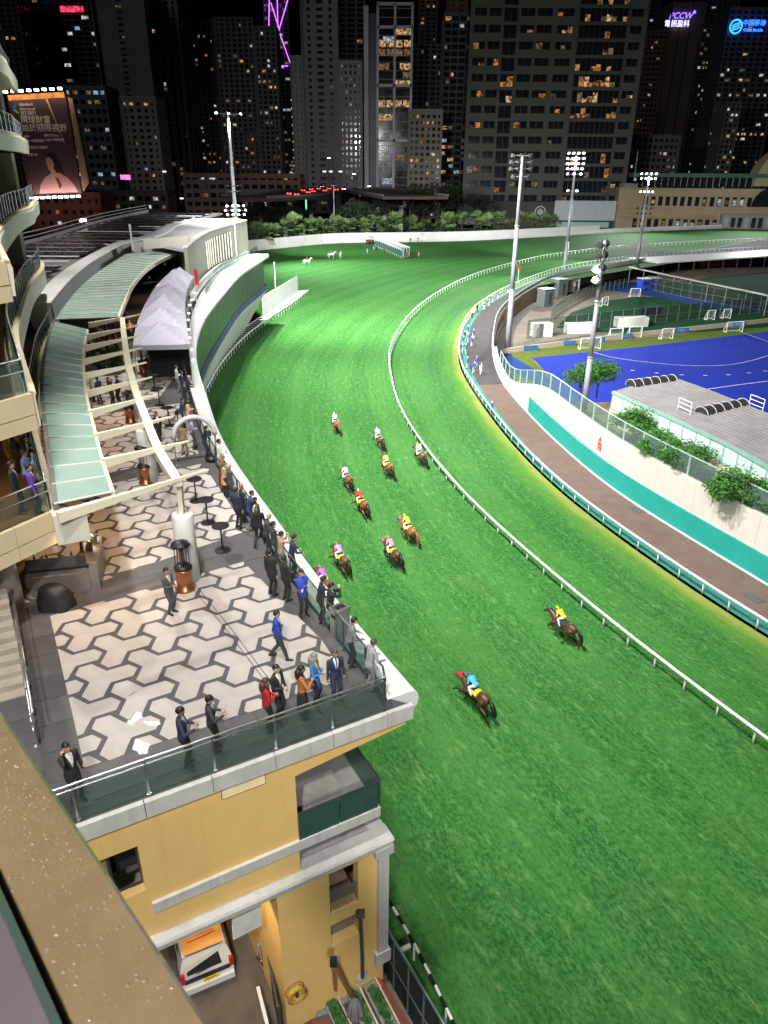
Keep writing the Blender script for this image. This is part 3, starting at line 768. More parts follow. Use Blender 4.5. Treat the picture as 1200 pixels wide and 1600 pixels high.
n = len(vs)//3; mb.add(vs, [(3*i, 3*(i+1), 3*(i+1)+1, 3*i+1) for i in range(n-1)] + [(3*i, 3*(i+1), 3*(i+1)+2, 3*i+2) for i in range(n-1)]); part(mb, 'lounge_interior', M('lounge_wall', (.13, .12, .045), .8, var=.3, scale=.6))
# broad ledge of the far section, its inner kerb and groove
inn = crv([P(x, y, TZ) for x, y in [(286,585),(284,555),(283,520),(294,480),(311,450),(338,423),(368,406),(389,397)]], 1.0, 8)
mb = MB(); vs = []
for p in inn:
    q, _ = nearest(COP, p); q2 = min(COP, key=lambda c: abs(c.y-p.y)); vs += [(p.x, p.y, TZ+.05), (q2.x-.9, p.y, TZ+.05)]
mb.add(vs, [(2*i, 2*i+1, 2*i+3, 2*i+2) for i in range(len(inn)-1)]); part(mb, 'far_ledge', m_cop)
part(MB().sweep(inn, [(-.25, TZ), (-.25, TZ+.5), (.1, TZ+.5), (.1, TZ)]), 'ledge_kerb', m_cop)
part(MB().sweep(offset(inn, .55), [(-.12, TZ+.03), (-.12, TZ+.058), (.12, TZ+.058), (.12, TZ+.03)]), 'ledge_gutter', M('gutter_dark', (.05, .05, .055), .5))
# ================================================================== curved balconies of the main stand at the left edge
m_cream = M('cream_render', (.62, .52, .33), .7, var=.06, scale=.6, stain=.15, stain_col=(.5, .42, .27))
m_creamw = M('pale_render', (.55, .54, .45), .75, var=.08, scale=.5, bump=.1, stain=.3, stain_col=(.4, .4, .33))
m_wood = M('timber_deck', (.22, .11, .05), .5, var=.25, scale=2.5)
m_soff = M('cream_soffit', (.55, .47, .32), .8, var=.05)
SC = [(-10.5, 21.1), (-12.7, 25.3), (-14.2, 28.2), (-15.6, 31.3), (-17.8, 36.8), (-20.2, 43.1), (-22.2, 49.4), (-23.7, 53.0)]
SCV = crv(SC, .6, 4)
stand = empty('grandstand', (-10.5, 21.1, 0), 0, 'main stand with stacked curved balconies at the left edge of the view', 'building')
def spart(mb, name, mats, smooth=False):
    o = mb.build(name, mats, None, smooth); o.parent = stand; o.matrix_parent_inverse = Matrix.Translation((10.5, -21.1, 0)); return o
LEV = [17.0, 20.8, 24.5, 28.5, 32.4]
CUT = [53.0, 53.0, 60.0, 60.0, 60.0]
DEEP = [Vector((-15.5, 15.5)), Vector((-24, 22)), Vector((-32, 42)), Vector((-34, 58))]
endp = Vector((-13.5, 15.6))
for li, z in enumerate(LEV):
    c = list(SCV)
    if li >= 2: c = crv(SC + [(-26.4, 60)], .6, 4)
    poly = [endp] + c + list(reversed(DEEP))
    spart(MB().prism([(p.x, p.y) for p in poly], z-.62, z-.06), 'floor_slab', m_soff)
    spart(MB().prism([(p.x, p.y) for p in [endp + Vector((-.4, .3))] + offset(c, -.35) + list(reversed(DEEP))], z-.06, z), 'deck', m_wood)
    # fascia: smooth cream upstand with a shadow groove
    prof = [(0.0, z-.95), (.16, z-.95), (.16, z-.02), (.1, z+.12), (-.12, z+.12), (-.12, z-.95)]
    if li >= 2: prof = [(0.0, z-.85), (.18, z-.85), (.24, z-.1), (.16, z+.1), (-.12, z+.1), (-.12, z-.85)]
    spart(MB().sweep(c, prof), 'fascia', m_creamw if li >= 1 else m_cream)
    spart(MB().sweep(c, [(.20, z+.02), (.20, z+.1), (.05, z+.16), (-.02, z+.13), (-.02, z+.02)]), 'sill', m_cream)
    # end face towards the camera: two courses of cream panels
    d_ = (endp - c[0]).normalized(); nn = Vector((d_.y, -d_.x))
    if nn.dot(Vector((0, -1))) < 0: nn = -nn
    for row, (za, zb_) in enumerate(((z-.52, z+.1), (z-.98, z-.55))):
        for k in range(4):
            a = c[0] + d_*(1.5*k); b = c[0] + d_*(1.5*k+1.48)
            spart(MB().slab([(a.x, a.y, za), (b.x, b.y, za), (b.x, b.y, zb_), (a.x, a.y, zb_)], Vector((nn.x, nn.y, 0))*.15), 'panel', m_cream)
    # glass and rails
    L_ = clen(c); k = round(L_/1.6); oc = offset(c, -.05)
    for i in range(k):
        a, ta = at_len(oc, L_*i/k+.02); b, tb = at_len(oc, L_*(i+1)/k-.02)
        spart(MB().slab([(a.x, a.y, z+.15), (b.x, b.y, z+.15), (b.x, b.y, z+1.05), (a.x, a.y, z+1.05)], Vector((ta.y, -ta.x, 0))*.02), 'glass_panel', m_railglass)
        spart(MB().bar((a.x, a.y, z), (a.x, a.y, z+1.12), .04, .05), 'post', m_steel_d)
    for h in (1.12, .8):
        spart(MB().tube([(p.x-.08*(h < 1), p.y, z+h) for p in oc], .03, 6), 'handrail', m_steel, True)
    a, b = c[0], endp
    spart(MB().tube([(a.x, a.y, z+1.1), (b.x, b.y, z+1.1)], .032, 6), 'handrail', m_steel, True)
    spart(MB().tube([(a.x, a.y, z+.75), (b.x, b.y, z+.75)], .022, 6), 'handrail', m_steel, True)
    for k in range(2):
        p, q = a.lerp(b, .5*k+.02), a.lerp(b, .5*k+.48)
        spart(MB().slab([(p.x, p.y, z+.12), (q.x, q.y, z+.12), (q.x, q.y, z+1.0), (p.x, p.y, z+1.0)], Vector((nn.x, nn.y, 0))*.02), 'glass_panel', m_railglass)
    # stand wall behind the balcony
    if li < 4:
        w = offset(c, -3.4 if li else -4.2)
        spart(MB().sweep(w, [(0, z), (0, LEV[li+1]-.6), (-.2, LEV[li+1]-.6), (-.2, z)]), 'rear_wall', m_creamw if li >= 1 else M('warm_wall', (.3, .2, .1), .8, var=.15))
spart(MB().box((-16.3, 36.7, 34.1), (.7, .3, .5), RAD(35)), 'wall_floodlight', m_steel_d)
spart(MB().bar((-16.4, 36.8, 34.1), (-18.2, 37.4, 34.0), .08), 'lamp_bracket', m_steel_d)
# cross walls at the far end of the balconies
for z, y in ((24.5, 60), (28.5, 60), (20.8, 53.6), (17, 53.6)):
    x = -26.4 if y == 60 else -23.9
    spart(MB().prism([(x-.4, y-1.2), (x-4.5, y+.3), (x-4.7, y), (x-.5, y-1.5)], z, z+3.2), 'cross_wall', m_creamw)
# white drum column under the lowest balcony, next to the stairs
p = P(30, 948, TZ)
spart(MB().lathe((p.x-.25, p.y, 0), [(.42, TZ), (.42, 16.2)], 20), 'column', M('white_column', (.62, .62, .6), .5, var=.05), True)
spart(MB().prism([(-16, 18), (-12.4, 22.3), (-12.7, 22.7), (-16.3, 18.4)], TZ, 16.2), 'ground_wall', MATS['warm_wall'])
# ================================================================== canopy: green glass sheets on cream beams
CZ = 17.5
can = empty('glass_canopy', (-8.7, 21.5, TZ), 0, 'curved green glass canopy on cream beams over the terrace bar', 'canopy')
def cpart(mb, name, mats, smooth=False):
    o = mb.build(name, mats, None, smooth); o.parent = can; o.matrix_parent_inverse = Matrix.Translation((8.7, -21.5, -TZ)); return o
m_can = M('canopy_glass', (.31, .45, .385), .2, var=.1, scale=.35, rnd=.06, spec=.7)
m_beam = M('cream_steel', (.70, .645, .49), .5, var=.04, scale=.8)
cout = crv([P(x, y, CZ) for x, y in [(177,770),(160,720),(145,660),(136,622),(131,585),(131,545),(137,515)]], .5, 10)
cin = crv([P(x, y, CZ) for x, y in [(86,795),(77,722),(69,660),(65,605),(70,555),(80,515),(84,505)]], .5, 10)
lo_, li_ = clen(cout), clen(cin); n = 19
for i in range(n):
    a, _ = at_len(cout, lo_*i/n+.03); b, _ = at_len(cout, lo_*(i+1)/n-.03); c, _ = at_len(cin, li_*(i+1)/n-.03); d, _ = at_len(cin, li_*i/n+.03)
    zz = CZ + random.uniform(-.006, .006)
    cpart(MB().slab([(a.x, a.y, zz), (b.x, b.y, zz), (c.x, c.y, zz+.12), (d.x, d.y, zz+.12)], (0, 0, .03)), 'glass_sheet', m_can)
    p0, p1 = at_len(cout, lo_*i/n)[0], at_len(cin, li_*i/n)[0]
    cpart(MB().bar((p0.x, p0.y, CZ+.05), (p1.x, p1.y, CZ+.17), .05, .04), 'glazing_bar', M('pale_bar', (.66, .66, .6), .5))
# wide far section
co2 = crv([P(x, y, CZ) for x, y in [(185,496),(195,470),(210,440),(237,414),(280,392)]], .6, 6)
ci2 = crv([P(x, y, CZ) for x, y in [(84,503),(98,482),(120,455),(150,428),(196,398)]], .6, 6)
lo2, li2 = clen(co2), clen(ci2); n2 = 27
for i in range(n2):
    a, _ = at_len(co2, lo2*i/n2+.06); b, _ = at_len(co2, lo2*(i+1)/n2-.06); c, _ = at_len(ci2, li2*(i+1)/n2-.06); d, _ = at_len(ci2, li2*i/n2+.06)
    cpart(MB().slab([(a.x, a.y, CZ), (b.x, b.y, CZ), (c.x, c.y, CZ+.12), (d.x, d.y, CZ+.12)], (0, 0, .03)), 'glass_sheet', m_can)
    p0, p1 = at_len(co2, lo2*i/n2)[0], at_len(ci2, li2*i/n2)[0]
    cpart(MB().bar((p0.x, p0.y, CZ+.05), (p1.x, p1.y, CZ+.17), .09, .05), 'glazing_bar', MATS['pale_bar'])
cpart(MB().sweep(cout, [(-.06, CZ-.22), (.06, CZ-.22), (.06, CZ+.04), (-.06, CZ+.04)]), 'edge_beam', m_beam)
cpart(MB().sweep(co2, [(-.08, CZ-.3), (.08, CZ-.3), (.08, CZ+.04), (-.08, CZ+.04)]), 'edge_beam', m_beam)
cpart(MB().sweep(cin, [(-.05, CZ-.1), (.12, CZ-.1), (.12, CZ+.18), (-.05, CZ+.18)]), 'gutter', M('lead_gutter', (.12, .115, .1), .6, var=.4, scale=5))
# spine beam and tapering outriggers
spine = crv([P(x, y, CZ) for x, y in [(277,752),(247,702),(223,642),(206,592),(196,542),(191,498)]], .5, 1)
cpart(MB().sweep(spine, [(-.16, CZ-.2), (.16, CZ-.2), (.16, CZ+.09), (-.16, CZ+.09)]), 'spine_beam', m_beam)
def outrigger(a, b, w0, w1):
    a, b = P(*a, CZ), P(*b, CZ); d = (b-a).normalized(); nrm = Vector((-d.y, d.x, 0)); mb = MB(); vs = []
    for p, w, hh in ((a, w0, .34), (b, w1, .05)):
        for sgn in (-1, 1):
            vs += [p + nrm*sgn*w/2 + Vector((0, 0, .12)), p + nrm*sgn*w/2 + Vector((0, 0, .12-hh))]
    mb.add(vs, [(0, 2, 3, 1), (4, 5, 7, 6), (0, 4, 6, 2), (1, 3, 7, 5), (0, 1, 5, 4), (2, 6, 7, 3)])
    cpart(mb, 'outrigger', m_beam)
for a, b in (((90, 806), (326, 738)), ((160, 722), (295, 693)), ((146, 683), (271, 654)), ((137, 646), (246, 620)), ((131, 615), (238, 592)),
             ((129, 587), (229, 569)), ((130, 564), (222, 546)), ((132, 543), (217, 527)), ((135, 526), (216, 511)), ((139, 507), (218, 494))):
    outrigger(a, b, .2, .07)
# column with slender cream head
p = P(297, 905, TZ)
cpart(MB().lathe((p.x, p.y, 0), [(.37, TZ+.01), (.37, TZ+2.55), (.34, TZ+2.62), (.0, TZ+2.62)], 24), 'column', M('white_column_paint', (.68, .68, .67), .45, var=.05), True)
cpart(MB().bar((p.x, p.y, TZ+2.6), (p.x+.05, p.y-.02, CZ-.1), .24, .16), 'column_head', m_beam)
for x, y in ((232, 757), (207, 655)):
    q = P(x, y, TZ); cpart(MB().lathe((q.x, q.y+.35, 0), [(.37, TZ+.01), (.37, TZ+2.55), (.34, TZ+2.62), (0, TZ+2.62)], 20), 'column', MATS['white_column_paint'], True)
    cpart(MB().bar((q.x, q.y+.35, TZ+2.6), (q.x, q.y+.35, CZ-.1), .24, .16), 'column_head', m_beam)
mb = MB(); a, b = P(85, 803, CZ), P(117, 797, CZ); mb.box(((a.x+b.x)/2, (a.y+b.y)/2+.25, CZ-.55), (.95, .5, 1.0), RAD(28)); cpart(mb, 'end_box', m_creamw)
# warm lamps under the canopy
for i, (x, y) in enumerate([(150, 775), (118, 690), (112, 600), (160, 545), (205, 462), (238, 428), (262, 408)]):
    q = P(x, y, CZ); l = bpy.data.lights.new('canopy_lamp', 'SPOT'); l.energy = 420; l.color = (1, .62, .34); l.spot_size = RAD(125); l.spot_blend = .5; l.shadow_soft_size = .12
    lo = bpy.data.objects.new('canopy_lamp', l); COL.objects.link(lo); lo.location = (q.x-.4, q.y+.2, CZ-.45)
    cpart(MB().lathe((q.x-.4, q.y+.2, 0), [(.05, CZ-.38), (.11, CZ-.42), (.11, CZ-.3), (.05, CZ-.25)], 10), 'downlight', m_steel_d)
l = bpy.data.lights.new('balcony_fill_lamp', 'SPOT'); l.energy = 260; l.color = (1, .75, .5); l.spot_size = RAD(150); l.spot_blend = .6; l.shadow_soft_size = .15  # unseen lamp added to brighten the people on the lowest balcony
lo = bpy.data.objects.new('balcony_fill_lamp', l); COL.objects.link(lo); lo.location = (-12.6, 20.6, 20.0)
spart(MB().lathe((-12.6, 20.6, 0), [(.06, 20.02), (.13, 20.04), (.13, 20.16)], 12), 'added_ceiling_lamp', m_steel_d)
# ================================================================== roof with dark solar panels
roof = empty('flat_roof_block', (-30, 90, 13.5), 0, 'low roof block covered with dark solar panels beyond the canopy', 'building')
def rpart(mb, name, mats, smooth=False):
    o = mb.build(name, mats, None, smooth); o.parent = roof; o.matrix_parent_inverse = Matrix.Translation((30, -90, -13.5)); return o
RZ = 18.5
m_roof = M('roof_membrane', (.2, .19, .18), .8, var=.2, scale=.4, stain=.3)
m_pv = M('solar_panel', (.014, .014, .02), .25, var=.3, scale=1.0, spec=.3, rnd=.3)
m_alu = M('aluminium_frame', (.5, .5, .5), .5, .1)
pin = crv([(p.x, p.y) for p in ci2] + [(-29.6, 104), (-31.9, 121), (-31.5, 133)], .8, 10)
rin = offset(pin, -1.4)
def xin(y): return min(rin, key=lambda p: abs(p.y-y)).x
outl = [(50, -40), (75, -42), (95, -42.5), (130, -46.7), (159, -47.8)]
def xout(y):
    for (a, xa), (b, xb) in zip(outl, outl[1:]):
        if a <= y <= b: return xa + (xb-xa)*(y-a)/(b-a)
    return outl[-1][1] if y > 100 else outl[0][1]
rin_y = [p for p in rin if p.y > 48]
poly = [(p.x, p.y) for p in rin_y] + [(-33, 160), (-47.8, 160), (-46.7, 130), (-42.5, 95), (-42, 75), (-40, 50)]
rpart(MB().prism(poly, RZ-.5, RZ-.2), 'roof_deck', m_roof)
y = 51.0; row = 0
while y < 150:
    dy = 3.6 + (y-50)*.02
    x1, x0 = xin(y+dy/2) - 1.0, xout(y) + 1.2; n = max(1, int((x1-x0)/3.2))
    for k in range(n):
        xa, xb = x0 + (x1-x0)*k/n + .06, x0 + (x1-x0)*(k+1)/n - .06
        if not (row in (6, 13) or (k == 2 and row % 5 == 0)):
            rpart(MB().slab([(xa, y+.5, RZ), (xb, y+.5, RZ), (xb, y+dy-.35, RZ+.12), (xa, y+dy-.35, RZ+.12)], (0, 0, .05)), 'solar_panel', m_pv)
    rpart(MB().bar((x0, y+.05, RZ+.1), (x1+.3, y+.05, RZ+.1), .34, .1), 'panel_rail', m_alu)
    y += dy; row += 1
rpart(MB().sweep(pin, [(0, CZ-.4), (0, RZ+.25), (-1.35, RZ+.25), (-1.35, CZ-.4)]), 'parapet', m_cop)
rpart(MB().sweep([p for p in pin if p.y < 100], [(.03, CZ+.1), (.03, RZ+.16), (.07, RZ+.16), (.12, CZ+.1)]), 'parapet_shade_plate', M('black_shade', (.03, .025, .022), .6, var=.4))  # thin dark plate standing in for shade on the parapet's canopy side
oc = crv([(x, y) for y, x in outl], 1.0, 4)
rpart(MB().sweep(oc, [(-.2, RZ-5), (-.2, RZ+.35), (.2, RZ+.35), (.2, RZ-5)]), 'outer_wall', m_roof)
for hh in (.7, 1.2): rpart(MB().tube([(p.x, p.y, RZ+hh) for p in oc], .05, 5), 'guard_rail', m_alu)
p = P(207, 385, RZ); rpart(MB().tube([(p.x, p.y, RZ-.5), (p.x, p.y, RZ+2.4)], .12, 8), 'vent_pipe', m_alu)
# lit lamp at the roof's far corner, with the beam it throws
p = P(131, 352, RZ); o = MB().box((0, 0, 0), (.9, .4, .35)).build('roof_lamp', EM('lamp_white', (1, .96, .9), 14)); o.location = (p.x, p.y, RZ+.7); tag(o, 'bright white lamp at the corner of the solar roof', 'lamp')
# ================================================================== curved end block with a finned louvre
endb = empty('end_block', (-22, 110, TZ), 0, 'grey curved end block with tall louvre fins above the coping', 'building')
def epart(mb, name, mats, smooth=False):
    o = mb.build(name, mats, None, smooth); o.parent = endb; o.matrix_parent_inverse = Matrix.Translation((22, -110, -TZ)); return o
m_eb = M('olive_grey_render', (.21, .215, .17), .75, var=.07, scale=.3, stain=.2, stain_col=(.16, .165, .13))
ebc = crv([P(x, y, TZ) for x, y in [(300,462),(312,444),(330,425),(350,414),(370,405),(389,396)]], .8, 6)
EZ = 18.7
epart(MB().sweep(ebc, [(0, TZ-.2), (0, EZ), (-.4, EZ), (-.4, TZ-.2)]), 'curved_wall', m_eb)
rear = [Vector((-31, 78)), Vector((-36, 132)), Vector((-26, 140))]
epart(MB().prism([(p.x, p.y) for p in offset(ebc, -.4)] + [(ebc[-1].x-4, ebc[-1].y+9), (-36, 138), (-33.5, 100)], EZ-.5, EZ-.2), 'roof', M('pale_roof', (.46, .46, .48), .6, var=.08, scale=.3))
epart(MB().sweep(ebc, [(.06, EZ), (.06, EZ+.14), (-.5, EZ+.14), (-.5, EZ)]), 'coping', m_cop)
a = ebc[-1]; epart(MB().prism([(a.x-.2, a.y), (a.x, a.y+.1), (a.x-3.8, a.y+9), (a.x-4.2, a.y+9)], TZ-8, EZ), 'end_wall', m_eb)
Le = clen(ebc)
for k in range(11):
    q, t = at_len(ebc, Le*(.40+.034*k)); nn = Vector((t.y, -t.x))
    epart(MB().bar((q.x+nn.x*.12, q.y+nn.y*.12, TZ+.7), (q.x+nn.x*.12, q.y+nn.y*.12, EZ-.9), .22, .16), 'louvre_fin', m_creamw)
q0, _ = at_len(ebc, Le*.39); q1, _ = at_len(ebc, Le*.76)
epart(MB().sweep([p for p in offset(ebc, .05) if q0.y < p.y < q1.y], [(-.02, TZ+.7), (.03, TZ+.7), (.03, EZ-.9), (-.02, EZ-.9)]), 'louvre_recess', M('louvre_dark', (.09, .09, .07), .8))
q, t = at_len(ebc, Le*.8); epart(MB().tube([(q.x+.2, q.y-.2, TZ+.5), (q.x+.2, q.y-.2, EZ+.3)], .1, 8), 'downpipe', m_creamw)
# white stair wall and curved bulkhead between canopy and end block
p0, p1, p2 = P(188, 397, CZ), P(281, 388, CZ), P(296, 450, TZ)
epart(MB().slab([(p0.x, p0.y, CZ-.4), (p1.x, p1.y, CZ-.4), (p1.x, p1.y, CZ+1.1), (p0.x, p0.y, CZ+1.1)], (0, .4, 0)), 'bulkhead', m_cop)
epart(MB().slab([(p1.x, p1.y, TZ), (ebc[0].x, ebc[0].y, TZ), (ebc[0].x, ebc[0].y, EZ), (p1.x, p1.y, CZ+1.1)], (-.3, .3, 0)), 'return_wall', m_cop)
pa, pb = P(225, 388, 18.4), P(294, 383, 18.4)
epart(MB().slab([(pa.x, pa.y, 18.3), (pb.x, pb.y, 18.3), (pb.x, pb.y, 19.4), (pa.x, pa.y, 19.4)], (0, .25, 0)), 'parapet', m_creamw)
# glass screen in front of the end block
gb = offset(ebc, 1.5); gb = [p for p in gb if p.y > 86]
k = 14; Lg = clen(gb)
for i in range(k):
    a, _ = at_len(gb, Lg*i/k+.05); b, _ = at_len(gb, Lg*(i+1)/k-.05)
    epart(MB().slab([(a.x, a.y, TZ), (b.x, b.y, TZ), (b.x, b.y, TZ+1.2), (a.x, a.y, TZ+1.2)], (.03, 0, 0)), 'glass_panel', m_railglass)
# red banner, speaker box
p = P(308, 452, TZ); o = MB().box((0, 0, 1.25), (.5, .12, 2.1)).build('banner', M('red_banner', (.6, .01, .02), .6)); o.location = p; tag(o, 'upright red banner beside the tent and coping', 'banner')
mb = MB(); mb.box((0, 0, 0), (.9, .7, 1.5)); mb.cur = 1; mb.lathe((0, -.36, .3), [(.25, -.02), (.25, .02)], 12)
o = mb.build('loudspeaker', [M('black_case', (.012, .012, .013), .5), m_steel_d]); p = P(381, 392, TZ); o.location = (p.x, p.y, TZ+1.6); tag(o, 'black loudspeaker hung on the end block wall', 'loudspeaker')
# ================================================================== far boundary wall, planting
m_wwall = M('white_boundary_wall', (.72, .69, .67), .7, var=.08, scale=.3, stain=.2, stain_col=(.5, .47, .44))
fw = [Vector((p.x, p.y)) for p in extend(far, 25, 40)]
bw = empty('boundary_wall', (fw[3].x, fw[3].y, 0), 0, 'long white boundary wall behind the starting gate', 'wall')
FWC = crv(fw, 3.0, 2)
i = 0; o3 = Vector((fw[3].x, fw[3].y, 0))
while i < len(FWC)-3:
    a, b = FWC[i], FWC[i+3]; d = (b-a).normalized(); b2 = b - d*.06
    h0 = 3.6 if a.x < 90 else 1.9
    mb = MB(); mb.slab([Vector((a.x, a.y, -.2))-o3, Vector((b2.x, b2.y, -.2))-o3, Vector((b2.x, b2.y, h0))-o3, Vector((a.x, a.y, h0))-o3], (d.y*.25*-1, d.x*.25, 0)); mb.build('panel', m_wwall, bw); i += 3
rl = offset(FWC, 2.0)
r = empty('low_rail', (0, 0, 0), 0, 'low white rail standing in front of the white boundary wall', 'rail')
MB().tube([(p.x, p.y, 1.0) for p in rl], .09, 6).build('top_rail', m_white, r, True)
MB().tube([(p.x, p.y, .5) for p in rl], .06, 6).build('lower_rail', m_white, r, True)
for k in range(0, len(rl), 2): MB().bar((rl[k].x, rl[k].y, 0), (rl[k].x, rl[k].y, 1.0), .1).build('post', m_white, r)

# ---------------- foliage helpers
def leaf_mat(name, col, rnd=.2):
    m = M(name, col, .6, var=.45, scale=2.2, rnd=rnd, spec=.3); return m
def leaf_cloud(n, rx, ry, rz, size, seed, clump=14, lo=-.6):
    rr = random.Random(seed); mb = MB(); cl = []
    for k in range(clump):
        t = rr.uniform(0, 2*pi); u = rr.uniform(lo, 1); w = math.sqrt(max(0, 1-u*u)); s = rr.uniform(.45, .85)
        cl.append((rx*w*cos(t)*s, ry*w*sin(t)*s, rz*u*s, rr.uniform(.28, .5)))
    for k in range(n):
        c = cl[rr.randrange(clump)]; t = rr.uniform(0, 2*pi); u = rr.uniform(-1, 1); w = math.sqrt(1-u*u); q = c[3]*rr.uniform(.55, 1.05)
        p = Vector((c[0] + rx*q*w*cos(t), c[1] + ry*q*w*sin(t), c[2] + rz*q*u))
        R = Euler((rr.uniform(-1, 1), rr.uniform(-1, 1), rr.uniform(0, 6.28))).to_matrix(); s = size*rr.uniform(.6, 1.3)
        mb.add([p + R @ Vector(v) for v in ((-s*.5, 0, 0), (0, -s*.28, s*.08), (s*.5, 0, 0), (0, s*.28, s*.08))], [(0, 1, 2, 3)])
    return mb
def tree(name, loc, h, rx, rz, mesh, label, cat='tree', group=None, trunk=None, rot=0.0, sc=1.0, limbs=4):
    e = empty(name, loc, rot, label, cat, group); e.scale = (sc, sc, sc)
    mb = MB(); base = h - rz*.75
    mb.tube([(0, 0, -.1), (.04, .03, base*.5), (-.02, .05, base), (.05, 0, h)], [.05*h**.7, .04*h**.7, .032*h**.7, .012*h**.7], 8)
    for k in range(limbs):
        a = 2*pi*k/limbs + .5; mb.tube([(0, 0, base*.8), (cos(a)*rx*.35, sin(a)*rx*.35, base+rz*.3), (cos(a)*rx*.7, sin(a)*rx*.7, base+rz*.75)], [.025*h**.7, .018*h**.7, .006*h**.7], 6)
    mb.build('trunk', trunk or M('bark', (.09, .065, .045), .9, var=.3, scale=4), e, True)
    inst('crown', mesh, e, (0, 0, h))
    return e
m_palm = leaf_mat('palm_leaf', (.13, .19, .07)); m_bush = leaf_mat('dark_leaf', (.028, .055, .022)); m_near = leaf_mat('bright_leaf', (.05, .16, .025), .12)
def palm_crown(seed, R_=2.6, n=26):
    rr = random.Random(seed); mb = MB()
    for k in range(n):
        a = rr.uniform(0, 2*pi); el = rr.uniform(-.5, 1.2); L_ = R_*rr.uniform(.6, .9)
        d = Vector((cos(a)*cos(el), sin(a)*cos(el), sin(el))); hub = d*L_*.62
        side = d.cross(Vector((0, 0, 1))).normalized() if abs(d.z) < .98 else Vector((1, 0, 0)); upv = side.cross(d)
        mb.add([Vector((0, 0, 0)) - side*.03, Vector((0, 0, 0)) + side*.03, hub + side*.02, hub - side*.02], [(0, 1, 2, 3)])
        for q in range(-5, 6):                                   # fan of pointed leaflets
            t = q*.27; f = (d*cos(t) + side*sin(t)); tipv = hub + f*L_*.62 - Vector((0, 0, .22*abs(q)*.12*L_)) ; wv = (side*cos(t) - d*sin(t))*.075*L_
            mb.add([hub, hub + f*L_*.3 + wv + upv*.03, tipv, hub + f*L_*.3 - wv + upv*.03], [(0, 1, 2, 3)])
    return mb
PALM = [palm_crown(s).mesh('crown', m_palm, fix=False) for s in (1, 2, 3)]
BUSH = [leaf_cloud(1500, 1, 1, .9, .16, s, 18).mesh('crown', m_bush, fix=False) for s in (4, 5)]
DARKT = [leaf_cloud(2600, 1, 1, .85, .11, s, 26).mesh('crown', leaf_mat('night_leaf', (.02, .034, .018)), fix=False) for s in (6, 7)]
rr = random.Random(11)
def wall_y(px): # depth of the boundary wall at a photo column
    q = min(FWC, key=lambda p: abs((600 + CAM_F*p.x/(p.y*cos(PITCH)+CAM_H*sin(PITCH))) - px)); return q
k = 0
px = 386
ORD = ['first', 'second', 'third', 'fourth', 'fifth', 'sixth', 'seventh', 'eighth', 'ninth', 'tenth', 'eleventh', 'twelfth', 'thirteenth', 'fourteenth', 'fifteenth', 'sixteenth', 'seventeenth', 'eighteenth', 'nineteenth']
ORD += ['twentieth'] + ['twenty-' + w_ for w_ in ORD[:9]] + ['thirtieth'] + ['thirty-' + w_ for w_ in ORD[:9]] + ['fortieth'] + ['forty-' + w_ for w_ in ORD[:9]]
where = ['at the left end', 'left of the slim lamp pole', 'right of the slim lamp pole', 'behind the starting gate', 'right of the starting gate', 'left of the tall dark mast', 'beside the office block podium']
while px < 868:
    q = wall_y(px); yy = q.y + rr.uniform(2.5, 7); s = rr.uniform(1.25, 1.8)
    w = where[0 if px < 430 else 1 if px < 515 else 2 if px < 575 else 3 if px < 640 else 4 if px < 740 else 5 if px < 800 else 6]
    e = empty('fan_palm', (q.x*yy/q.y, yy, 0), rr.uniform(0, 6), 'fan palm ' + w + ', ' + ORD[k] + ' from the left', 'palm', 'fan palms behind the white wall'); e.scale = (s, s, s)
    hh = rr.uniform(3.0, 4.6)
    MB().tube([(0, 0, 0), (.1, 0, hh*.5), (0, .1, hh)], [.2, .15, .13], 7).build('trunk', MATS['bark'] if 'bark' in MATS else M('bark', (.09, .065, .045), .9, var=.3, scale=4), e, True)
    inst('crown', PALM[k % 3], e, (0, 0, hh), (0, 0, rr.uniform(0, 6)))
    px += rr.uniform(9, 15); k += 1
hr = random.Random(77); mb = MB()
for k in range(9000):
    px_ = hr.uniform(384, 872); q = wall_y(px_); yy = q.y + 2.0 + hr.random()*3.5; h_ = 3.2 + 3.6*(.5 + .5*math.sin(px_*.11)*math.sin(px_*.037+1)) ; z_ = hr.uniform(1.5, h_)
    p = Vector((q.x*yy/q.y + hr.uniform(-2, 2), yy, z_)); R = Euler((hr.uniform(-1, 1), hr.uniform(-1, 1), hr.uniform(0, 6.28))).to_matrix(); s_ = hr.uniform(.35, .8)
    mb.add([p + R @ Vector(v) for v in ((-s_*.5, 0, 0), (0, -s_*.3, s_*.1), (s_*.5, 0, 0), (0, s_*.3, s_*.1))], [(0, 1, 2, 3)])
o = mb.build('hedge', m_bush, None, False, False); tag(o, 'dense dark hedge filling the gaps under the fan palms', 'hedge')
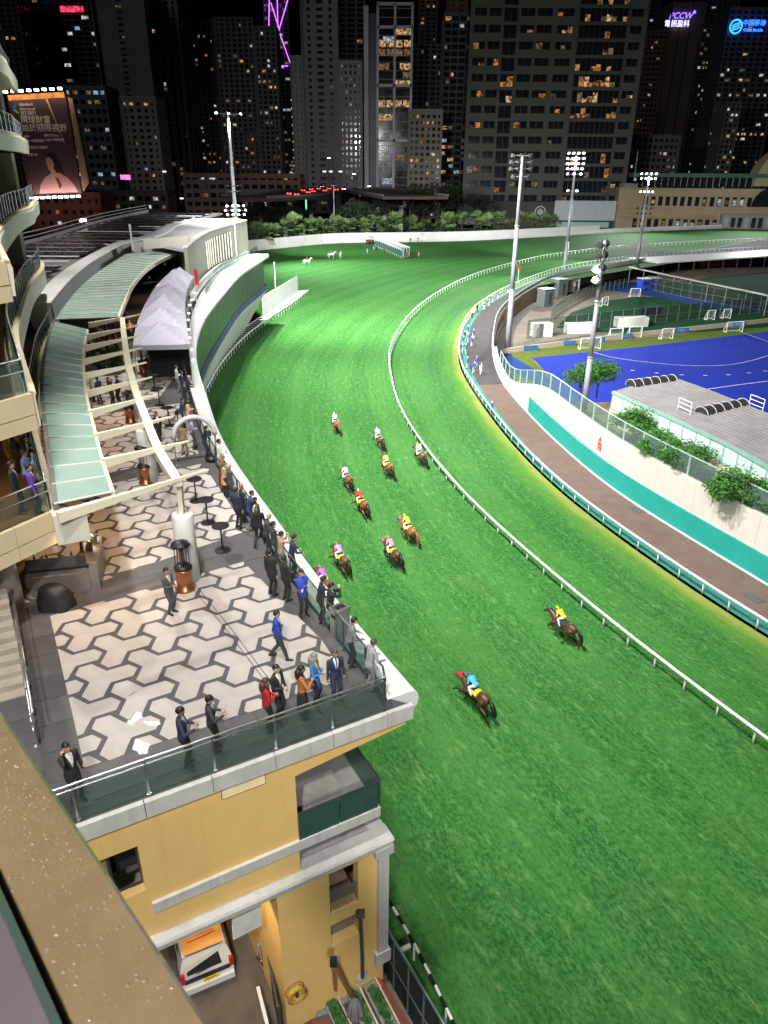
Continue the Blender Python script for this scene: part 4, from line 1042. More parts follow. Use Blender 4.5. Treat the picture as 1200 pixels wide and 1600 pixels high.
# broad trees behind the palms
for x, y, Y, h, rx, rz, kind, lab in ((556, 352, 330, 8.5, 9.5, 7.0, 0, 'round floodlit tree standing above the palms left of the gate'),
        (408, 362, 345, 8, 9, 6, 1, 'dim blue-green tree behind the palms next to the end block'), (450, 362, 350, 7, 9, 5.5, 1, 'dim tree behind the palms left of the lamp pole'),
        (640, 352, 380, 12, 12, 9, 1, 'tall black tree behind the starting gate'), (690, 352, 385, 13, 13, 10, 1, 'wide black tree right of the starting gate'),
        (603, 352, 372, 9, 9, 7, 1, 'black tree between round tree and tall black tree'), (745, 352, 385, 10, 10, 7, 1, 'black tree in front of the office block corner')):
    q = PY(x, y, Y); m_ = (BUSH if kind == 0 else DARKT)[0]
    e = empty('broadleaf_tree', (q.x, Y, 0), x, lab, 'tree', 'trees beyond the boundary wall')
    MB().tube([(0, 0, 0), (.2, .1, h*.5), (0, 0, h)], [.5, .4, .2], 7).build('trunk', MATS['bark'], e, True)
    c = inst('crown', m_, e, (0, 0, h), (0, 0, x*.3), (rx, rx*.8, rz))

# ================================================================== floodlight masts
m_mast = M('galvanised_mast', (.26, .26, .30), .55, .2, var=.06)
m_head = M('lamp_housing', (.05, .055, .05), .5, .4); m_lens = EM('floodlight_lens', (.93, .97, 1.0), 9.0); m_lens_off = M('dark_lens', (.06, .07, .07), .1)
hb = MB(); hb.box((0, 0, 0), (.62, .34, .5)); hb.box((0, .25, .05), (.4, .2, .3)); hb.bar((0, .1, 0), (0, .5, -.2), .06); HEAD = hb.mesh('lamp_head', m_head)
lb = MB(); lb.box((0, -.19, 0), (.54, .05, .42)); LENS_ON = lb.mesh('lens', m_lens); LENS_OFF = lb.mesh('lens', m_lens_off)
def mast(base, ztop, r0, racks, label, face, lit, mat=None):
    e = empty('floodlight_mast', base, 0, label, 'floodlight', 'floodlight masts round the infield'); h = ztop - base[2]
    mb = MB(); mb.tube([(0, 0, 0), (0, 0, h*.33)], [r0, r0*.86], 12); mb.tube([(0, 0, h*.33), (0, 0, h*.66)], [r0*.8, r0*.66], 12); mb.tube([(0, 0, h*.66), (0, 0, h)], [r0*.6, r0*.42], 12)
    for zz in (h*.33, h*.66): mb.lathe((0, 0, zz), [(r0*.9, -.1), (r0*.9, .1)], 12)
    mb.build('pole', mat or m_mast, e, True)
    for zz, n, w, on in racks:
        mb = MB(); d = Vector((cos(face), sin(face), 0)); sd = Vector((-sin(face), cos(face), 0)); z_ = h + zz
        mb.bar(sd*(-w/2) + Vector((0, 0, z_)), sd*(w/2) + Vector((0, 0, z_)), .14, .14); mb.build('crossarm', m_mast, e)
        for k in range(n):
            t = (k/(n-1) - .5) if n > 1 else 0; pos = sd*(t*w) + Vector((0, 0, z_)) + d*.25
            ho = inst('lamp_head', HEAD, e, pos, (RAD(-28), 0, face + pi/2 + t*.9), (1.15, 1.15, 1.15))
            inst('lens', LENS_ON if on else LENS_OFF, ho)
    return e
INF = -3.5
A_ = P(793, 545, INF); mast(A_, PY(817, 243, A_.y).z, .55, [(0, 3, 3.2, 0), (-1.0, 4, 3.6, 0), (-2.0, 4, 3.6, 0), (-3.2, 3, 2.6, 0)], 'tallest mast, lamps turned away, nearest the road bend', RAD(110), 0)
B_ = P(880, 440, INF); mast(B_, PY(901, 240, B_.y).z, .6, [(0, 4, 4, 1), (-1.3, 4, 4.4, 1), (-2.6, 4, 4.4, 1), (-3.9, 4, 4, 1), (-5.2, 3, 3.6, 1), (-9.5, 2, 2.4, 1)], 'mast with a tall bright cluster of lit lamps', RAD(-120), 1)
C_ = P(995, 410, 0); mast(C_, PY(1013, 272, C_.y).z, .6, [(0, 4, 4.4, 1), (-1.3, 4, 4.2, 1), (-5.0, 4, 3.6, 1), (-9.5, 4, 4.2, 0), (-11, 4, 4.0, 0)], 'rightmost mast with a small lit lamp group on top', RAD(-130), 1)
D_ = P(912, 640, 4.2); mast(D_, PY(945, 375, D_.y).z, .33, [(-.4, 2, 2.0, 0), (-1.4, 2, 2.0, 0), (-2.6, 3, 2.0, 1), (-3.6, 2, 1.6, 1)], 'nearer mast rising from the planter beside the blue pitch', RAD(150), 0)
Lm = PY(369, 350, 235.0); mast((Lm.x, Lm.y, 0), PY(357, 178, 235.0).z, .75, [(0, 3, 7, 1), (-18.5, 3, 4, 0), (-20, 3, 4, 0), (-24, 4, 5, 1), (-25.2, 4, 6, 1), (-26.4, 4, 5, 1)], 'white mast behind the end block, lit on three arms', RAD(-60), 1, M('white_lit_mast', (.7, .71, .74), .5))  # white pole made paler, its lamps' glow put into the colour
L2 = P(523, 378, 0); e = mast(L2, PY(520, 290, L2.y).z, .32, [(0, 2, 1.6, 0)], 'slim lamp pole standing at the white wall among palms', RAD(-90), 0)
for b_, zt_, aim, pw, cn in ((B_, 29, (15, 160, 0), 190e3, 80), (B_, 29, (60, 300, 0), 700e3, 56), (B_, 29, (-24, 125, 3), 160e3, 50), (C_, 24, (40, 235, 0), 110e3, 80), (C_, 24, (150, 340, 0), 560e3, 44),
                       ((Lm.x, Lm.y, 0), 38, (0, 220, 0), 520e3, 85), ((Lm.x, Lm.y, 0), 38, (0, 302, 4), 700e3, 70), (D_, 18, (-22, 112, 4), 70e3, 60)):
    flood((b_[0]-.5, b_[1]-1.2, zt_), aim, pw, cn, 1.0, 1.2, (.95, .98, 1.0))
# fixtures on the grandstand roof gantry (above the frame) for course and terrace, the last added for the solar roof
for i, (p, a, w, c) in enumerate(ROOF_FLOODS):
    e = empty('roof_floodlight', p, 0, 'floodlight bank on the stand roof gantry, ' + ORD[i] + ' along the row', 'floodlight', 'roof floodlights'); v = Vector(a) - Vector(p)
    e.rotation_euler = (0, 0, math.atan2(v.y, v.x) + pi/2)
    for k in range(4): 
        h_ = inst('lamp_head', HEAD, e, (k*.8-1.2, 1.9, 1.4), (RAD(-40), 0, 0), (1.1, 1.1, 1.1)); inst('lens', LENS_ON, h_)
    MB().box((0, 2.1, 1.6), (4, .2, .2)).build('gantry_bar', m_mast, e)

# ================================================================== starting gate
g0, g1 = P(590, 385, 0), P(634, 404, 0); gd = Vector((g1.x-g0.x, g1.y-g0.y, 0)); GL = gd.length; ang = math.atan2(gd.y, gd.x)
gate = empty('starting_gate', g0, ang, 'white and green starting gate with many stalls on the turf', 'starting gate')
m_ggreen = M('gate_green', (.02, .12, .09), .5); m_gw = M('gate_white', (.72, .73, .73), .4)
n = 14
for k in range(n+1):
    x = GL*k/n; mb = MB(); mb.box((x, -.9, 1.7), (.22, .14, 3.4)); mb.box((x, 1.1, 1.7), (.12, .12, 3.4)); mb.box((x, .1, 3.35), (.12, 2.2, .14)); mb.build('stall_frame', m_gw, gate)
    MB().box((x, .1, 1.0), (.2, 1.9, 1.5)).build('padded_partition', m_ggreen, gate)
    if k < n:
        for s_ in (0, 1): MB().box((x + GL/n*(.27+.46*s_), -1.0, 1.35), (GL/n*.42, .06, 1.5)).build('front_door', m_ggreen, gate)
        MB().box((x + GL/n*.5, -.98, 2.75), (GL/n*.5, .05, .55)).build('number_plate', m_gw, gate)
for y_ in (-.95, 1.15): MB().box((GL/2, y_, 3.5), (GL+.6, .22, .2)).build('top_beam', m_gw, gate)
for k in range(n): MB().bar((GL*k/n, -.9, 3.55), (GL*(k+1)/n, 1.1, 3.55), .07).build('roof_brace', m_gw, gate)
MB().box((GL-.6, -1.15, 3.1), (1.6, .06, .7)).build('sign_board', M('gate_blue', (.02, .05, .35), .5), gate)
for x in (-.5, GL+.5):
    mb = MB(); mb.lathe((0, 0, 0), [(.5, -.2), (.5, .2)], 14); o = mb.build('wheel', m_steel_d, gate, True); o.location = (x, .6, .5); o.rotation_euler = (0, pi/2, 0)
MB().box((GL*.35, -3.0, .5), (3.2, .1, .1)).build('tow_bar', m_ggreen, gate)
MB().bar((GL*.35, -1.2, .5), (GL*.35, -3.0, .5), .14).build('tow_bar', m_ggreen, gate)
# tractor behind the left end of the gate
tr = empty('tractor', P(578, 381, 0), RAD(-150), 'red tractor parked at the left end of the starting gate', 'tractor')
m_red = M('red_paint', (.5, .03, .02), .35)
MB().box((.9, 0, 1.25), (1.6, .8, .7)).build('bonnet', m_red, tr); MB().box((-.5, 0, 1.1), (1.4, 1.0, .5)).build('chassis', m_red, tr)
mb = MB()
for x in (-1.1, .0):
    for y in (-.55, .55): mb.bar((x, y, 1.3), (x, y, 2.6), .08)
mb.build('roll_frame', m_steel_d, tr); MB().box((-.55, 0, 2.65), (1.5, 1.4, .1)).build('roof', m_red, tr)
for x, y, r_ in ((-.7, .8, .75), (-.7, -.8, .75), (1.2, .65, .45), (1.2, -.65, .45)):
    o = MB().lathe((0, 0, 0), [(r_*.5, -.2), (r_, -.18), (r_, .18), (r_*.5, .2)], 16).build('wheel', m_steel_d, tr, True); o.location = (x, y, r_); o.rotation_euler = (pi/2, 0, 0)

# ================================================================== infield: sunken pitches, walls, low building
m_inf = M('infield_concrete', (.2, .175, .14), .9, spec=.1, var=.2, scale=.3, stain=.4)
poly = offset(ROADIN, .5)
poly = [p for p in poly if p.y < 265]
pp = [(p.x, p.y, INF-.05) for p in poly] + [(200, 262, INF-.05), (200, 30, INF-.05), (40, 20, INF-.05)]
o = MB().add(pp, [tuple(range(len(pp)))]).build('infield_ground', m_inf); tag(o, kind='structure')
m_blue = M('blue_turf', (.008, .028, .36), .8, spec=.08, var=.09, scale=.6, bump=.2, bscale=60)
def flat(name, px, z, mat):
    q = [P(x, y, z) for x, y in px]; o = MB().add(q, [tuple(range(len(q)))]).build(name, mat)
    if o.data.polygons[0].normal.z < 0: o.data.flip_normals()
    return tag(o, kind='structure')
flat('blue_pitch', [(832, 559), (1010, 541), (1100, 530), (1290, 507), (1420, 600), (1300, 720), (940, 668), (880, 610)], INF+.02, m_blue)
flat('pitch_surround', [(775, 556), (880, 540), (1010, 527), (1290, 500), (1290, 512), (1010, 545), (832, 563), (900, 625), (880, 632), (780, 580)], INF, M('olive_turf', (.10, .14, .025), .9, spec=.04, var=.2, scale=1))
flat('green_pitch', [(880, 500), (893, 488), (945, 470), (1000, 463), (1085, 470), (1290, 488), (1290, 505), (1010, 524), (870, 512)], INF+.01, M('dark_green_turf', (.012, .06, .022), .9, spec=.04, var=.2, scale=.8))
flat('upper_green_pitch', [(1030, 462), (1010, 446), (1060, 440), (1120, 432), (1290, 418), (1290, 480), (1150, 478), (1085, 468)], INF+.014, MATS['dark_green_turf'])
flat('blue_walkway', [(945, 444), (990, 440), (1005, 447), (1130, 470), (1290, 492), (1290, 498), (1100, 478), (1000, 460), (945, 452)], INF+.03, M('blue_path', (.02, .055, .22), .9, spec=.05, var=.15))
flat('blue_walkway', [(774, 545), (790, 550), (860, 592), (900, 622), (930, 652), (905, 640), (850, 605), (784, 570)], INF+.04, MATS['blue_path'])
m_line = M('white_line', (.75, .76, .78), .6)
def pline(px, w=.14):
    c = crv([P(x, y, INF) for x, y in px], 1.0); o = strip('pitch_line', c, [-w/2, w/2], INF+.035, m_line); tag(o, kind='structure')
pline([(925, 550), (960, 559), (1010, 566), (1070, 571), (1130, 571), (1180, 562), (1230, 545)]); pline([(1095, 610), (1150, 602), (1230, 592)], .18); pline([(1160, 520), (1200, 534), (1240, 548)])
for k, (x, y) in enumerate([(952, 573), (988, 579), (1026, 583), (1065, 586), (1102, 587), (1138, 586), (1170, 583), (1196, 580)]):
    q = P(x, y, INF); MBo = MB().box((q.x, q.y, INF+.04), (.7, .18, .02)).build('pitch_mark', m_line); tag(MBo, kind='structure')
# tan wall of the sunken concourse under the road edge, with slit windows
m_tan = M('tan_wall', (.42, .33, .2), .8, var=.1, scale=.4, stain=.3, stain_col=(.25, .2, .13))
conc = empty('concourse_wall', (0, 0, 0), 0, 'curved tan concourse wall with slit windows below the road edge', 'wall')
RI = [p for p in ROADIN if 118 < p.y < 250]
MB().sweep(offset(RI, .12), [(.0, INF), (.0, .1), (.3, .1), (.3, INF)]).build('wall', m_tan, conc)
Lr = clen(RI)
for k in range(22):
    q, t = at_len(RI, 4 + k*2.1 if k < 18 else 4 + k*2.6); nn = Vector((t.y, -t.x)); a = math.atan2(t.y, t.x)
    MB().box((q.x+nn.x*.44, q.y+nn.y*.44, INF+2.2), (.55, .06, 1.3), a).build('window', m_void, conc)
MB().sweep(RI, [(-.05, .1), (-.05, 1.0), (.1, 1.0), (.1, .1)]).build('parapet', M('mint_parapet', (.4, .52, .46), .6, var=.08), conc)
# near ramp wall: white with a turquoise band, mint cap where it sinks to a parapet
rw = empty('ramp_wall', (0, 0, 0), 0, 'tall white wall with a turquoise base band beside the brown road', 'wall')
m_rw = M('white_ramp_wall', (.54, .5, .46), .8, var=.06, scale=.35, bump=.1, stain=.3, stain_col=(.44, .39, .35), streak=.35, streak_col=(.34, .29, .25), spec=.2); m_tq = M('turquoise_paint', (.01, .29, .25), .6, var=.1, scale=.6, streak=.2, streak_col=(.05, .2, .17), stain=.15, stain_col=(.06, .24, .2))
RN = [p for p in ROADIN if p.y <= 118]
def wtop(y): return 4.7 if y < 78 else 1.25 if y > 99 else 1.25 + (4.7-1.25)*(.5+.5*cos(pi*(y-78)/21))
mb = MB(); fr = frames(RN); vs = []; n_ = len(fr)
for p, nr in fr:
    h_ = wtop(p.y)
    for o_, z_ in ((.12, -.2), (.12, h_), (.5, h_), (.5, -4)): vs.append((p.x+nr[0]*o_, p.y+nr[1]*o_, z_))
mb.add(vs, [(i*4+j, (i+1)*4+j, (i+1)*4+j+1, i*4+j+1) for i in range(n_-1) for j in range(3)]); wl = mb.build('wall', m_rw, rw)
seg = [p for p in RN if p.y < 90]; i = 0
while i < len(seg)-4:
    c = seg[i:i+5]; MB().sweep(c, [(-.02, .15), (-.02, 2.0), (.115, 2.0), (.115, .15)]).build('turquoise_panel', m_tq, rw); i += 4
seg2 = [p for p in RN if p.y > 86]
MB().sweep(seg2, [(0, .15), (0, 1.1), (.11, 1.1), (.11, .15)]).build('mint_panel', MATS['mint_parapet'], rw)
i = 6
while i < len(seg):                                   # construction joints
    q = seg[i]; t = (seg[min(i+1, len(seg)-1)]-seg[i-1]).normalized(); nn = Vector((t.y, -t.x)); MB().box((q.x+nn.x*.115, q.y+nn.y*.115, 3.3), (.03, .02, 2.6), math.atan2(t.y, t.x)).build('joint', M('joint_grey', (.4, .37, .34), .8), rw); i += 11
# red warning stencil
q = P(934, 703, 2.6); q2, t = nearest(ROADIN, (q.x, q.y)); nn = Vector((t.y, -t.x)); me = text_mesh('warning_stencil', '警告\n火警', .42, M('red_stencil', (.62, .05, .03), .7))
o = inst('warning_stencil', me, rw, (q2.x+nn.x*.09, q2.y+nn.y*.09, 2.9)); o.rotation_euler = (pi/2, 0, math.atan2(-t.y, -t.x))
tri = MB(); tri.slab([(-.28, 0, 0), (.28, 0, 0), (0, 0, .5)], (0, -.02, 0)); o2 = tri.build('warning_triangle', MATS['red_stencil'], rw); o2.location = (q2.x+nn.x*.09, q2.y+nn.y*.09, 3.45); o2.rotation_euler = o.rotation_euler; o2.rotation_euler[0] = 0
# fence on top of the wall
fence = empty('wall_fence', (0, 0, 0), 0, 'pale blue post fence with clear panels on top of the white wall', 'fence')
FC = offset([p for p in RN if p.y < 108], .32); Lf = clen(FC); d = 1.0; m_fp = M('pale_blue_steel', (.42, .55, .58), .4, .2); m_fg = glass('fence_panel', (.45, .55, .55), .10)
prev = None
while d < Lf:
    q, t = at_len(FC, d); h_ = max(wtop(q.y), 1.3); top = h_ + 1.7
    MB().bar((q.x, q.y, h_), (q.x, q.y, top), .11).build('post', m_fp, fence)
    if prev:
        MB().bar((prev[0], prev[1], prev[2]), (q.x, q.y, top), .08).build('top_rail', m_fp, fence)
        MB().slab([(prev[0], prev[1], prev[3]), (q.x, q.y, h_), (q.x, q.y, top-.04), (prev[0], prev[1], prev[2]-.04)], (.02, 0, 0)).build('panel', m_fg, fence)
    prev = (q.x, q.y, top, h_); d += 2.9
# planter deck behind the wall
m_soil = M('planter_soil', (.13, .11, .06), .9, var=.4, scale=1.5, bump=.4)
pd = offset([p for p in RN if p.y < 79], .45); pl = [(p.x, p.y, 3.6) for p in pd] + [(36, 80, 3.6), (60, 30, 3.6)]
o = MB().add(pl, [tuple(range(len(pl)))]).build('planter_ground', m_soil)
if o.data.polygons[0].normal.z < 0: o.data.flip_normals()
tag(o, kind='structure')
# low building: grey ribbed roof, mint clerestory, cream wall
lowb = empty('low_building', P(958, 608, 9), 0, 'low cream building with mint clerestory and grey ribbed roof', 'building')
bl = lowb.location.copy()
def lpart(mb, name, mats):
    o = mb.build(name, mats, lowb); o.matrix_parent_inverse = Matrix.Translation(-bl); return o
LZ = 6.8
fa = crv([P(958, 612, LZ), P(1040, 648, LZ), P(1130, 690, LZ), P(1200, 728, LZ), P(1290, 780, LZ)], 1.0)
bk = [P(1042, 590, LZ), P(1100, 610, LZ), P(1200, 650, LZ), P(1300, 690, LZ), P(1420, 735, LZ)]
m_ribs = M('ribbed_grey_roof', (.24, .23, .23), .7, var=.16, scale=.6, stain=.3)
BK = crv(bk, 1.0); la, lb_ = clen(fa), clen(BK)
mb = MB(); vs = []
for i in range(25):
    a, b = at_len(fa, la*i/24)[0], at_len(BK, lb_*i/24)[0]; vs += [(a.x, a.y, LZ), (b.x, b.y, LZ+.25)]
mb.add(vs, [(2*i, 2*i+1, 2*i+3, 2*i+2) for i in range(24)]); lpart(mb, 'roof_deck', m_ribs)
for k in range(16):                                   # standing seams run along the building
    t = (k+.5)/16; c = [at_len(fa, la*i/10)[0].lerp(at_len(BK, lb_*i/10)[0], t) for i in range(11)]
    mb = MB()
    for i in range(10): mb.bar((c[i].x, c[i].y, LZ+.04+.25*t), (c[i+1].x, c[i+1].y, LZ+.04+.25*t), .07, .08)
    lpart(mb, 'roof_seam', m_ribs)
m_mint = M('mint_pane', (.52, .68, .62), .3, var=.05, rnd=.05); m_mintf = M('mint_frame', (.22, .4, .33), .5)
i = 0; step = 1.75; d = 0
while d < la - step:
    a, b = at_len(fa, d+.06)[0], at_len(fa, d+step-.06)[0]; t = (b-a).normalized(); nn = Vector((t.y, -t.x, 0))
    if nn.y > 0: nn = -nn
    lpart(MB().slab([(a.x, a.y, LZ-1.55), (b.x, b.y, LZ-1.55), (b.x, b.y, LZ-.25), (a.x, a.y, LZ-.25)], nn*.06), 'clerestory_pane', m_mint)
    lpart(MB().bar((a.x, a.y, LZ-1.6), (a.x, a.y, LZ), .14), 'clerestory_frame', m_mintf); d += step
for z0_, z1_, mt, nm in ((LZ-.22, LZ+.06, m_mintf, 'gutter'), (LZ-1.75, LZ-1.58, m_mintf, 'sill'), (3.2, LZ-1.75, m_cream, 'wall')):
    lpart(MB().sweep(fa, [(-.1, z0_), (-.1, z1_), (.16, z1_), (.16, z0_)]), nm, mt)
a, b = fa[0], BK[0]; lpart(MB().slab([(a.x, a.y, INF), (b.x, b.y, INF), (b.x, b.y, LZ), (a.x, a.y, LZ)], (.15, .1, 0)), 'end_wall', m_cream)
for (x0, y0, x1, y1) in ((985, 596, 1050, 590), (1095, 640, 1160, 628)):   # black barrel rooflights
    a, b = P(x0, y0+8, LZ), P(x1, y1+6, LZ); ax = (b-a); mb = MB(); n = 8; vs = []
    up = Vector((0, 0, 1)); sd = ax.cross(up).normalized()
    for q in (a, b):
        for j in range(n+1): t = pi*j/n; vs.append(q + sd*(.75*cos(t)) + up*(.7*sin(t)))
    mb.add(vs, [(j, j+1, n+2+j, n+1+j) for j in range(n)] + [tuple(range(n, -1, -1)), tuple(range(n+1, 2*n+2))]); lpart(mb, 'barrel_rooflight', M('black_vent', (.03, .03, .032), .4))
    for k in range(6):
        q = a.lerp(b, k/5); mb = MB(); mb.tube([q + sd*(.78*cos(pi*j/n)) + up*(.73*sin(pi*j/n)) for j in range(n+1)], .035, 5); lpart(mb, 'rooflight_rib', m_alu)
for (x, y) in ((1068, 645), (1180, 640)):
    q = P(x, y, LZ); t = (fa[len(fa)*2//3]-fa[len(fa)//3]).normalized(); mb = MB()
    for hgt in (.4, .8, 1.2): mb.bar((q.x-t.x*.9, q.y-t.y*.9, LZ+hgt), (q.x+t.x*.9, q.y+t.y*.9, LZ+hgt), .06)
    for s_ in (-1, 1): mb.bar((q.x+t.x*.9*s_, q.y+t.y*.9*s_, LZ), (q.x+t.x*.9*s_, q.y+t.y*.9*s_, LZ+1.2), .06)
    lpart(mb, 'roof_ladder_guard', M('white_metal', (.7, .7, .7), .4))
# planter trees
NT = [leaf_cloud(4200, 1, 1, .85, .12, s, 26, -.5).mesh('crown', m_near, fix=False) for s in (21, 22, 23)]
tl = ['leafy green tree at the foot of the nearer mast', 'leafy green tree behind the nearer mast', 'first planter tree right of the mast, lowest branches over the fence', 'second planter tree in the middle of the row', 'third planter tree in front of the cream wall', 'fourth planter tree near the dark hatch', 'last planter tree cut by the right edge']
for i, (x, y, h, rx, rz, m_) in enumerate([(905, 620, 2.3, 1.6, 1.6, 0), (932, 620, 2.7, 1.9, 1.9, 1), (988, 692, 2.0, 1.9, 1.5, 2), (1026, 724, 1.8, 1.8, 1.4, 0), (1064, 747, 1.9, 1.9, 1.5, 1), (1143, 800, 1.9, 2.0, 1.6, 2), (1200, 812, 1.7, 1.7, 1.5, 0)]):
    q = P(x, y, 3.6); e = empty('planter_tree', q, i*1.3, tl[i], 'tree', 'small trees in the planter')
    MB().tube([(0, 0, -.1), (.05, .03, h*.4), (0, .05, h)], [.11, .08, .04], 8).build('trunk', MATS['bark'], e, True)
    for k in range(4):
        a_ = 1.57*k; MB().tube([(0, 0, h*.45), (cos(a_)*rx*.4, sin(a_)*rx*.4, h*.9), (cos(a_)*rx*.7, sin(a_)*rx*.7, h*1.1)], [.05, .035, .015], 6).build('limb', MATS['bark'], e, True)
    inst('crown', NT[m_], e, (0, 0, h), (0, 0, i), (rx*1.12, rx*1.12, rz))
q = P(1115, 762, 3.6); o = MB().box((0, 0, .6), (2.2, .3, 1.5), RAD(-50)).build('dark_hatch', m_steel_d); o.location = q; tag(o, 'dark grey service hatch between two planter trees', 'hatch')
# perimeter ad boards, goals, fences of the pitches
m_adb = M('ad_board_blue', (.015, .12, .32), .5); m_adw = EM('ad_print', (.75, .85, .95), .35)
m_adw = M('ad_print', (.75, .78, .8), .6)
adl = ['blue perimeter board left of the hockey goals', 'blue perimeter board behind the first hockey goal', 'blue perimeter board seen through the goal net', 'blue perimeter board between the white goals', 'dim blue perimeter board further right', 'dim blue perimeter board at far right']
for i, (x, y, w, s_) in enumerate([(829, 548, 2.8, 1), (888, 540, 2.8, 1), (936, 535, 2.4, 1), (979, 529, 2.4, 1), (1065, 520, 3.2, .6), (1155, 510, 3.2, .5)]):
    q = P(x, y, INF); e = empty('perimeter_board', q, RAD(13), adl[i], 'sign', 'perimeter boards of the blue pitch')
    MB().box((0, 0, .5), (w, .08, 1.0)).build('board', m_adb, e); t = text_mesh('lettering', 'HKFC', .75, m_adw); o = inst('lettering', t, e, (0, -.06, .5)); o.rotation_euler = (pi/2, 0, 0)
lowwall = empty('pitch_wall', (0, 0, 0), 0, 'low cream wall along the far side of the blue pitch', 'wall')
c = crv([P(775, 553, INF), P(835, 545, INF), P(980, 527, INF), P(1200, 503, INF), P(1290, 492, INF)], 3); i = 0
while i < len(c)-1:
    MB().sweep(c[i:i+2], [(.3, INF), (.3, INF+.9), (.55, INF+.9), (.55, INF)]).build('panel', M('cream_barrier', (.5, .44, .35), .7), lowwall); i += 1
def goal(px, py, w, label, rz, h=2.1, mat=None):
    e = empty('goal', P(px, py, INF), rz, label, 'goal', 'goals on the infield pitches'); m_ = mat or M('white_goal_tube', (.72, .73, .74), .4)
    mb = MB()
    for s_ in (-1, 1): mb.bar((s_*w/2, 0, 0), (s_*w/2, 0, h), .1); mb.bar((s_*w/2, 0, h), (s_*w/2, 1.1, 0), .07); mb.bar((s_*w/2, 0, .05), (s_*w/2, 1.1, .05), .08)
    mb.bar((-w/2, 0, h), (w/2, 0, h), .1); mb.bar((-w/2, 1.1, .05), (w/2, 1.1, .05), .08); mb.build('frame', m_, e)
    nb_ = MB()
    for k in range(9): nb_.bar((-w/2+w*k/8, .02, h), (-w/2+w*k/8, 1.08, .05), .012)
    for k in range(5): nb_.bar((-w/2, .2*k+.1, h-h*(.2*k+.1)/1.1), (w/2, .2*k+.1, h-h*(.2*k+.1)/1.1), .012)
    nb_.build('net', MATS['white_metal'] if 'white_metal' in MATS else m_white, e)
for a in ((922, 546, 3.9, 'white goal nearest on the blue pitch behind the mast', RAD(10)), (962, 530, 2.7, 'white goal standing behind the blue pitch line', RAD(12)), (992, 527, 2.7, 'white goal right of the blue board', RAD(12)),
          (1042, 530, 2.4, 'upright white goal leaning by the pitch wall', RAD(12)), (1147, 519, 3.6, 'large goal on the dim side of the blue pitch', RAD(10)), (992, 464, 2.6, 'small goal on the dark green pitch', RAD(5)), (945, 478, 2.4, 'small goal left on the dark green pitch', RAD(40)), (1110, 500, 1.8, 'tiny dim goal by the fence of the green pitch', RAD(10)), (1135, 498, 1.8, 'tiny dim goal right of its twin on the green pitch', RAD(10))): goal(*a)
def pole_fence(name, pts, h, label, gap=3.2, z=INF):
    e = empty(name, (0, 0, 0), 0, label, 'fence', 'mesh fences of the infield'); c = crv([P(x, y, z) for x, y in pts], 1.0); L_ = clen(c); d = 0; mp = M('grey_green_post', (.17, .2, .19), .5, .2)
    while d < L_:
        q, t = at_len(c, d); MB().bar((q.x, q.y, z), (q.x, q.y, z+h), .09).build('post', mp, e); d += gap
    for hh in (.15, h*.5, h): MB().tube([(p.x, p.y, z+hh) for p in c], .035, 5).build('rail', mp, e)
    fs = MB(); vs = []
    for p in c: vs += [(p.x, p.y, z+.15), (p.x, p.y, z+h)]
    fs.add(vs, [(2*i, 2*i+1, 2*i+3, 2*i+2) for i in range(len(c)-1)]); fs.build('netting', glass('netting', (.05, .08, .07), .16, .9), e)
pole_fence('mesh_fence', [(822, 530), (900, 520), (1000, 508), (1100, 498), (1290, 478)], 3.6, 'mesh fence between blue pitch and dark green pitch')
pole_fence('mesh_fence', [(1010, 452), (1085, 468), (1180, 484), (1290, 503)], 3.6, 'mesh fence along the blue walkway on the right', 3.4)
pole_fence('mesh_fence', [(860, 500), (880, 484), (925, 462), (985, 448)], 2.6, 'curved mesh fence beside the concourse wall', 2.6)
# concrete blocks, service cabins, gantry
for i, (x, y, w, h, lab) in enumerate([(845, 525, 4, 2.6, 'pale concrete storage block left by the mesh fence'), (905, 520, 6, 2.0, 'long pale concrete block behind the perimeter boards'), (985, 510, 7, 2.0, 'pale concrete block left of the dark sign')]):
    q = P(x, y, INF); o = MB().box((0, 0, h/2), (w, 2.0, h), RAD(10)).build('concrete_block', m_cop); o.location = q; tag(o, lab, 'block', 'concrete blocks by the pitch')
q = P(1016, 497, INF); o = MB().box((0, 0, 1.6), (5.0, .2, 1.7), RAD(8)).build('dark_sign', M('black_sign', (.01, .01, .03), .5)); o.location = q; tag(o, 'black rectangular sign board on the mesh fence', 'sign')
for i, (x, y, w, d_, h, lab) in enumerate([(851, 478, 3.2, 2.6, 4.0, 'grey metal cabin nearest the slit wall'), (872, 462, 3.4, 3, 4.2, 'grey metal cabin behind its twin'), (893, 455, 3, 2.6, 3.4, 'pale equipment cabin at the foot of the lit mast')]):
    e = empty('service_cabin', P(x, y, INF), RAD(35), lab, 'cabin', 'service cabins'); mt = M('cabin_grey', (.1, .12, .115), .5) if i < 2 else m_cop
    MB().box((0, 0, h/2), (w, d_, h)).build('body', mt, e); MB().box((0, 0, h+.08), (w+.3, d_+.3, .16)).build('roof', m_steel, e); MB().box((.3, -d_/2-.02, h*.45), (.9, .05, h*.7)).build('door', m_steel_d, e)
e = empty('blue_cabin', P(1012, 452, INF), RAD(15), 'blue wheeled cabin on the walkway by the upper pitch', 'cabin')
MB().box((0, 0, 1.6), (5.5, 2.6, 2.6)).build('body', M('cabin_blue', (.02, .05, .4), .4), e); MB().box((0, 0, 3.0), (5.8, 2.9, .15)).build('roof', m_cop, e); MB().box((-1.6, -1.33, 1.8), (1.6, .05, 1.0)).build('window', m_void, e)
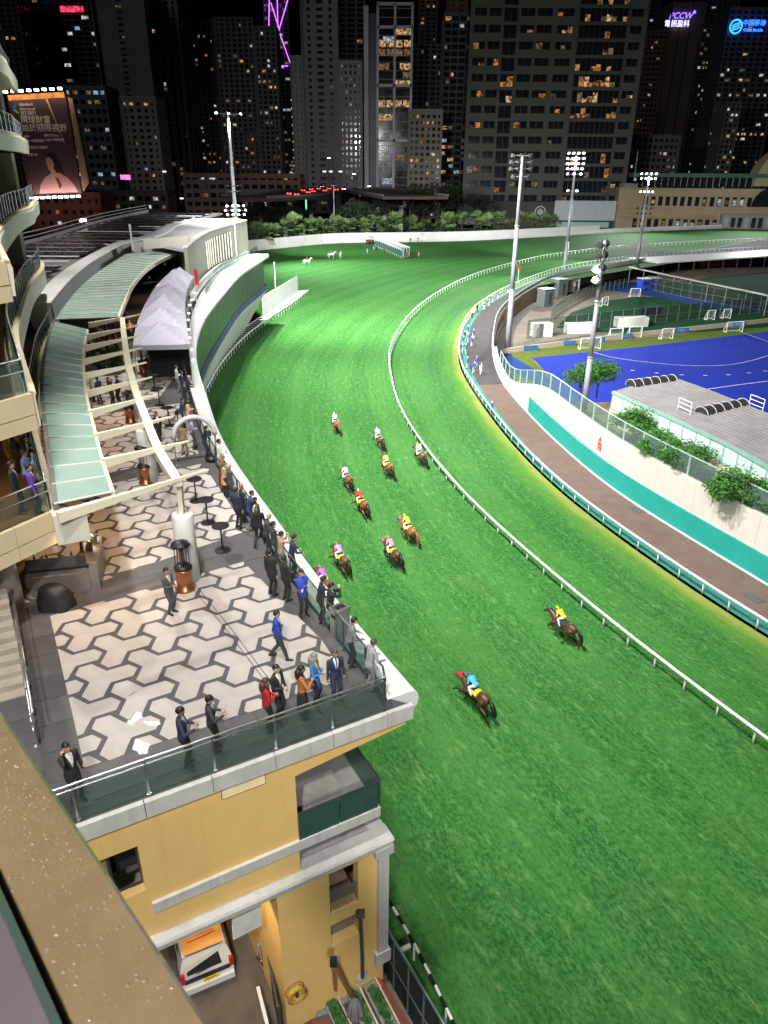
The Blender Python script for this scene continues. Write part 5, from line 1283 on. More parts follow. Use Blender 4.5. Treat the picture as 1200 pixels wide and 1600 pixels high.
for x in (-1.8, 1.8): 
    o = MB().lathe((0, 0, 0), [(.4, -.12), (.4, .12)], 12).build('wheel', m_steel_d, e, True); o.location = (x, -1.2, .4); o.rotation_euler = (pi/2, 0, 0)
e = empty('scaffold_gantry', (0, 0, 0), 0, 'thin steel scaffold gantry crossing above the upper pitch', 'gantry')
ga, gb_ = P(985, 418, 1.0), P(1200, 462, 1.0)
for off in (0, 1.4): MB().bar((ga.x, ga.y+off, 1.0), (gb_.x, gb_.y+off, 1.0), .3, .25).build('beam', M('gantry_grey', (.28, .28, .29), .5), e)
for k in range(9):
    q = ga.lerp(gb_, k/8); MB().bar((q.x, q.y, INF), (q.x, q.y, 1.0), .12).build('post', MATS['gantry_grey'], e); MB().bar((q.x, q.y, 1.0), (q.x, q.y+1.4, 1.0), .12).build('crossbar', MATS['gantry_grey'], e)
# covered stand on the infield's far side
st = empty('infield_shelter', (0, 0, 0), 0, 'dark infield shelter with pale roof edge below the rails', 'building')
sa, sb_ = P(1030, 412, 0), P(1290, 396, 0); sd_ = (sb_-sa).normalized(); sn = Vector((-sd_.y, sd_.x, 0))
MB().slab([sa, sb_, sb_ + sn*14, sa + sn*14], (0, 0, .35)).build('roof', m_cop, st)
MB().slab([sa + sn*10 + Vector((0, 0, INF)), sb_ + sn*10 + Vector((0, 0, INF)), sb_ + sn*10, sa + sn*10], sn*.3).build('rear_wall', M('shelter_dark', (.035, .03, .028), .9, var=.3), st)
for k in range(12):
    q = sa.lerp(sb_, (k+.3)/12); MB().bar((q.x, q.y, INF), (q.x, q.y, 0), .3).build('post', m_steel_d, st)
MB().slab([sa.lerp(sb_, .35) + sn*9 + Vector((0, 0, INF)), sa.lerp(sb_, .6) + sn*9 + Vector((0, 0, INF)), sa.lerp(sb_, .6) + sn*9 + Vector((0, 0, -1.6)), sa.lerp(sb_, .35) + sn*9 + Vector((0, 0, -1.6))], (0, -.2, 0)).build('orange_panel', M('orange_seats', (.3, .1, .02), .6), st)
# red distance marker on the rail
q = P(809, 443, 0); e = empty('distance_marker', q, 0, 'small red marker board on a pole by the rail', 'marker'); MB().tube([(0, 0, 0), (0, 0, 3.6)], .06, 6).build('pole', m_white, e); MB().box((0, -.05, 3.9), (.8, .06, .8)).build('board', m_red, e)
# ================================================================== the city behind
WIN = {'warm': EM('window_warm', (1.0, .62, .28), .42, .95, .8), 'amber': EM('window_amber', (1.0, .45, .14), .27, .95, .8), 'white': EM('window_white', (.95, .95, .85), .5, .8, .8),
       'cool': EM('window_cool', (.7, .85, 1.0), .4, .7, .8), 'dim': EM('window_dim', (.9, .6, .35), .13, .9, .8)}
def facade(name, col): col = tuple(min(.5, c*1.6) for c in col); return M(name, col, .8, var=.12, scale=.08, stain=.25, stain_col=tuple(c*.7 for c in col))
m_core = M('tower_glass', (.012, .014, .02), .12, var=.2, scale=.2, spec=.6)
rc = random.Random(5)
PANE = {}
def pane(w, h, kind):
    k = (round(w, 2), round(h, 2), kind)
    if k not in PANE: PANE[k] = MB().box((0, 0, 0), (w, .06, h)).mesh('window', WIN[kind])
    return PANE[k]
def tower(label, x0, x1, ytop, Y, depth, col, cols, fh=3.4, band=.35, pier=.35, lit=.1, kinds=('warm', 'amber', 'white', 'dim', 'dim', 'cool'), yaw=0.0, yref=150, base=0.0, group_bands=0, crown=None, rows=None, name='tower', lit_rows=(), bayback=None):
    a, b = PY(x0, yref, Y), PY(x1, yref, Y); w = b.x - a.x; cx = (a.x+b.x)/2
    zt = PY((x0+x1)/2, ytop, Y).z if ytop > 0 else PY((x0+x1)/2, -60, Y).z
    e = empty(name, (cx, Y, base), RAD(yaw), label, 'building', None); H_ = zt - base; h2 = depth/2
    MB().box((0, h2, H_/2), (w-.8, depth-.8, H_)).build('core', m_core, e)
    m_ = facade('facade_%.3f_%.3f_%.3f' % col, col)
    nf = int(H_/fh); mb = MB()
    for k in range(nf+1): mb.box((0, h2, min(k*fh + fh*band/2, H_-.2)), (w-.2, depth-.2, fh*band))
    mb.box((0, h2, H_), (w, depth, 1.2)); tag(mb.build('spandrels', m_, e), kind='stuff')
    cw = w/cols
    for k in range(cols+1):
        pw = cw*pier*(1.0 if 0 < k < cols else 1.0)
        MB().box((min(max(-w/2 + cw*k, -w/2+pw/2), w/2-pw/2), .25, H_/2), (pw, .7, H_)).build('pier', m_, e)
    nd = max(2, int(depth/cw))
    for s_ in (-1, 1):
        mb = MB()
        for k in range(nd+1): mb.box((s_*(w/2-.2), depth*k/nd, H_/2), (.6, cw*pier, H_))
        tag(mb.build('side_piers', m_, e), kind='stuff')
    cnt = 0; ph = fh*(1-band); pw = cw*(1-pier)
    for k in range(nf):
        row_lit = lit*rc.choice((.3, .6, 1, 1.6)); kind_row = rc.choice(kinds)
        if k in lit_rows: row_lit = .85
        for c in range(cols):
            if rc.random() < row_lit and cnt < 280:
                kd = kind_row if rc.random() < .5 else rc.choice(kinds)
                wfr = rc.choice((1, 1, .5, .7)); o = inst('window', pane(pw*wfr, ph*.8, kd), e, (-w/2 + cw*(c+.5) + pw*(1-wfr)*rc.choice((-.5, .5)), .36, fh*k + fh*band + ph/2)); cnt += 1
    if crown: MB().box((0, h2, H_+crown/2), (w*.6, depth*.6, crown)).build('plant_room', m_, e)
    return e, w, H_, zt
GREY, TAN, DARKC, BROWN, BLU = (.12, .115, .115), (.16, .135, .11), (.05, .05, .055), (.11, .06, .045), (.06, .065, .09)
tower('dark slab tower at the far left edge above the billboard', -30, 52, 0, 640, 26, (.05, .035, .035), 8, lit=.04)
dark, w_, H_, zt_ = tower('dark tower with a pink rooftop sign, left of the pale slab', 58, 168, 0, 690, 30, DARKC, 9, 3.6, .25, .15, lit=.06, kinds=('dim', 'cool', 'dim', 'white'))
q = PY(112, 14, 689); o = MB().box((0, 0, 0), (18, .6, 4)).build('sign_panel', EM('pink_neon', (1, .06, .16), .9, .7, .3), dark); o.location = (q.x-dark.location.x, -.8, q.z)
tower('low office block beside the billboard with rows of dim windows', 112, 176, 136, 470, 22, (.085, .085, .09), 6, 4.6, .5, .3, lit=.25, kinds=('dim', 'cool', 'dim'), yref=220)
tower('pale concrete slab tower with blank side and stepped windows', 164, 240, 0, 560, 25, (.13, .12, .115), 3, 3.3, .6, .7, lit=.06, kinds=('dim',), yaw=12)
tower('cream mid-rise apartment block with irregular windows', 196, 252, 152, 455, 18, (.17, .15, .125), 5, 3.2, .5, .5, lit=.16, yref=230, kinds=('dim', 'warm', 'dim', 'cool'))
tower('twin-bay residential tower with glass strips', 242, 292, 0, 600, 22, (.12, .11, .11), 4, 3.2, .22, .45, lit=.10, kinds=('dim', 'cool', 'warm', 'dim'), yaw=-8)
tower('slender residential tower behind the floodlight mast', 290, 340, 32, 640, 20, (.10, .09, .085), 6, 3.0, .4, .4, lit=.2, kinds=('warm', 'amber', 'dim', 'white'))
tower('wide residential tower with scattered orange windows', 342, 402, 28, 590, 24, (.095, .085, .08), 7, 3.0, .4, .42, lit=.17, kinds=('warm', 'amber', 'dim', 'white', 'dim'))
tower('narrow residential tower left of the purple light tower', 402, 436, 42, 560, 18, (.09, .085, .085), 4, 3.0, .4, .4, lit=.22, kinds=('warm', 'amber', 'dim', 'white'))
pt, w_, H_, zt_ = tower('dark tower outlined with purple light tubes', 418, 456, 0, 900, 26, DARKC, 4, 3.6, .25, .2, lit=.22, kinds=('dim', 'cool', 'dim'))
for (ax, ay, bx, by) in ((421, -30, 420, 42), (423, 4, 437, 48), (433, -8, 434, 42), (451, -5, 436, 46), (437, 52, 454, 100), (440, 103, 450, 103)):
    a, b = PY(ax, ay, 898), PY(bx, by, 898); mb = MB(); mb.bar((a.x, 0, a.z), (b.x, 0, b.z), .75); o = mb.build('light_tube', EM('purple_led', (.6, .12, 1.0), 2.6), pt); o.location = (-pt.location.x, -1.6, 0)
hot, w_, H_, zt_ = tower('pale tower with a lit vertical sign strip', 456, 478, 88, 520, 14, (.2, .19, .18), 2, 3.2, .5, .6, lit=.05, kinds=('dim',))
for k in range(14):
    o = inst('facade_lamp', MB().box((0, 0, 0), (.7, .2, .9)).mesh('facade_lamp', WIN['white']), hot, (-w_/2-.3, -.4, 4 + k*4.6))
o = MB().box((0, 0, 0), (1.2, .3, 9)).build('green_sign', EM('green_neon', (.3, 1, .75), 1.3), hot); o.location = (w_/2-2, -.6, 6)
band_t, w_, H_, zt_ = tower('grey banded tower with a pale corner column, base by the flyover', 474, 530, 0, 500, 22, (.15, .14, .145), 3, 3.5, .55, .5, lit=.015, kinds=('dim',))
me = text_mesh('wall_lettering', 'TTORO\nOUALER\n7 4 1 5', 2.1, M('wall_lettering', (.4, .4, .4), .7)); q = PY(501, 235, 499); o = inst('wall_lettering', me, band_t, (q.x-band_t.location.x, -.35, q.z), (pi/2, 0, 0))
tower('small hotel tower with a regular grid of lit windows', 530, 566, 96, 470, 18, (.16, .15, .165), 5, 3.1, .5, .55, lit=.16, kinds=('warm', 'dim', 'white'), lit_rows=(8, 15, 16))
tower('dark tower filling the gap behind the hotel grid', 528, 572, 0, 720, 22, (.07, .07, .075), 3, 3.6, .3, .25, lit=.05, kinds=('amber', 'dim'))
# glass tower with white frame, the brightest of the row
gt, w_, H_, zt_ = tower('glass tower with white frame lines and two lit floors', 590, 642, 6, 480, 24, (.2, .2, .23), 2, 4.2, .06, .07, lit=.18, kinds=('warm', 'cool', 'dim', 'dim'), lit_rows=())
m_wf = M('white_frame_metal', (.45, .45, .5), .4); mb = MB()
for zf in (.02, .13, .38, .64, .9, 1.0): MB().box((0, -.1, H_*zf), (w_+.8, 1.2, 1.4)).build('frame_band', m_wf, gt)
for sx in (-1, 0, 1): MB().box((sx*w_/2, -.1, H_/2), (1.3, 1.2, H_)).build('frame_post', m_wf, gt)
for zz, kd in ((PY(612, 68, 480).z, 'warm'), (PY(612, 162, 480).z, 'warm'), (PY(612, 82, 480).z, 'dim')):
    for c in range(4): inst('window', pane(w_/4*.82, 3.4, kd), gt, (-w_/2 + w_/4*(c+.5), -.05, zz))
for c in range(7): MB().box((-w_/2 + 1.3 + (w_/2-2)*c/6, -.6, H_*.26), (.25, .25, H_*.24)).build('facade_fin', m_wf, gt)
a = PY(569, 150, 482); b = PY(576, 150, 482); MB().box(((a.x+b.x)/2-gt.location.x, 1, H_*.5), (b.x-a.x, 3, H_*.985)).build('white_shaft', m_wf, gt)
a = PY(577, 150, 482); b = PY(590, 150, 482); MB().box(((a.x+b.x)/2-gt.location.x, 1.8, H_*.48), (b.x-a.x, 3, H_*.96)).build('indigo_shaft', M('indigo_panel', (.035, .03, .09), .4), gt)
tower('cream mid-rise with lit balconies right of the glass tower', 638, 690, 172, 455, 18, (.15, .13, .11), 6, 3.1, .45, .4, lit=.24, kinds=('warm', 'amber', 'dim', 'white'), yref=230)
tower('dark tall tower behind the cream mid-rise', 642, 700, 70, 640, 24, (.06, .06, .065), 6, 3.4, .35, .3, lit=.08)
tower('distant dark tower with a few orange lights near the top', 652, 680, 0, 900, 22, (.1, .075, .06), 3, 3.6, .4, .35, lit=.3, kinds=('warm', 'dim'))
tower('dark office tower at the left shoulder of the big office block', 690, 736, 20, 520, 24, (.05, .05, .055), 4, 3.6, .35, .2, lit=.13, kinds=('white', 'warm', 'dim', 'cool'))
tower('dull red tower top peeking between dark towers', 694, 736, 0, 820, 20, (.12, .06, .05), 3, 3.8, .7, .5, lit=.0)

# ---- the big office block: left wing, centre pier bays, curved right bay; every window a recessed pane
OY = 425.0
ob = empty('office_block', (PY(865, 330, OY).x, OY, 0), 0, 'big olive grey office block with ribbon windows above the track', 'building')
m_ob = facade('office_facade', (.046, .047, .04)); x_ = lambda px: PY(px, 180, OY).x - ob.location.x
fz = 6.9; n_f = 19
# frame built as bands and piers round the panes, glass set back 0.9 m
MB().box(((x_(728)+x_(992))/2, 13, 66), (x_(992)-x_(728)-1.4, 24, 132)).build('core', m_core, ob)
cols_ob = [(728, 734, 0), (734, 752, 1), (752, 756, 0), (756, 774, 1), (774, 778, 0), (778, 798, 2), (798, 803, 0), (803, 824, 1), (824, 828, 0), (828, 850, 1), (850, 858, 0), (858, 882, 1), (882, 890, 0), (890, 962, 3), (962, 967, 0), (967, 985, 1), (985, 992, 0)]
for a, b, t in cols_ob:
    if t == 0: MB().box(((x_(a)+x_(b))/2, .3, 66), (x_(b)-x_(a), 1.6, 132)).build('pier', m_ob, ob)
lit_plan = {}
for k in range(n_f):
    z0 = 7 + k*fz
    for a, b, t in cols_ob:
        if t == 0: continue
        hw = {1: 3.3, 2: 5.6, 3: 5.5}[t]; w = x_(b)-x_(a); xc = (x_(a)+x_(b))/2; yb = 0.0 if t != 3 else -1.1
        sill = fz - hw
        MB().box((xc, yb+.15, z0 + sill/2 - .1), (w+.02, 1.3, sill)).build('spandrel', m_ob, ob)
        if t == 3: MB().box((xc, yb-.15, z0 + sill - .25), (w+1.2, 1.5, .35)).build('ledge', m_ob, ob)
        pr = .36 if k in (7, 8, 9, 10, 11) else .18
        if t == 3: pr = .8 if k in (0, 6, 7, 8, 9, 10, 12) else .3
        nz = max(1, int(w/2.6))
        for c in range(nz):                               # panes
            pw = w/nz; px_ = x_(a) + pw*(c+.5); on = rc.random() < pr*.6
            zz = z0 + sill + hw/2
            o = inst('window', PANE.setdefault(('ob', round(pw, 2), hw), MB().box((0, 0, 0), (pw*.93, .08, hw*.97)).mesh('window', m_core)), ob, (px_, yb+.55, zz))
            if on:
                hh = hw*rc.choice((.35, .5, .8)); inst('lit_pane', pane(pw*.86, hh, rc.choice(('amber', 'warm', 'dim', 'dim', 'amber'))), ob, (px_, yb+.47, z0 + sill + hh/2 + .15))
        for c in range(nz+1): 
            MB().box((x_(a)+w*c/nz, yb+.38, z0+sill+hw/2), (.16, .2, hw)).build('mullion', M('mullion', (.05, .052, .05), .5), ob)
# podium with pale screen, emblem and canopy
m_pod = M('podium_brick', (.05, .045, .045), .8, var=.2, scale=.2)
MB().box(((x_(770)+x_(985))/2+2, -8, 4.5), (x_(985)-x_(770), 10, 13)).build('podium', m_pod, ob)
a, b = PY(866, 330, OY-15), PY(970, 330, OY-15)
scr = MB().box(((a.x+b.x)/2-ob.location.x, -15, PY(900, 330, OY-15).z+.3), (b.x-a.x, .5, 9.4)).build('pale_screen', M('screen_panel', (.42, .45, .48), .5, var=.05), ob)
MB().box(((a.x+b.x)/2-ob.location.x-2, -15.1, PY(900, 351, OY-15).z), ((b.x-a.x)*.8, .5, 2.6)).build('pale_green_strip', M('green_strip', (.3, .45, .42), .5), ob)
for k in range(9): MB().box((a.x-ob.location.x + (b.x-a.x)*(k+.5)/9, -15.3, PY(900, 330, OY-15).z+.3), (.1, .1, 9.4)).build('screen_rib', M('rib_grey', (.36, .38, .4), .5), ob)
q = PY(844, 331, OY-14); mb = MB(); mb.tube([(2.6*cos(t), 0, 2.6*sin(t)) for t in [2*pi*k/20 for k in range(21)]], .3, 6); mb.bar((-1.6, 0, 0), (1.6, 0, 0), .5); mb.bar((0, 0, -1.6), (0, 0, 1.6), .5); mb.tube([(1.2*cos(t), 0, 1.2*sin(t)) for t in [2*pi*k/16 for k in range(17)]], .25, 6)
o = mb.build('round_emblem', M('emblem_white', (.55, .55, .55), .5), ob); o.location = (q.x-ob.location.x, -14, q.z)
q = PY(750, 335, OY-14); MB().box((q.x-ob.location.x, -9, q.z), (22, 6, 10)).build('grey_wall', M('podium_grey', (.14, .14, .15), .8), ob)
a = PY(972, 316, OY-12); b = PY(985, 316, OY-12); MB().box(((a.x+b.x)/2-ob.location.x, -12, a.z), (b.x-a.x+3, 8, 18)).build('side_block', M('side_block', (.2, .2, .21), .8), ob)
q = PY(977, 345, OY-17); MB().box((q.x-ob.location.x, -17, q.z), (5.5, .5, 6)).build('poster_frame', M('poster_white', (.55, .55, .52), .6), ob); MB().box((q.x-ob.location.x, -17.4, q.z+.6), (4.4, .3, 2.6)).build('poster_print', m_void, ob)

# ---- right background towers with neon signs
tower('stepped brown tower left of the neon sign tower', 1002, 1034, 48, 640, 22, BROWN, 5, 3.4, .45, .35, lit=.12, kinds=('warm', 'dim', 'dim'), yref=120)
pc, w_, H_, zt_ = tower('rounded brown tower carrying a violet neon sign', 1036, 1086, 4, 700, 26, (.085, .06, .05), 2, 3.6, .75, .7, lit=.01, kinds=('dim',), yref=100)
q = PY(1064, 27, 700); me = text_mesh('sign_letters', 'PCCW', 6.2, EM('violet_neon', (.22, .12, 1.0), 2.6), .2, shear=.25, offset_=.03); inst('sign_letters', me, pc, (q.x-pc.location.x-1, -2.0, q.z+.6), (pi/2, 0, 0))
me = text_mesh('sign_letters', '電訊盈科', 5.0, EM('pale_violet_neon', (.62, .6, 1.0), 1.7), .2, offset_=.05); inst('sign_letters', me, pc, (q.x-pc.location.x-3, -2.0, q.z-4.8), (pi/2, 0, 0))
mb = MB(); mb.ball((0, 0, 0), (1.2, .3, 1.2)); o = mb.build('sign_dot', MATS['violet_neon'], pc); o.location = (q.x-pc.location.x+9.5, -2.0, q.z+3.2)
tower('dark residential tower with many lit windows between the neon signs', 1062, 1142, 44, 780, 26, DARKC, 13, 3.6, .35, .35, lit=.22, kinds=('white', 'warm', 'dim', 'dim'), yref=120)
cm, w_, H_, zt_ = tower('dark tower carrying a blue neon sign with a round logo', 1122, 1215, 12, 720, 28, (.045, .045, .05), 9, 3.7, .4, .35, lit=.10, kinds=('warm', 'white', 'dim'), yref=120, lit_rows=(14, 22))
q = PY(1172, 42, 718); me = text_mesh('sign_letters', '中国移动', 4.7, EM('blue_neon', (.02, .13, 1.0), 3.2), .2, offset_=.06); inst('sign_letters', me, cm, (q.x-cm.location.x+2.6, -3, q.z+2.4), (pi/2, 0, 0))
me = text_mesh('sign_letters', 'China Mobile', 3.0, MATS['blue_neon'], .2, offset_=.05); inst('sign_letters', me, cm, (q.x-cm.location.x+2.6, -3, q.z-2.4), (pi/2, 0, 0))
mb = MB(); mb.tube([(7*cos(t), 0, 7*sin(t)) for t in [2*pi*k/24 for k in range(25)]], .9, 6)
for s_ in (-1, 0, 1): mb.tube([(-4.5, 0, s_*2.6-2.2), (-1.2, 0, s_*2.6-.2), (1.2, 0, s_*2.6+.2), (4.5, 0, s_*2.6+2.2)], .75, 6)
o = mb.build('round_logo', EM('cyan_neon', (.03, .27, 1.0), 3.0), cm); o.location = (q.x-cm.location.x-12, -3, q.z); o.scale = (.68, .68, .68)
tower('black tower behind the gap right of the office block', 992, 1012, 0, 860, 20, (.03, .03, .033), 3, 3.8, .4, .3, lit=.05)
tower('far dark tower between brown tower and lit residential tower', 1080, 1130, 0, 1000, 30, (.035, .033, .035), 6, 3.8, .4, .3, lit=.07)
tower('slim dark tower with stacked balcony lights at right', 1128, 1152, 160, 560, 16, (.06, .058, .055), 3, 3.2, .4, .35, lit=.4, kinds=('warm', 'dim', 'white'), yref=200)
tower('low dark block with small lights behind the tan pavilion', 985, 1060, 212, 500, 20, (.05, .05, .05), 9, 3.6, .5, .4, lit=.2, kinds=('amber', 'dim', 'white', 'dim'), yref=240)
# ---- tan pavilion on the right: clerestory, two storeys of windows, arched gable
VY = 398.0
pv = empty('pavilion', (PY(1090, 330, VY).x, VY, 0), RAD(-9), 'tan pavilion with green glazed gallery and small windows at right', 'building')
m_pv_ = M('tan_pavilion_wall', (.30, .235, .14), .8, var=.12, scale=.15, stain=.3, stain_col=(.2, .16, .1)); xv = lambda px: PY(px, 330, VY).x - pv.location.x
zv = lambda py: PY(1090, py, VY).z
xl, xr = xv(968), xv(1290)
MB().box(((xl+xr)/2, 8, zv(295)/2-1), (xr-xl, 15, zv(295)+2)).build('main_wall', m_pv_, pv)
for py in (295, 326, 340): MB().box(((xl+xr)/2, .3, zv(py)), (xr-xl, 1.2, .5)).build('string_course', m_pv_, pv)
MB().box(((xv(1000)+xr)/2, 9, (zv(292)+zv(276))/2), (xr-xv(1000), 12, zv(276)-zv(292))).build('gallery_core', m_core, pv)
m_gg = M('gallery_green', (.03, .10, .075), .5)
MB().box(((xv(985)+xr)/2, 7, zv(274)), (xr-xv(985), 17, 1.8)).build('gallery_roof', m_gg, pv)
for k in range(30): MB().box((xv(1002)+(xr-xv(1002))*k/30, 2.9, (zv(292)+zv(276))/2), (.35, .3, zv(276)-zv(292))).build('gallery_mullion', M('gallery_bar', (.2, .21, .18), .6), pv)
wlab = 0
for row, (py, h_) in enumerate(((315, 4.2), (350, 4.2))):
    for k in range(24):
        x = xv(1010) + k*(xv(1021)-xv(1010))
        if row == 1: x -= 4
        if x > xr-2: continue
        MB().box((x, .45, zv(py)), (2.0, .2, h_)).build('window', m_core, pv)
        MB().box((x, .30, zv(py)+h_/2+.25), (2.6, .9, .35)).build('lintel', m_pv_, pv)
        if rc.random() < .45: inst('lit_pane', pane(1.5, h_*rc.choice((.4, .7)), rc.choice(('dim', 'warm', 'cool', 'dim'))), pv, (x, .3, zv(py)-.3))
mb = MB(); cx = xv(1225); R_ = xv(1225)-xv(1165); vs = [(cx+R_*cos(t), 0, zv(290)+R_*1.0*sin(t)) for t in [pi*k/16 for k in range(17)]]
mb.slab(vs, (0, 14, 0)); mb.build('arched_gable', m_pv_, pv)
mb = MB(); vs = [(xv(1200)+R_*.55*cos(t), -.3, zv(322)+R_*.5*sin(t)) for t in [pi*k/12 for k in range(13)]]; mb.slab(vs, (0, .3, 0)); mb.build('arched_window', m_core, pv)
MB().box(((xv(1125)+xr)/2, -2, zv(357)/2+zv(333)/2-.5), (xr-xv(1125), 4, zv(333)-zv(360))).build('grey_annex', M('annex_grey', (.2, .2, .21), .8), pv)
for k in range(11): 
    x = xv(1132)+k*(xv(1142)-xv(1132)); MB().box((x, -4.1, zv(346)), (1.9, .2, 4.6)).build('annex_window', M('annex_pane', (.3, .3, .3), .4) if k % 3 == 0 else m_core, pv)
for i, (p_, a_, w_) in enumerate((((118, 384, 34), (108, 305, 0), 260e3), ((185, 392, 36), (165, 332, 0), 260e3))):
    flood(p_, a_, w_, 92, 1.0, 1.5, (.96, .98, 1.0))  # beam added to brighten the far right turf
    e = empty('added_floodlight', p_, 0, 'small floodlight bracket added on the pavilion roof to brighten the turf, ' + ('left' if i == 0 else 'right') + ' one', 'floodlight', 'added pavilion floodlights'); MB().bar((0, 1.0, 0), (0, 1.0, -12), .3).build('bracket', m_mast, e)
    h_ = inst('lamp_head', HEAD, e, (0, 1.0, .5), (RAD(-30), 0, 0)); inst('lens', LENS_OFF, h_)
# ---- billboard building at left
BY = 330.0
bb = empty('billboard', (PY(80, 300, BY).x, BY, PY(80, 300, BY).z), 0, 'giant lit advertisement billboard with Chinese headline and woman', 'billboard')
TLc, TRc, BRc, BLc = [PY(x, y, BY) - bb.location for x, y in ((14, 158), (101, 153), (126, 300), (48, 303))]
def bbp(u, v, off=0.0):                              # u right, v down on the poster
    t = TLc.lerp(TRc, u); b = BLc.lerp(BRc, u); p = t.lerp(b, v); return Vector((p.x, -off, p.z))
MB().slab([bbp(-.02, -.01), bbp(1.02, -.01), bbp(1.02, 1.01), bbp(-.02, 1.01)], (0, .8, 0)).build('poster', M('poster_plum', (.055, .032, .035), .5, var=.2, scale=.05), bb)
MB().slab([PY(106, 152, BY)-bb.location, PY(113, 154, BY)-bb.location, PY(139, 286, BY)-bb.location, PY(130, 300, BY)-bb.location], (0, 3, 0)).build('side_frame', M('side_frame_tan', (.28, .2, .13), .7, var=.2, scale=.1), bb)
MB().slab([bbp(.0, -.06, .1), bbp(1.0, -.06, .1), bbp(1.0, -.005, .1), bbp(.0, -.005, .1)], (0, .3, 0)).build('orange_header', EM('orange_header', (1, .33, .08), .9, .35, .4), bb)
MB().slab([bbp(.66, .0, .06), bbp(.69, 0, .06), bbp(.86, .47, .06), bbp(.85, .47, .06)], (0, .02, 0)).build('light_streak', M('poster_gold', (.6, .35, .16), .5), bb)
m_pt = M('poster_text', (.75, .68, .6), .5)
def btxt(u, v, body, size, mat=m_pt):
    me = text_mesh('poster_lettering', body, size, mat, .03, 'LEFT', offset_=.02); q = bbp(u, v, .08)
    inst('poster_lettering', me, bb, q, (pi/2, 0, 0))
btxt(.16, .085, 'standard\nchartered\n渣打銀行', 1.55, M('poster_white', (.85, .82, .8), .5)); btxt(.13, .2, '環球財富', 3.0); btxt(.12, .285, '始於國際視野', 3.0)
btxt(.13, .375, '成為', 1.0); btxt(.12, .42, '170+ 年環球網絡', 1.1); btxt(.5, .375, '國際網絡中心', 1.0); btxt(.5, .42, '1,000+ 理財專家', 1.1); btxt(.1, .49, '渣打在此 優先起步', 1.1); btxt(.12, .57, '立即了解', 1.0)
mb = MB(); mb.slab([bbp(.03, .06, .08), bbp(.1, .035, .08), bbp(.12, .06, .08), bbp(.06, .085, .08)], (0, .02, 0)); mb.build('logo_blue', M('logo_blue', (.03, .12, .6), .5), bb)
mb = MB(); mb.slab([bbp(.03, .09, .08), bbp(.07, .085, .08), bbp(.13, .12, .08), bbp(.12, .14, .08)], (0, .02, 0)); mb.build('logo_green', M('logo_green', (.2, .55, .1), .5), bb)
# printed portrait: plain generic figure
def blob(name, pts, mat, off): MB().slab([bbp(u, v, off) for u, v in pts], (0, .02, 0)).build(name, mat, bb)
blob('print_hair', [(.46, .62), (.52, .56), (.62, .56), (.7, .64), (.74, .78), (.7, .9), (.5, .9), (.46, .76)], M('print_black', (.012, .009, .009), .5), .05)
blob('print_jacket', [(.18, 1.0), (.24, .9), (.36, .82), (.5, .78), (.66, .78), (.8, .84), (.9, .92), (.96, 1.0)], M('print_mauve', (.3, .18, .2), .5), .07)
blob('print_neck', [(.48, .74), (.57, .74), (.62, .82), (.66, .9), (.56, .93), (.5, .84)], M('print_skin', (.4, .22, .14), .5), .09)
blob('print_face', [(.44, .62), (.50, .60), (.56, .63), (.58, .69), (.55, .74), (.5, .76), (.46, .74), (.44, .68)], MATS['print_skin'], .11)
blob('print_neckline', [(.55, .82), (.62, .84), (.66, .92), (.6, .96)], M('print_dark', (.06, .03, .025), .5), .12)
for row, n_, v, s_ in ((0, 8, -.09, 1), (1, 9, 1.045, 1)):
    for k in range(n_):
        q = bbp(.02 + .96*k/(n_-1), v, 2.2); o = MB().box((0, 0, 0), (1.4, .9, .8)).build('billboard_lamp', EM('billboard_lamp', (1, .9, .82), 11), bb); o.location = q
        bar = MB().bar((q.x, q.y, q.z), (q.x, 0, q.z + (1.2 if row == 0 else -1.2)*-.2), .12).build('lamp_arm', m_steel_d, bb)
        if k % 3 == 1:
            l = bpy.data.lights.new('billboard_lamp_light', 'SPOT'); l.energy = 1900 if row else 1100; l.color = (1, .62, .5) if row else (1, .7, .5); l.spot_size = RAD(130); l.shadow_soft_size = .4
            lo = bpy.data.objects.new('billboard_lamp_light', l); COL.objects.link(lo); lo.location = bb.location + q + Vector((0, -1.5, 0)); lo.rotation_euler = (Vector((0, 4, 6 if row else -6))).to_track_quat('-Z', 'Y').to_euler()
tower('brick red low block under the billboard', 44, 160, 305, 345, 16, (.14, .04, .028), 9, 4.5, .6, .5, lit=.03, yref=325, base=0)
tower('dim low block with street lights behind the solar roof', 150, 262, 300, 420, 14, (.07, .05, .04), 9, 4.0, .45, .35, lit=.35, kinds=('warm', 'dim', 'white'), yref=310)
tower('long low brown building left of the flyover', 288, 470, 274, 440, 18, (.13, .085, .06), 14, 4.4, .5, .3, lit=.12, kinds=('warm', 'dim', 'white'), yref=300)
q = PY(196, 277, 330); o = MB().box((0, 0, 0), (4.0, .4, 1.8)).build('led_sign', EM('magenta_led', (1, .2, .6), 1.6, .6, 2)); o.location = q; e = o; tag(o, 'small magenta LED sign on the street left of the mast', 'sign'); MB().bar((0, .4, 0), (0, .4, -q.z), .4).build('pole', m_steel_d, o)
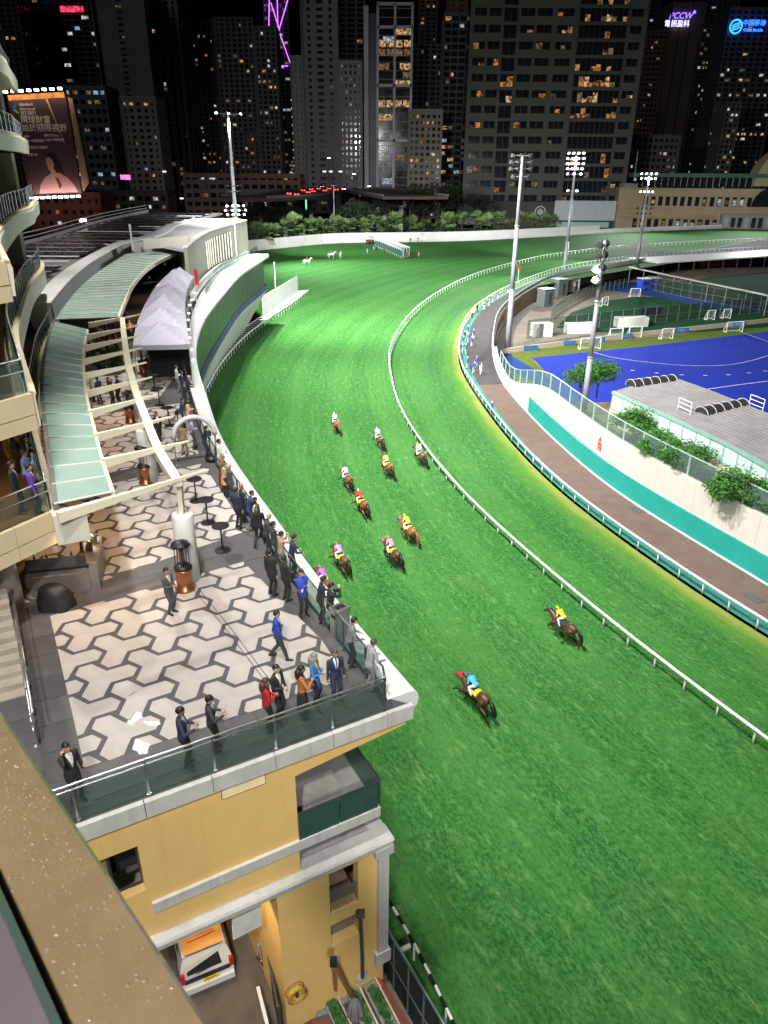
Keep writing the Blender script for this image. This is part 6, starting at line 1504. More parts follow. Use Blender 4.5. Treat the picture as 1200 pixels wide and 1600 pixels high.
# ---- flyover with evening traffic
m_fly = M('flyover_asphalt', (.09, .06, .045), .8, var=.2, scale=.2)
zf = 15.0; fo = crv([P(380, 308, zf), P(425, 306.5, zf), P(460, 304, zf), P(490, 299, zf), P(520, 295.5, zf), P(548, 295, zf), P(580, 297, zf), P(615, 302, zf), P(650, 307, zf)], 3.0, 4)
fl = empty('flyover', (0, 0, 0), 0, 'curving flyover road carrying evening traffic behind the trees', 'bridge')
MB().sweep(fo, [(-15, zf-1.2), (-15, zf), (15, zf), (15, zf-1.2)]).build('deck', m_fly, fl)
for s_ in (-15, 15): MB().sweep(offset(fo, s_), [(-.2, zf), (-.2, zf+.9), (.2, zf+.9), (.2, zf)]).build('parapet', M('flyover_parapet', (.2, .17, .15), .8), fl)
for k in range(5): q, t = at_len(fo, clen(fo)*(k+.5)/5); MB().box((q.x, q.y, zf/2-2), (2, 2, zf+2)).build('pillar', m_cop, fl)
cb = MB(); cb.box((0, 0, .55), (1.8, 4.3, .7)); CARB = cb.mesh('body', M('car_paint_dark', (.08, .03, .03), .3)); cb = MB(); cb.add([(-.8, -1.6, .9), (.8, -1.6, .9), (.8, 1.3, .9), (-.8, 1.3, .9), (-.65, -1.1, 1.5), (.65, -1.1, 1.5), (.65, .7, 1.5), (-.65, .7, 1.5)], [(3, 2, 1, 0), (4, 5, 6, 7), (0, 1, 5, 4), (1, 2, 6, 5), (2, 3, 7, 6), (3, 0, 4, 7)]); CARC = cb.mesh('cabin', m_core)
TAIL = MB().box((0, 0, 0), (.55, .12, .3)).mesh('tail_light', EM('tail_red', (1, .04, .03), 10)); HEADL = MB().box((0, 0, 0), (.4, .12, .25)).mesh('headlight', EM('head_white', (1, .95, .85), 12))
wl_ = MB(); wl_.lathe((0, 0, 0), [(.33, -.1), (.33, .1)], 10); WHL = wl_.mesh('wheel', m_steel_d)
car_lab = ['leftmost pair of tail lights low on the flyover', 'car with tail lights just left of the traffic bunch', 'car at the left front of the traffic bunch', 'car in the middle of the traffic bunch', 'car behind the middle of the traffic bunch', 'car at the right front of the traffic bunch', 'car with tail lights right behind the bunch', 'car with bright tail lights under the white street lamps', 'car right of the slim lamp pole top', 'rightmost car with tail lights on the flyover bend', 'car with white headlights at the back of the flyover', 'lone car with headlights lower on the slip road']
for i, (cx_, cy_, fwd) in enumerate([(452, 305, 1), (464, 306.5, 1), (475, 300, 1), (483, 303, 1), (487, 298, 1), (492, 301.5, 1), (499, 297, 1), (507, 300, 1), (516, 297, 1), (525, 298.5, 1), (502, 293.5, 0), (538, 297, 0)]):
    q = P(cx_, cy_, zf)
    e = empty('car', (q.x, q.y, zf), rc.uniform(-.25, .25) + (0 if fwd else pi), car_lab[i], 'car', 'cars on the flyover'); e.scale = (1.1, 1.1, 1.1)
    inst('body', CARB, e); inst('cabin', CARC, e)
    for s_ in (-1, 1): inst('tail_light', TAIL, e, (s_*.6, -2.2, .75)); inst('headlight', HEADL, e, (s_*.6, 2.2, .6))
    for s_ in (-1, 1):
        for y_ in (-1.3, 1.3): inst('wheel', WHL, e, (s_*.85, y_, .33), (0, pi/2, 0))
# street lamps round the flyover
sl_lab = ['white street lamp above the banded tower base', 'white street lamp left in the row of three over the flyover', 'white street lamp middle in the row of three over the flyover', 'white street lamp right in the row of three over the flyover', 'small street lamp right of the hotel tower', 'lone white lamp at the edge of the black trees', 'street lamp left of the mast behind the solar roof', 'orange street lamp at the low brown building', 'bright white sign lamp left of the mast']
for i, (x, y, warm) in enumerate([(514, 247, 0), (507, 268, 0), (517, 268, 0), (532, 268, 0), (553, 272, 0), (577, 291, 0), (257, 268, 0), (346, 308, 1), (284, 310, 0)]):
    q = PY(x, y, 442); e = empty('street_lamp', (q.x, q.y, 0), 0, sl_lab[i], 'street lamp', 'street lamps in the city'); MB().tube([(0, 0, 0), (0, 0, q.z)], .14, 6).build('pole', m_steel_d, e); MB().box((0, -.3, q.z), (1.6, .5, .35)).build('lamp_head', EM('street_orange', (1, .5, .15), 6) if warm else EM('street_white', (1, .97, .88), 7), e)
# ================================================================== people: one continuous remeshed body, clothing by region
def hexc(r, g, b): return (r, g, b)
REG = ['skin', 'top', 'legs', 'shoes', 'shirt', 'tie', 'hat']
def remesh(mb, voxel, smooth_it=3):
    me = bpy.data.meshes.new('tmp'); me.from_pydata(mb.v, [], mb.f)
    bm = bmesh.new(); bm.from_mesh(me); bmesh.ops.recalc_face_normals(bm, faces=bm.faces); bm.to_mesh(me); bm.free()
    o = bpy.data.objects.new('tmp', me)
    r = o.modifiers.new('r', 'REMESH'); r.mode = 'VOXEL'; r.voxel_size = voxel
    s = o.modifiers.new('s', 'SMOOTH'); s.iterations = smooth_it; s.factor = .5
    out = eval_mesh(o)
    bpy.data.objects.remove(o); bpy.data.meshes.remove(me)
    out.polygons.foreach_set('use_smooth', [True]*len(out.polygons)); return out
class Body:
    """tapered limbs and lofts with a clothing region each; merged into one skin by voxel remeshing"""
    def __init__(s): s.mb = MB(); s.seg = []
    def limb(s, a, ra, b, rb, reg, n=10):
        a, b = Vector(a), Vector(b); d = b - a; L = d.length
        if L < 1e-5: d = Vector((0, 0, 1)); L = 1e-5
        u = d/L; pts, rs = [], []
        for t in (-.97, -.7, -.35, 0): pts.append(a + u*ra*t); rs.append(ra*math.sqrt(max(.05, 1-t*t)))
        for t in (0, .35, .7, .97): pts.append(b + u*rb*t); rs.append(rb*math.sqrt(max(.05, 1-t*t)))
        s.mb.tube(pts, rs, n); s.seg.append((a, ra, b, rb, REG.index(reg) if isinstance(reg, str) else reg)); return s
    def chain(s, pts, rs, reg):
        for i in range(len(pts)-1): s.limb(pts[i], rs[i], pts[i+1], rs[i+1], reg)
        return s
    def ball(s, c, r, reg):
        s.mb.ball(c, r, 12, 9); m = min(r) if hasattr(r, '__len__') else r; c = Vector(c)
        s.seg.append((c, m, c + Vector((0, 0, .001)), m, REG.index(reg) if isinstance(reg, str) else reg)); return s
    def rings(s, rs, reg, M_=None):
        """elliptical rings (centre, rx, ry) lofted upright (or through the matrix M_)"""
        n = 14; vs = []; fs = []; M_ = M_ or Matrix()
        for c, rx, ry in rs:
            for j in range(n): vs.append(M_ @ (Vector(c) + Vector((rx*cos(2*pi*j/n), ry*sin(2*pi*j/n), 0))))
        for i in range(len(rs)-1):
            for j in range(n): fs.append((i*n+j, i*n+(j+1) % n, (i+1)*n+(j+1) % n, (i+1)*n+j))
        fs += [tuple(range(n-1, -1, -1)), tuple(range((len(rs)-1)*n, len(rs)*n))]; s.mb.add(vs, fs)
        for i in range(len(rs)-1):
            s.seg.append((M_ @ Vector(rs[i][0]), (rs[i][1]+rs[i][2])/2, M_ @ Vector(rs[i+1][0]), (rs[i+1][1]+rs[i+1][2])/2, REG.index(reg) if isinstance(reg, str) else reg))
        return s
    def mesh(s, name, voxel, nmat, post=None, it=3):
        me = remesh(s.mb, voxel, it); n = len(me.polygons); c = np.zeros(n*3); me.polygons.foreach_get('center', c); c = c.reshape(-1, 3)
        best = np.full(n, 1e9); idx = np.zeros(n, int)
        for a, ra, b, rb, g in s.seg:
            a_, b_ = np.array(a), np.array(b); d = b_-a_; t = np.clip(((c-a_) @ d)/max(1e-9, d @ d), 0, 1)
            q = np.linalg.norm(c - (a_ + t[:, None]*d), axis=1) / (ra + (rb-ra)*t); m = q < best; best[m] = q[m]; idx[m] = g
        if post: post(c, idx)
        for k in range(nmat): me.materials.append(None)
        me.polygons.foreach_set('material_index', idx.astype(np.int32)); me.name = name; return me
def ik(a, c, l1, l2, pole):
    a, c = Vector(a), Vector(c); d = c - a; L = min(d.length, (l1+l2)*.999); u = d.normalized(); x = (l1*l1 - l2*l2 + L*L)/(2*L); h = math.sqrt(max(0, l1*l1 - x*x))
    p = Vector(pole); p = (p - u*p.dot(u)).normalized(); return a + u*x + p*h, a + u*L
def hand(b, w, d, side, curl=.5, up=Vector((0, 0, 1))):
    """palm and five unequal, bent fingers"""
    d = d.normalized(); x = d.cross(up); x = x.normalized() if x.length > .1 else Vector((1, 0, 0)); nrm = x.cross(d).normalized()
    pc = w + d*.045; b.limb(w, .027, pc + d*.02, .034, 'skin')
    for k, (off, L) in enumerate(((-.028, .058), (-.010, .072), (.010, .078), (.028, .07))):
        p0 = w + d*.085 + x*off; p1 = p0 + (d*cos(curl) - nrm*sin(curl))*L*.5; p2 = p1 + (d*cos(curl*2) - nrm*sin(curl*2))*L*.5
        b.limb(p0 - d*.02, .0105, p1, .010, 'skin', 6); b.limb(p1, .010, p2, .009, 'skin', 6)
    t0 = w + d*.03 + x*.03*(-side); t1 = t0 + (d*.6 - x*side*.8).normalized()*.035; b.limb(t0, .013, t1, .011, 'skin', 6); b.limb(t1, .011, t1 + d*.03, .009, 'skin', 6)
def human(name, wr=None, wl=None, lean=0.0, stance=.11, step=0.0, look=(0, 0), coat=False, skirt=0, female=False, voxel=.0135, cap=False, sit=0, far=False, handdir=None, shirt=True, curl=.5, longcoat=0):
    """wr, wl: wrist targets (x right, y forward, z up); faces +Y; feet on z = 0"""
    b = Body(); k = .94 if female else 1.0
    H_, SH, NK = .93, 1.44, 1.50
    py = 0.0; hip = Vector((0, py, H_))
    R = Matrix.Translation(hip) @ Matrix.Rotation(-lean, 4, 'X') @ Matrix.Translation(-hip)
    T = lambda v: R @ Vector(v)
    if not sit:
        for s in (-1, 1):
            hp = Vector((s*.088, 0, .90)); fy = s*step; an = Vector((s*stance, fy, .09 + (.06 if step and s*step < 0 else 0)))
            kn, an2 = ik(hp, an, .425, .42, (0, 1, .1)); an = an2
            b.chain([hp, hp.lerp(kn, .5), kn], [.098, .082, .064], 'legs'); b.chain([kn, kn.lerp(an, .35), an], [.064, .062, .05], 'legs')
            b.limb(an + Vector((0, -.03, -.045)), .042, an + Vector((s*.015, .1, -.05)), .042, 'shoes'); b.limb(an + Vector((s*.015, .1, -.055)), .042, an + Vector((s*.02, .165, -.058)), .033, 'shoes')
    else:                                   # seated / crouched: thighs forward
        for s in (-1, 1):
            hp = Vector((s*.1, 0, .90)); kn = Vector((s*(.14 if sit == 1 else .27), .40 if sit != 3 else .22, .86 if sit == 1 else .72)); an = kn + (Vector((0, .05, -.42)) if sit == 1 else Vector((s*.03, -.24, -.32)))
            b.chain([hp, kn, an], [.10, .068, .05], 'legs'); b.limb(an + Vector((0, -.03, -.05)), .043, an + Vector((0, .16, -.06)), .035, 'shoes')
    w = .90 if female else 1.0
    if longcoat: b.rings([((0, 0, longcoat), .20*w, .17*w), ((0, 0, .80), .185*w, .145), ((0, 0, .95), .178*w, .13)], 'top')
    if skirt: b.rings([((0, .0, skirt), .20, .17), ((0, 0, .75), .185, .15), ((0, 0, .98), .155, .115)], 'legs')
    b.rings([((0, 0, .84 if not skirt else .98), .172*w, .125), ((0, 0, .96), .172*w, .122), (T((0, 0, 1.08)), .155*w, .11), (T((0, .01, 1.24)), .182*w, .125), (T((0, 0, 1.37)), .185*w, .115), (T((0, -.01, 1.45)), .14*w, .085), (T((0, 0, 1.485)), .07, .065)], 'top')
    b.limb(T((0, -.005, 1.45)), .056, T((0, .012, 1.56)), .052, 'skin')
    hc = T((0, .02, 1.645)); RL = Matrix.Rotation(look[0], 3, 'Z') @ Matrix.Rotation(look[1], 3, 'X')
    hv = lambda v: hc + RL @ Vector(v)
    b.ball(hc + RL @ Vector((0, -.005, .02)), (.076, .095, .10), 'hat' if cap else 'skin'); b.limb(hv((0, .03, -.03)), .062, hv((0, .045, -.075)), .042, 'skin'); b.limb(hv((0, .088, .0)), .014, hv((0, .108, -.025)), .014, 'skin', 6)
    for s in (-1, 1): b.ball(hv((s*.079, -.005, -.005)), (.014, .022, .032), 'skin')
    b.ball(hv((0, .05, .0)), (.058, .04, .06), 'skin')
    if cap: b.rings([(hv((0, 0, .035)), .088, .108), (hv((0, 0, .085)), .08, .095), (hv((0, 0, .13)), .03, .035)], 'hat'); b.limb(hv((-.04, .12, .045)), .014, hv((.04, .12, .045)), .014, 'hat', 6)
    for s, tgt in ((1, wr), (-1, wl)):
        sh = T((s*(.185*w), -.005, 1.405)); t = Vector(tgt) if tgt else Vector((s*.26, .05, .83))
        if lean and tgt is None: t = T((s*.25, .15, .85))
        el, wv = ik(sh, t, .285, .255, (s*.7, -.8, -.35) if t.z < 1.4 else (s*.35, .25, -1)); b.chain([sh, sh.lerp(el, .5), el], [.064, .056, .047], 'top'); b.chain([el, wv], [.047, .036], 'top')
        dr = Vector(handdir) if handdir else (wv - el).normalized(); hand(b, wv, dr, s, curl)
    def post(c, idx):
        inv = np.array(R.inverted()); cl = c @ inv[:3, :3].T + inv[:3, 3]
        if shirt:
            v = (idx == 1) & (cl[:, 1] > .03) & (cl[:, 2] > 1.12) & (cl[:, 2] < 1.52) & (np.abs(cl[:, 0]) < .012 + (cl[:, 2]-1.12)*.19); idx[v] = 4
            tt = v & (np.abs(cl[:, 0]) < .022); idx[tt] = 5
    me = b.mesh(name, voxel if not far else .034, 7, post, 3 if not far else 1); me['hc'] = tuple(hc); me['hr'] = tuple(look); return me
def hair_mesh(kind):
    b = MB()
    vs = []; n, m = 16, 9
    lowz = -.30 if kind != 'long' else -.30
    for i in range(m):
        t = (pi*.5)*(i/(m-1))*1.32
        for j in range(n):
            a = 2*pi*j/n; back = sin(a) < .35
            tt = t if back else min(t, pi*.40); r = sin(tt)
            wob = 1 + .03*math.sin(7*a + 3*i)
            vs.append((.087*r*cos(a)*wob, .107*r*sin(a)*wob - .008, .118*cos(tt)*wob + .022))
    b.add(vs, [(i*n+j, (i+1)*n+j, (i+1)*n+(j+1) % n, i*n+(j+1) % n) for i in range(m-1) for j in range(n)])
    if kind == 'long':
        b.tube([(0, -.07, .02), (0, -.10, -.08), (0, -.105, -.2), (0, -.10, -.33)], [.08, .095, .09, .05], 12); b.tube([(-.075, -.01, .0), (-.085, .0, -.12), (-.07, .02, -.26)], [.03, .035, .015], 8); b.tube([(.075, -.01, .0), (.085, .0, -.12), (.07, .02, -.26)], [.03, .035, .015], 8)
    if kind == 'bun': b.ball((0, -.09, .08), .05)
    return b.mesh('hair', M('hair_black', (.012, .01, .009), .55), True)
HAIR = {k: hair_mesh(k) for k in ('short', 'long', 'bun')}
def face_mesh():
    b = MB()
    for s in (-1, 1): b.ball((s*.033, .083, .012), (.012, .008, .006), 6, 4)
    b.cur = 1; b.box((0, .088, -.052), (.045, .012, .010)); b.cur = 0
    for s in (-1, 1): b.box((s*.034, .086, .032), (.034, .01, .006))
    return b.mesh('face_details', [M('eye_dark', (.015, .012, .01), .3), M('lip', (.3, .1, .08), .5)])
FACE = face_mesh()
POSE = {
 'stand': human('body'), 'rail': human('body', (.2, .34, 1.06), (-.2, .34, 1.06), lean=.18, stance=.12),
 'photo': human('body', (.08, .30, 1.55), (-.08, .30, 1.55), lean=.05, curl=.9), 'phone': human('body', (.20, .30, 1.22), (-.10, .28, 1.16), look=(0, -.3), curl=.9),
 'call': human('body', (.17, .06, 1.56), None, curl=1.1, handdir=(-.3, .1, 1)), 'hold': human('body', (.05, .24, 1.12), (-.07, .24, 1.10), curl=.9),
 'walk': human('body', (.25, .18, .88), (-.25, -.16, .86), step=.26), 'crossed': human('body', (-.08, .22, 1.22), (.08, .24, 1.16), curl=.8, shirt=False),
 'look': human('body', (.1, .22, 1.08), None, look=(.6, 0), curl=.8), 'women': human('body', (.06, .24, 1.18), (-.06, .24, 1.14), female=True, curl=.9, shirt=False),
 'coat': human('body', (.08, .26, 1.2), (-.1, .22, 1.1), female=True, longcoat=.62, curl=.8), 'dress': human('body', (.2, .3, 1.06), (-.2, .3, 1.06), female=True, skirt=.32, lean=.12, shirt=False),
 'skirt': human('body', (.12, .26, 1.3), (-.05, .24, 1.1), female=True, skirt=.25, shirt=False, curl=.9), 'camera': human('body', (.1, .28, 1.5), (-.1, .28, 1.5), lean=.22, stance=.16, curl=1.0, shirt=False),
 'far': human('body', far=True, shirt=False), 'far_rail': human('body', (.2, .36, 1.05), (-.2, .36, 1.05), lean=.3, far=True, shirt=False), 'far_walk': human('body', (.25, .18, .88), (-.25, -.16, .86), step=.24, far=True, shirt=False),
 'far_bend': human('body', (.15, .5, .62), (-.15, .5, .62), lean=.95, far=True, shirt=False), 'rider': human('body', (.1, .34, 1.08), (-.1, .34, 1.08), sit=2, far=True, shirt=False),
 'jockey': human('body', (.1, .48, .96), (-.1, .48, .96), lean=1.08, sit=3, look=(0, .75), voxel=.016, cap=True, shirt=False, curl=1.1)}
def cm(c, rough=.8): 
    n = 'cloth_%.2f_%.2f_%.2f' % c; return M(n, c, rough, var=.14, scale=9, bump=.15, bscale=60)
SKINS = [M('skin_light', (.50, .30, .21), .55, var=.08, scale=12), M('skin_tan', (.36, .20, .13), .55, var=.08, scale=12)]
BLACK, NAVY, CHAR, GRY, WHT = (.014, .014, .016), (.018, .025, .055), (.035, .036, .04), (.16, .16, .17), (.62, .61, .58)
def person(pose, loc, face, label, top=BLACK, legs=BLACK, shoes=(.01, .01, .01), shirt=WHT, tie=None, hair='short', haircol=None, skin=0, hat=(.5, .02, .02), sc=1.0, group=None, par=None, name='person'):
    """face: heading in radians (direction the person looks, world)"""
    me = POSE[pose]; e = empty(name, loc, face - pi/2, label, 'person', group); e.scale = (sc, sc, sc)
    o = inst('body', me, e); cols = [SKINS[skin], cm(top), cm(legs), cm(shoes, .4), cm(shirt), cm(tie or shirt), cm(hat, .4)]
    for i, m_ in enumerate(cols): o.material_slots[i].link = 'OBJECT'; o.material_slots[i].material = m_
    hc = Vector(me['hc']); hr = me['hr']
    if hair and pose != 'jockey':
        h = inst('hair', HAIR[hair], e, hc, (hr[1], 0, hr[0]))
        if haircol: h.material_slots[0].link = 'OBJECT'; h.material_slots[0].material = M('hair_%.2f_%.2f' % haircol[:2], haircol, .55)
    if not pose.startswith('far') and pose != 'rider': inst('face_details', FACE, e, hc, (hr[1], 0, hr[0]))
    return e
def hd(dx, dy): return math.atan2(dy, dx)
TRACK = hd(1, .15)                        # looking out over the turf
def tp(px, py): return P(px, py, TZ+.015)
GT = 'race-goers on the terrace'
C_TR = lambda p: hd(.9, -.1)
PEOPLE = [
 ('call', 122, 1252, -.6, 'man in a black coat on the phone, alone at the front left corner', dict(top=(.02, .02, .022), legs=BLACK)),
 ('phone', 292, 1196, .2, 'man in a navy jacket filming with a phone at the front rail', dict(top=NAVY, legs=BLACK)),
 ('phone', 335, 1172, .3, 'man in a dark suit beside the filming man, phone raised', dict(top=CHAR, legs=BLACK)),
 ('women', 420, 1142, .4, 'woman in a bright red jacket with long hair at the rail', dict(top=(.36, .01, .015), legs=BLACK, hair='long', haircol=(.05, .025, .015))),
 ('hold', 436, 1122, -.5, 'man in an open black suit next to the woman in red', dict(top=BLACK, legs=BLACK)),
 ('skirt', 474, 1122, .3, 'woman in a rust satin blouse and long dark skirt', dict(top=(.33, .12, .03), legs=(.012, .02, .016), hair='long')),
 ('coat', 493, 1100, -.3, 'woman in a blue coat and yellow scarf with grey hair', dict(top=(.03, .14, .38), legs=BLACK, shirt=(.5, .38, .08), hair='long', haircol=(.2, .19, .18))),
 ('stand', 525, 1094, -1.1, 'man in navy suit and tie standing upright facing the camera', dict(top=NAVY, legs=NAVY, tie=(.05, .05, .06), haircol=(.06, .05, .045))),
 ('rail', 547, 1040, .25, 'man in a mid grey blazer watching from the side rail', dict(top=(.15, .15, .155), legs=(.02, .022, .03))),
 ('rail', 577, 1078, .5, 'man in a light grey suit at the very corner of the terrace', dict(top=(.26, .26, .27), legs=(.2, .2, .2), haircol=(.08, .05, .03))),
 ('walk', 436, 1030, .1, 'man walking in a royal blue vest over black', dict(top=(.02, .045, .30), legs=CHAR)),
 ('hold', 268, 958, -.4, 'man in a grey suit with a coral tie alone on the pavers', dict(top=(.07, .072, .075), legs=(.06, .062, .065), tie=(.6, .12, .08))),
 ('stand', 425, 930, .9, 'left man of the two in black suits seen from behind', dict(top=BLACK, legs=BLACK)),
 ('look', 447, 938, .7, 'right man of the two in black suits seen from behind', dict(top=BLACK, legs=BLACK)),
 ('crossed', 474, 962, -1.0, 'youth in a bright blue jacket with folded arms', dict(top=(.03, .06, .42), legs=BLACK)),
 ('rail', 501, 972, .2, 'man in a dark suit with white collar left of the photographer', dict(top=BLACK, legs=BLACK)),
 ('photo', 517, 984, .3, 'man in black photographing with both arms raised', dict(top=BLACK, legs=BLACK)),
 ('photo', 441, 895, .5, 'person in a tan jacket taking a photo', dict(top=(.33, .25, .15), legs=(.2, .16, .1))),
 ('rail', 457, 902, .4, 'man in navy right of the tan jacket at the rail', dict(top=NAVY, legs=BLACK)),
 ('hold', 430, 878, .3, 'man in charcoal left of the tan jacket', dict(top=CHAR, legs=CHAR)),
 ('rail', 418, 868, .3, 'bald man in a dark suit leaning on the rail', dict(top=CHAR, legs=(.02, .022, .03), hair=None)),
 ('walk', 406, 853, 1.4, 'woman in a black coat with long brown hair stepping along', dict(top=BLACK, legs=BLACK, hair='long', haircol=(.07, .04, .02))),
 ('women', 402, 838, .4, 'woman all in white with black ponytail', dict(top=(.6, .6, .62), legs=(.6, .58, .52), hair='long')),
 ('rail', 392, 828, .2, 'man in a bright navy suit at the rail above the woman in white', dict(top=(.02, .035, .12), legs=(.02, .035, .12))),
 ('stand', 373, 826, .9, 'man in navy jacket and short dark trousers left of the navy suit', dict(top=NAVY, legs=BLACK)),
 ('look', 381, 815, .4, 'red-haired man in black at the rail', dict(top=BLACK, legs=BLACK, haircol=(.3, .1, .03))),
 ('stand', 362, 784, .6, 'bald man in a slate suit seen from behind', dict(top=(.05, .055, .06), legs=(.05, .055, .06), hair=None)),
 ('coat', 353, 776, .5, 'woman in a tan coat with brown hair', dict(top=(.42, .3, .16), legs=BLACK, hair='long', haircol=(.12, .06, .03))),
 ('dress', 349, 768, .5, 'woman in a dark red long dress', dict(top=(.15, .01, .015), legs=(.15, .01, .015), hair='long', haircol=(.15, .1, .05))),
 ('hold', 346, 742, .4, 'person in a white jacket at the curved rail', dict(top=(.6, .6, .6), legs=GRY)),
 ('camera', 322, 716, .2, 'photographer in navy bent over a camera by the frame arch', dict(top=NAVY, legs=BLACK)),
 ('hold', 303, 702, .3, 'man in a lavender shirt under the frame arch', dict(top=(.3, .3, .5), legs=CHAR)),
 ('stand', 288, 712, 1.2, 'person in khaki trousers behind the frame arch', dict(top=(.25, .2, .13), legs=(.2, .16, .09))),
 ('women', 297, 672, .3, 'woman in a peach dress at the far rail', dict(top=(.6, .35, .25), legs=(.5, .3, .22), hair='long')),
 ('rail', 286, 668, .4, 'man in a navy suit next to the woman in peach', dict(top=NAVY, legs=NAVY)),
 ('hold', 291, 640, .3, 'man in navy with white collar, middle of the far rail group', dict(top=NAVY, legs=NAVY)),
 ('rail', 296, 630, .2, 'bald man in black leaning out at the far rail', dict(top=BLACK, legs=BLACK, hair=None)),
 ('stand', 287, 622, .4, 'man in dark blue further along the far rail', dict(top=(.015, .02, .06), legs=BLACK)),
 ('hold', 279, 612, .3, 'person in white and grey, last at the far rail by the shrub', dict(top=(.5, .5, .5), legs=(.2, .21, .25))),
 ('walk', 250, 692, -.9, 'person with hair bun in black between the pergola beams', dict(top=BLACK, legs=BLACK, hair='bun', haircol=(.1, .05, .03))),
 ('hold', 147, 628, .2, 'waiter in a white shirt under the pergola', dict(top=(.65, .64, .62), legs=BLACK)),
 ('hold', 158, 631, 2.6, 'man in a dark suit talking to the waiter', dict(top=NAVY, legs=NAVY)),
 ('women', 176, 632, -.3, 'woman in a black dress under the pergola', dict(top=BLACK, legs=BLACK, hair='long')),
 ('stand', 188, 631, 3.0, 'tall person in a long black coat facing the woman in the black dress', dict(top=BLACK, legs=BLACK)),
]
for i, (pose, x, y, f, lab, kw) in enumerate(PEOPLE):
    person(pose, tp(x, y), f, lab, skin=i % 2, group=GT, sc=random.uniform(.96, 1.04) if 'female' not in kw else .97, **kw)
# balcony people (on the lowest balcony of the main stand)
BALC = [('stand', 60, 806, .5, 'person in a purple jacket on the lowest balcony', dict(top=(.10, .04, .30), legs=(.03, .04, .07))),
 ('photo', 50, 782, .3, 'person in a light blue jacket filming from the balcony', dict(top=(.12, .22, .5), legs=BLACK)),
 ('stand', 33, 802, .3, 'person in a dark green coat behind the purple jacket', dict(top=(.02, .03, .025), legs=BLACK)),
 ('rail', 46, 756, .2, 'person in black beside the light blue jacket', dict(top=BLACK, legs=BLACK, hair='long')),
 ('hold', 40, 728, -.6, 'woman in a beige top facing the camera on the balcony', dict(top=(.4, .26, .15), legs=BLACK, hair='long', haircol=(.05, .03, .02))),
 ('rail', 41, 700, .2, 'person in an olive jacket leaning at the balcony rail', dict(top=(.05, .05, .02), legs=BLACK)),
 ('stand', 20, 742, .3, 'person in a mustard coat at the back of the balcony', dict(top=(.28, .17, .03), legs=(.3, .2, .02))),
 ('hold', 43, 596, .3, 'person in a pale pink shirt further up the lowest balcony', dict(top=(.4, .3, .28), legs=BLACK))]
for i, (pose, x, y, f, lab, kw) in enumerate(BALC): person(pose, P(x, y, 17.0), f, lab, skin=i % 2, group='spectators on the balcony', **kw)
# course staff by the inner rail
BL, BL2 = (.03, .10, .50), (.04, .07, .38); CRM = (.6, .55, .42)
STAFF = [('far', 730, 576, 2.9, 'attendant in pale blue at the near end of the staff row', BL, CRM), ('far_walk', 740, 584, 1.4, 'front attendant in blue of the walking pair on the road', BL2, CRM), ('far_walk', 744, 575, 1.4, 'rear attendant in blue of the walking pair on the road', BL2, WHT),
 ('far_walk', 751, 586, -1.5, 'attendant all in white walking on the road', (.6, .55, .55), (.6, .58, .55)), ('far', 728, 554, 2.9, 'attendant in blue just above the near end of the row', BL2, CRM), ('far_bend', 723, 552, 2.9, 'attendant in dark blue bending over the strip', (.04, .05, .3), CRM),
 ('far', 724, 541, 2.8, 'attendant in light blue against the rail in the dense group', BL, CRM), ('far', 732, 536, 2.8, 'attendant in sky blue in the middle of the dense group', (.04, .15, .55), CRM), ('far_walk', 737, 542, 1.5, 'attendant in violet blue on the road side of the dense group', (.08, .06, .42), CRM),
 ('far', 739.5, 530, 1.6, 'attendant in navy blue at the back of the dense group', BL2, CRM), ('far', 731, 524, 2.6, 'attendant in blue at the far end of the dense group', BL, WHT), ('far', 726, 533, 2.6, 'attendant in black within the dense group', BLACK, CRM),
 ('far', 738, 496, 2.4, 'official in a white shirt and black trousers at the strip', (.65, .65, .63), BLACK), ('far', 742, 490, 2.4, 'official in a yellow vest beside the white shirt', (.6, .6, .05), CRM), ('far', 745.5, 488, 2.4, 'official in dark clothes beside the yellow vest', BLACK, BLACK),
 ('far_bend', 757, 484, 2.2, 'first crouching attendant in blue past the yellow vest', BL2, WHT), ('far_bend', 764, 478, 2.2, 'second crouching attendant in blue past the yellow vest', BL2, WHT), ('far_bend', 770, 473, 2.2, 'third crouching attendant in blue past the yellow vest', BL, WHT), ('far_bend', 778, 467, 2.1, 'fourth crouching attendant in blue past the yellow vest', BL2, CRM), ('far_bend', 794, 458, 2.1, 'last crouching attendant in blue by the tall mast', BL2, CRM),
 ('far', 768, 649, 2.7, 'lone attendant in blue beside the brown road', BL2, GRY)]
for i, (pose, x, y, f, lab, t_, l_) in enumerate(STAFF): person(pose, P(x, y, .06), f, lab, top=t_, legs=l_, skin=i % 2, haircol=(.6, .6, .6), group='course staff along the inner rail')
GATE = [('far', 574, 396, -1, 'handler in pale blue left of the starting gate', (.3, .4, .6), WHT), ('far', 584, 390, -1, 'handler in blue at the left end of the gate', BL2, WHT), ('far', 588, 391, -.5, 'handler in navy at the left end of the gate', NAVY, BLACK), ('far_walk', 601, 396, -1, 'handler in a red vest in front of the stalls', (.5, .03, .02), CHAR),
 ('far', 638, 404, -1, 'handler in a red vest at the right end of the gate', (.55, .03, .02), WHT), ('far_bend', 630, 407, -1, 'handler in red bending at the gate wheel', (.5, .05, .02), CHAR), ('far', 654, 401, -1.2, 'handler in red standing alone right of the gate', (.6, .04, .02), WHT)]
for i, (pose, x, y, f, lab, t_, l_) in enumerate(GATE): person(pose, P(x, y, 0), f, lab, top=t_, legs=l_, skin=i % 2, group='starting gate crew')
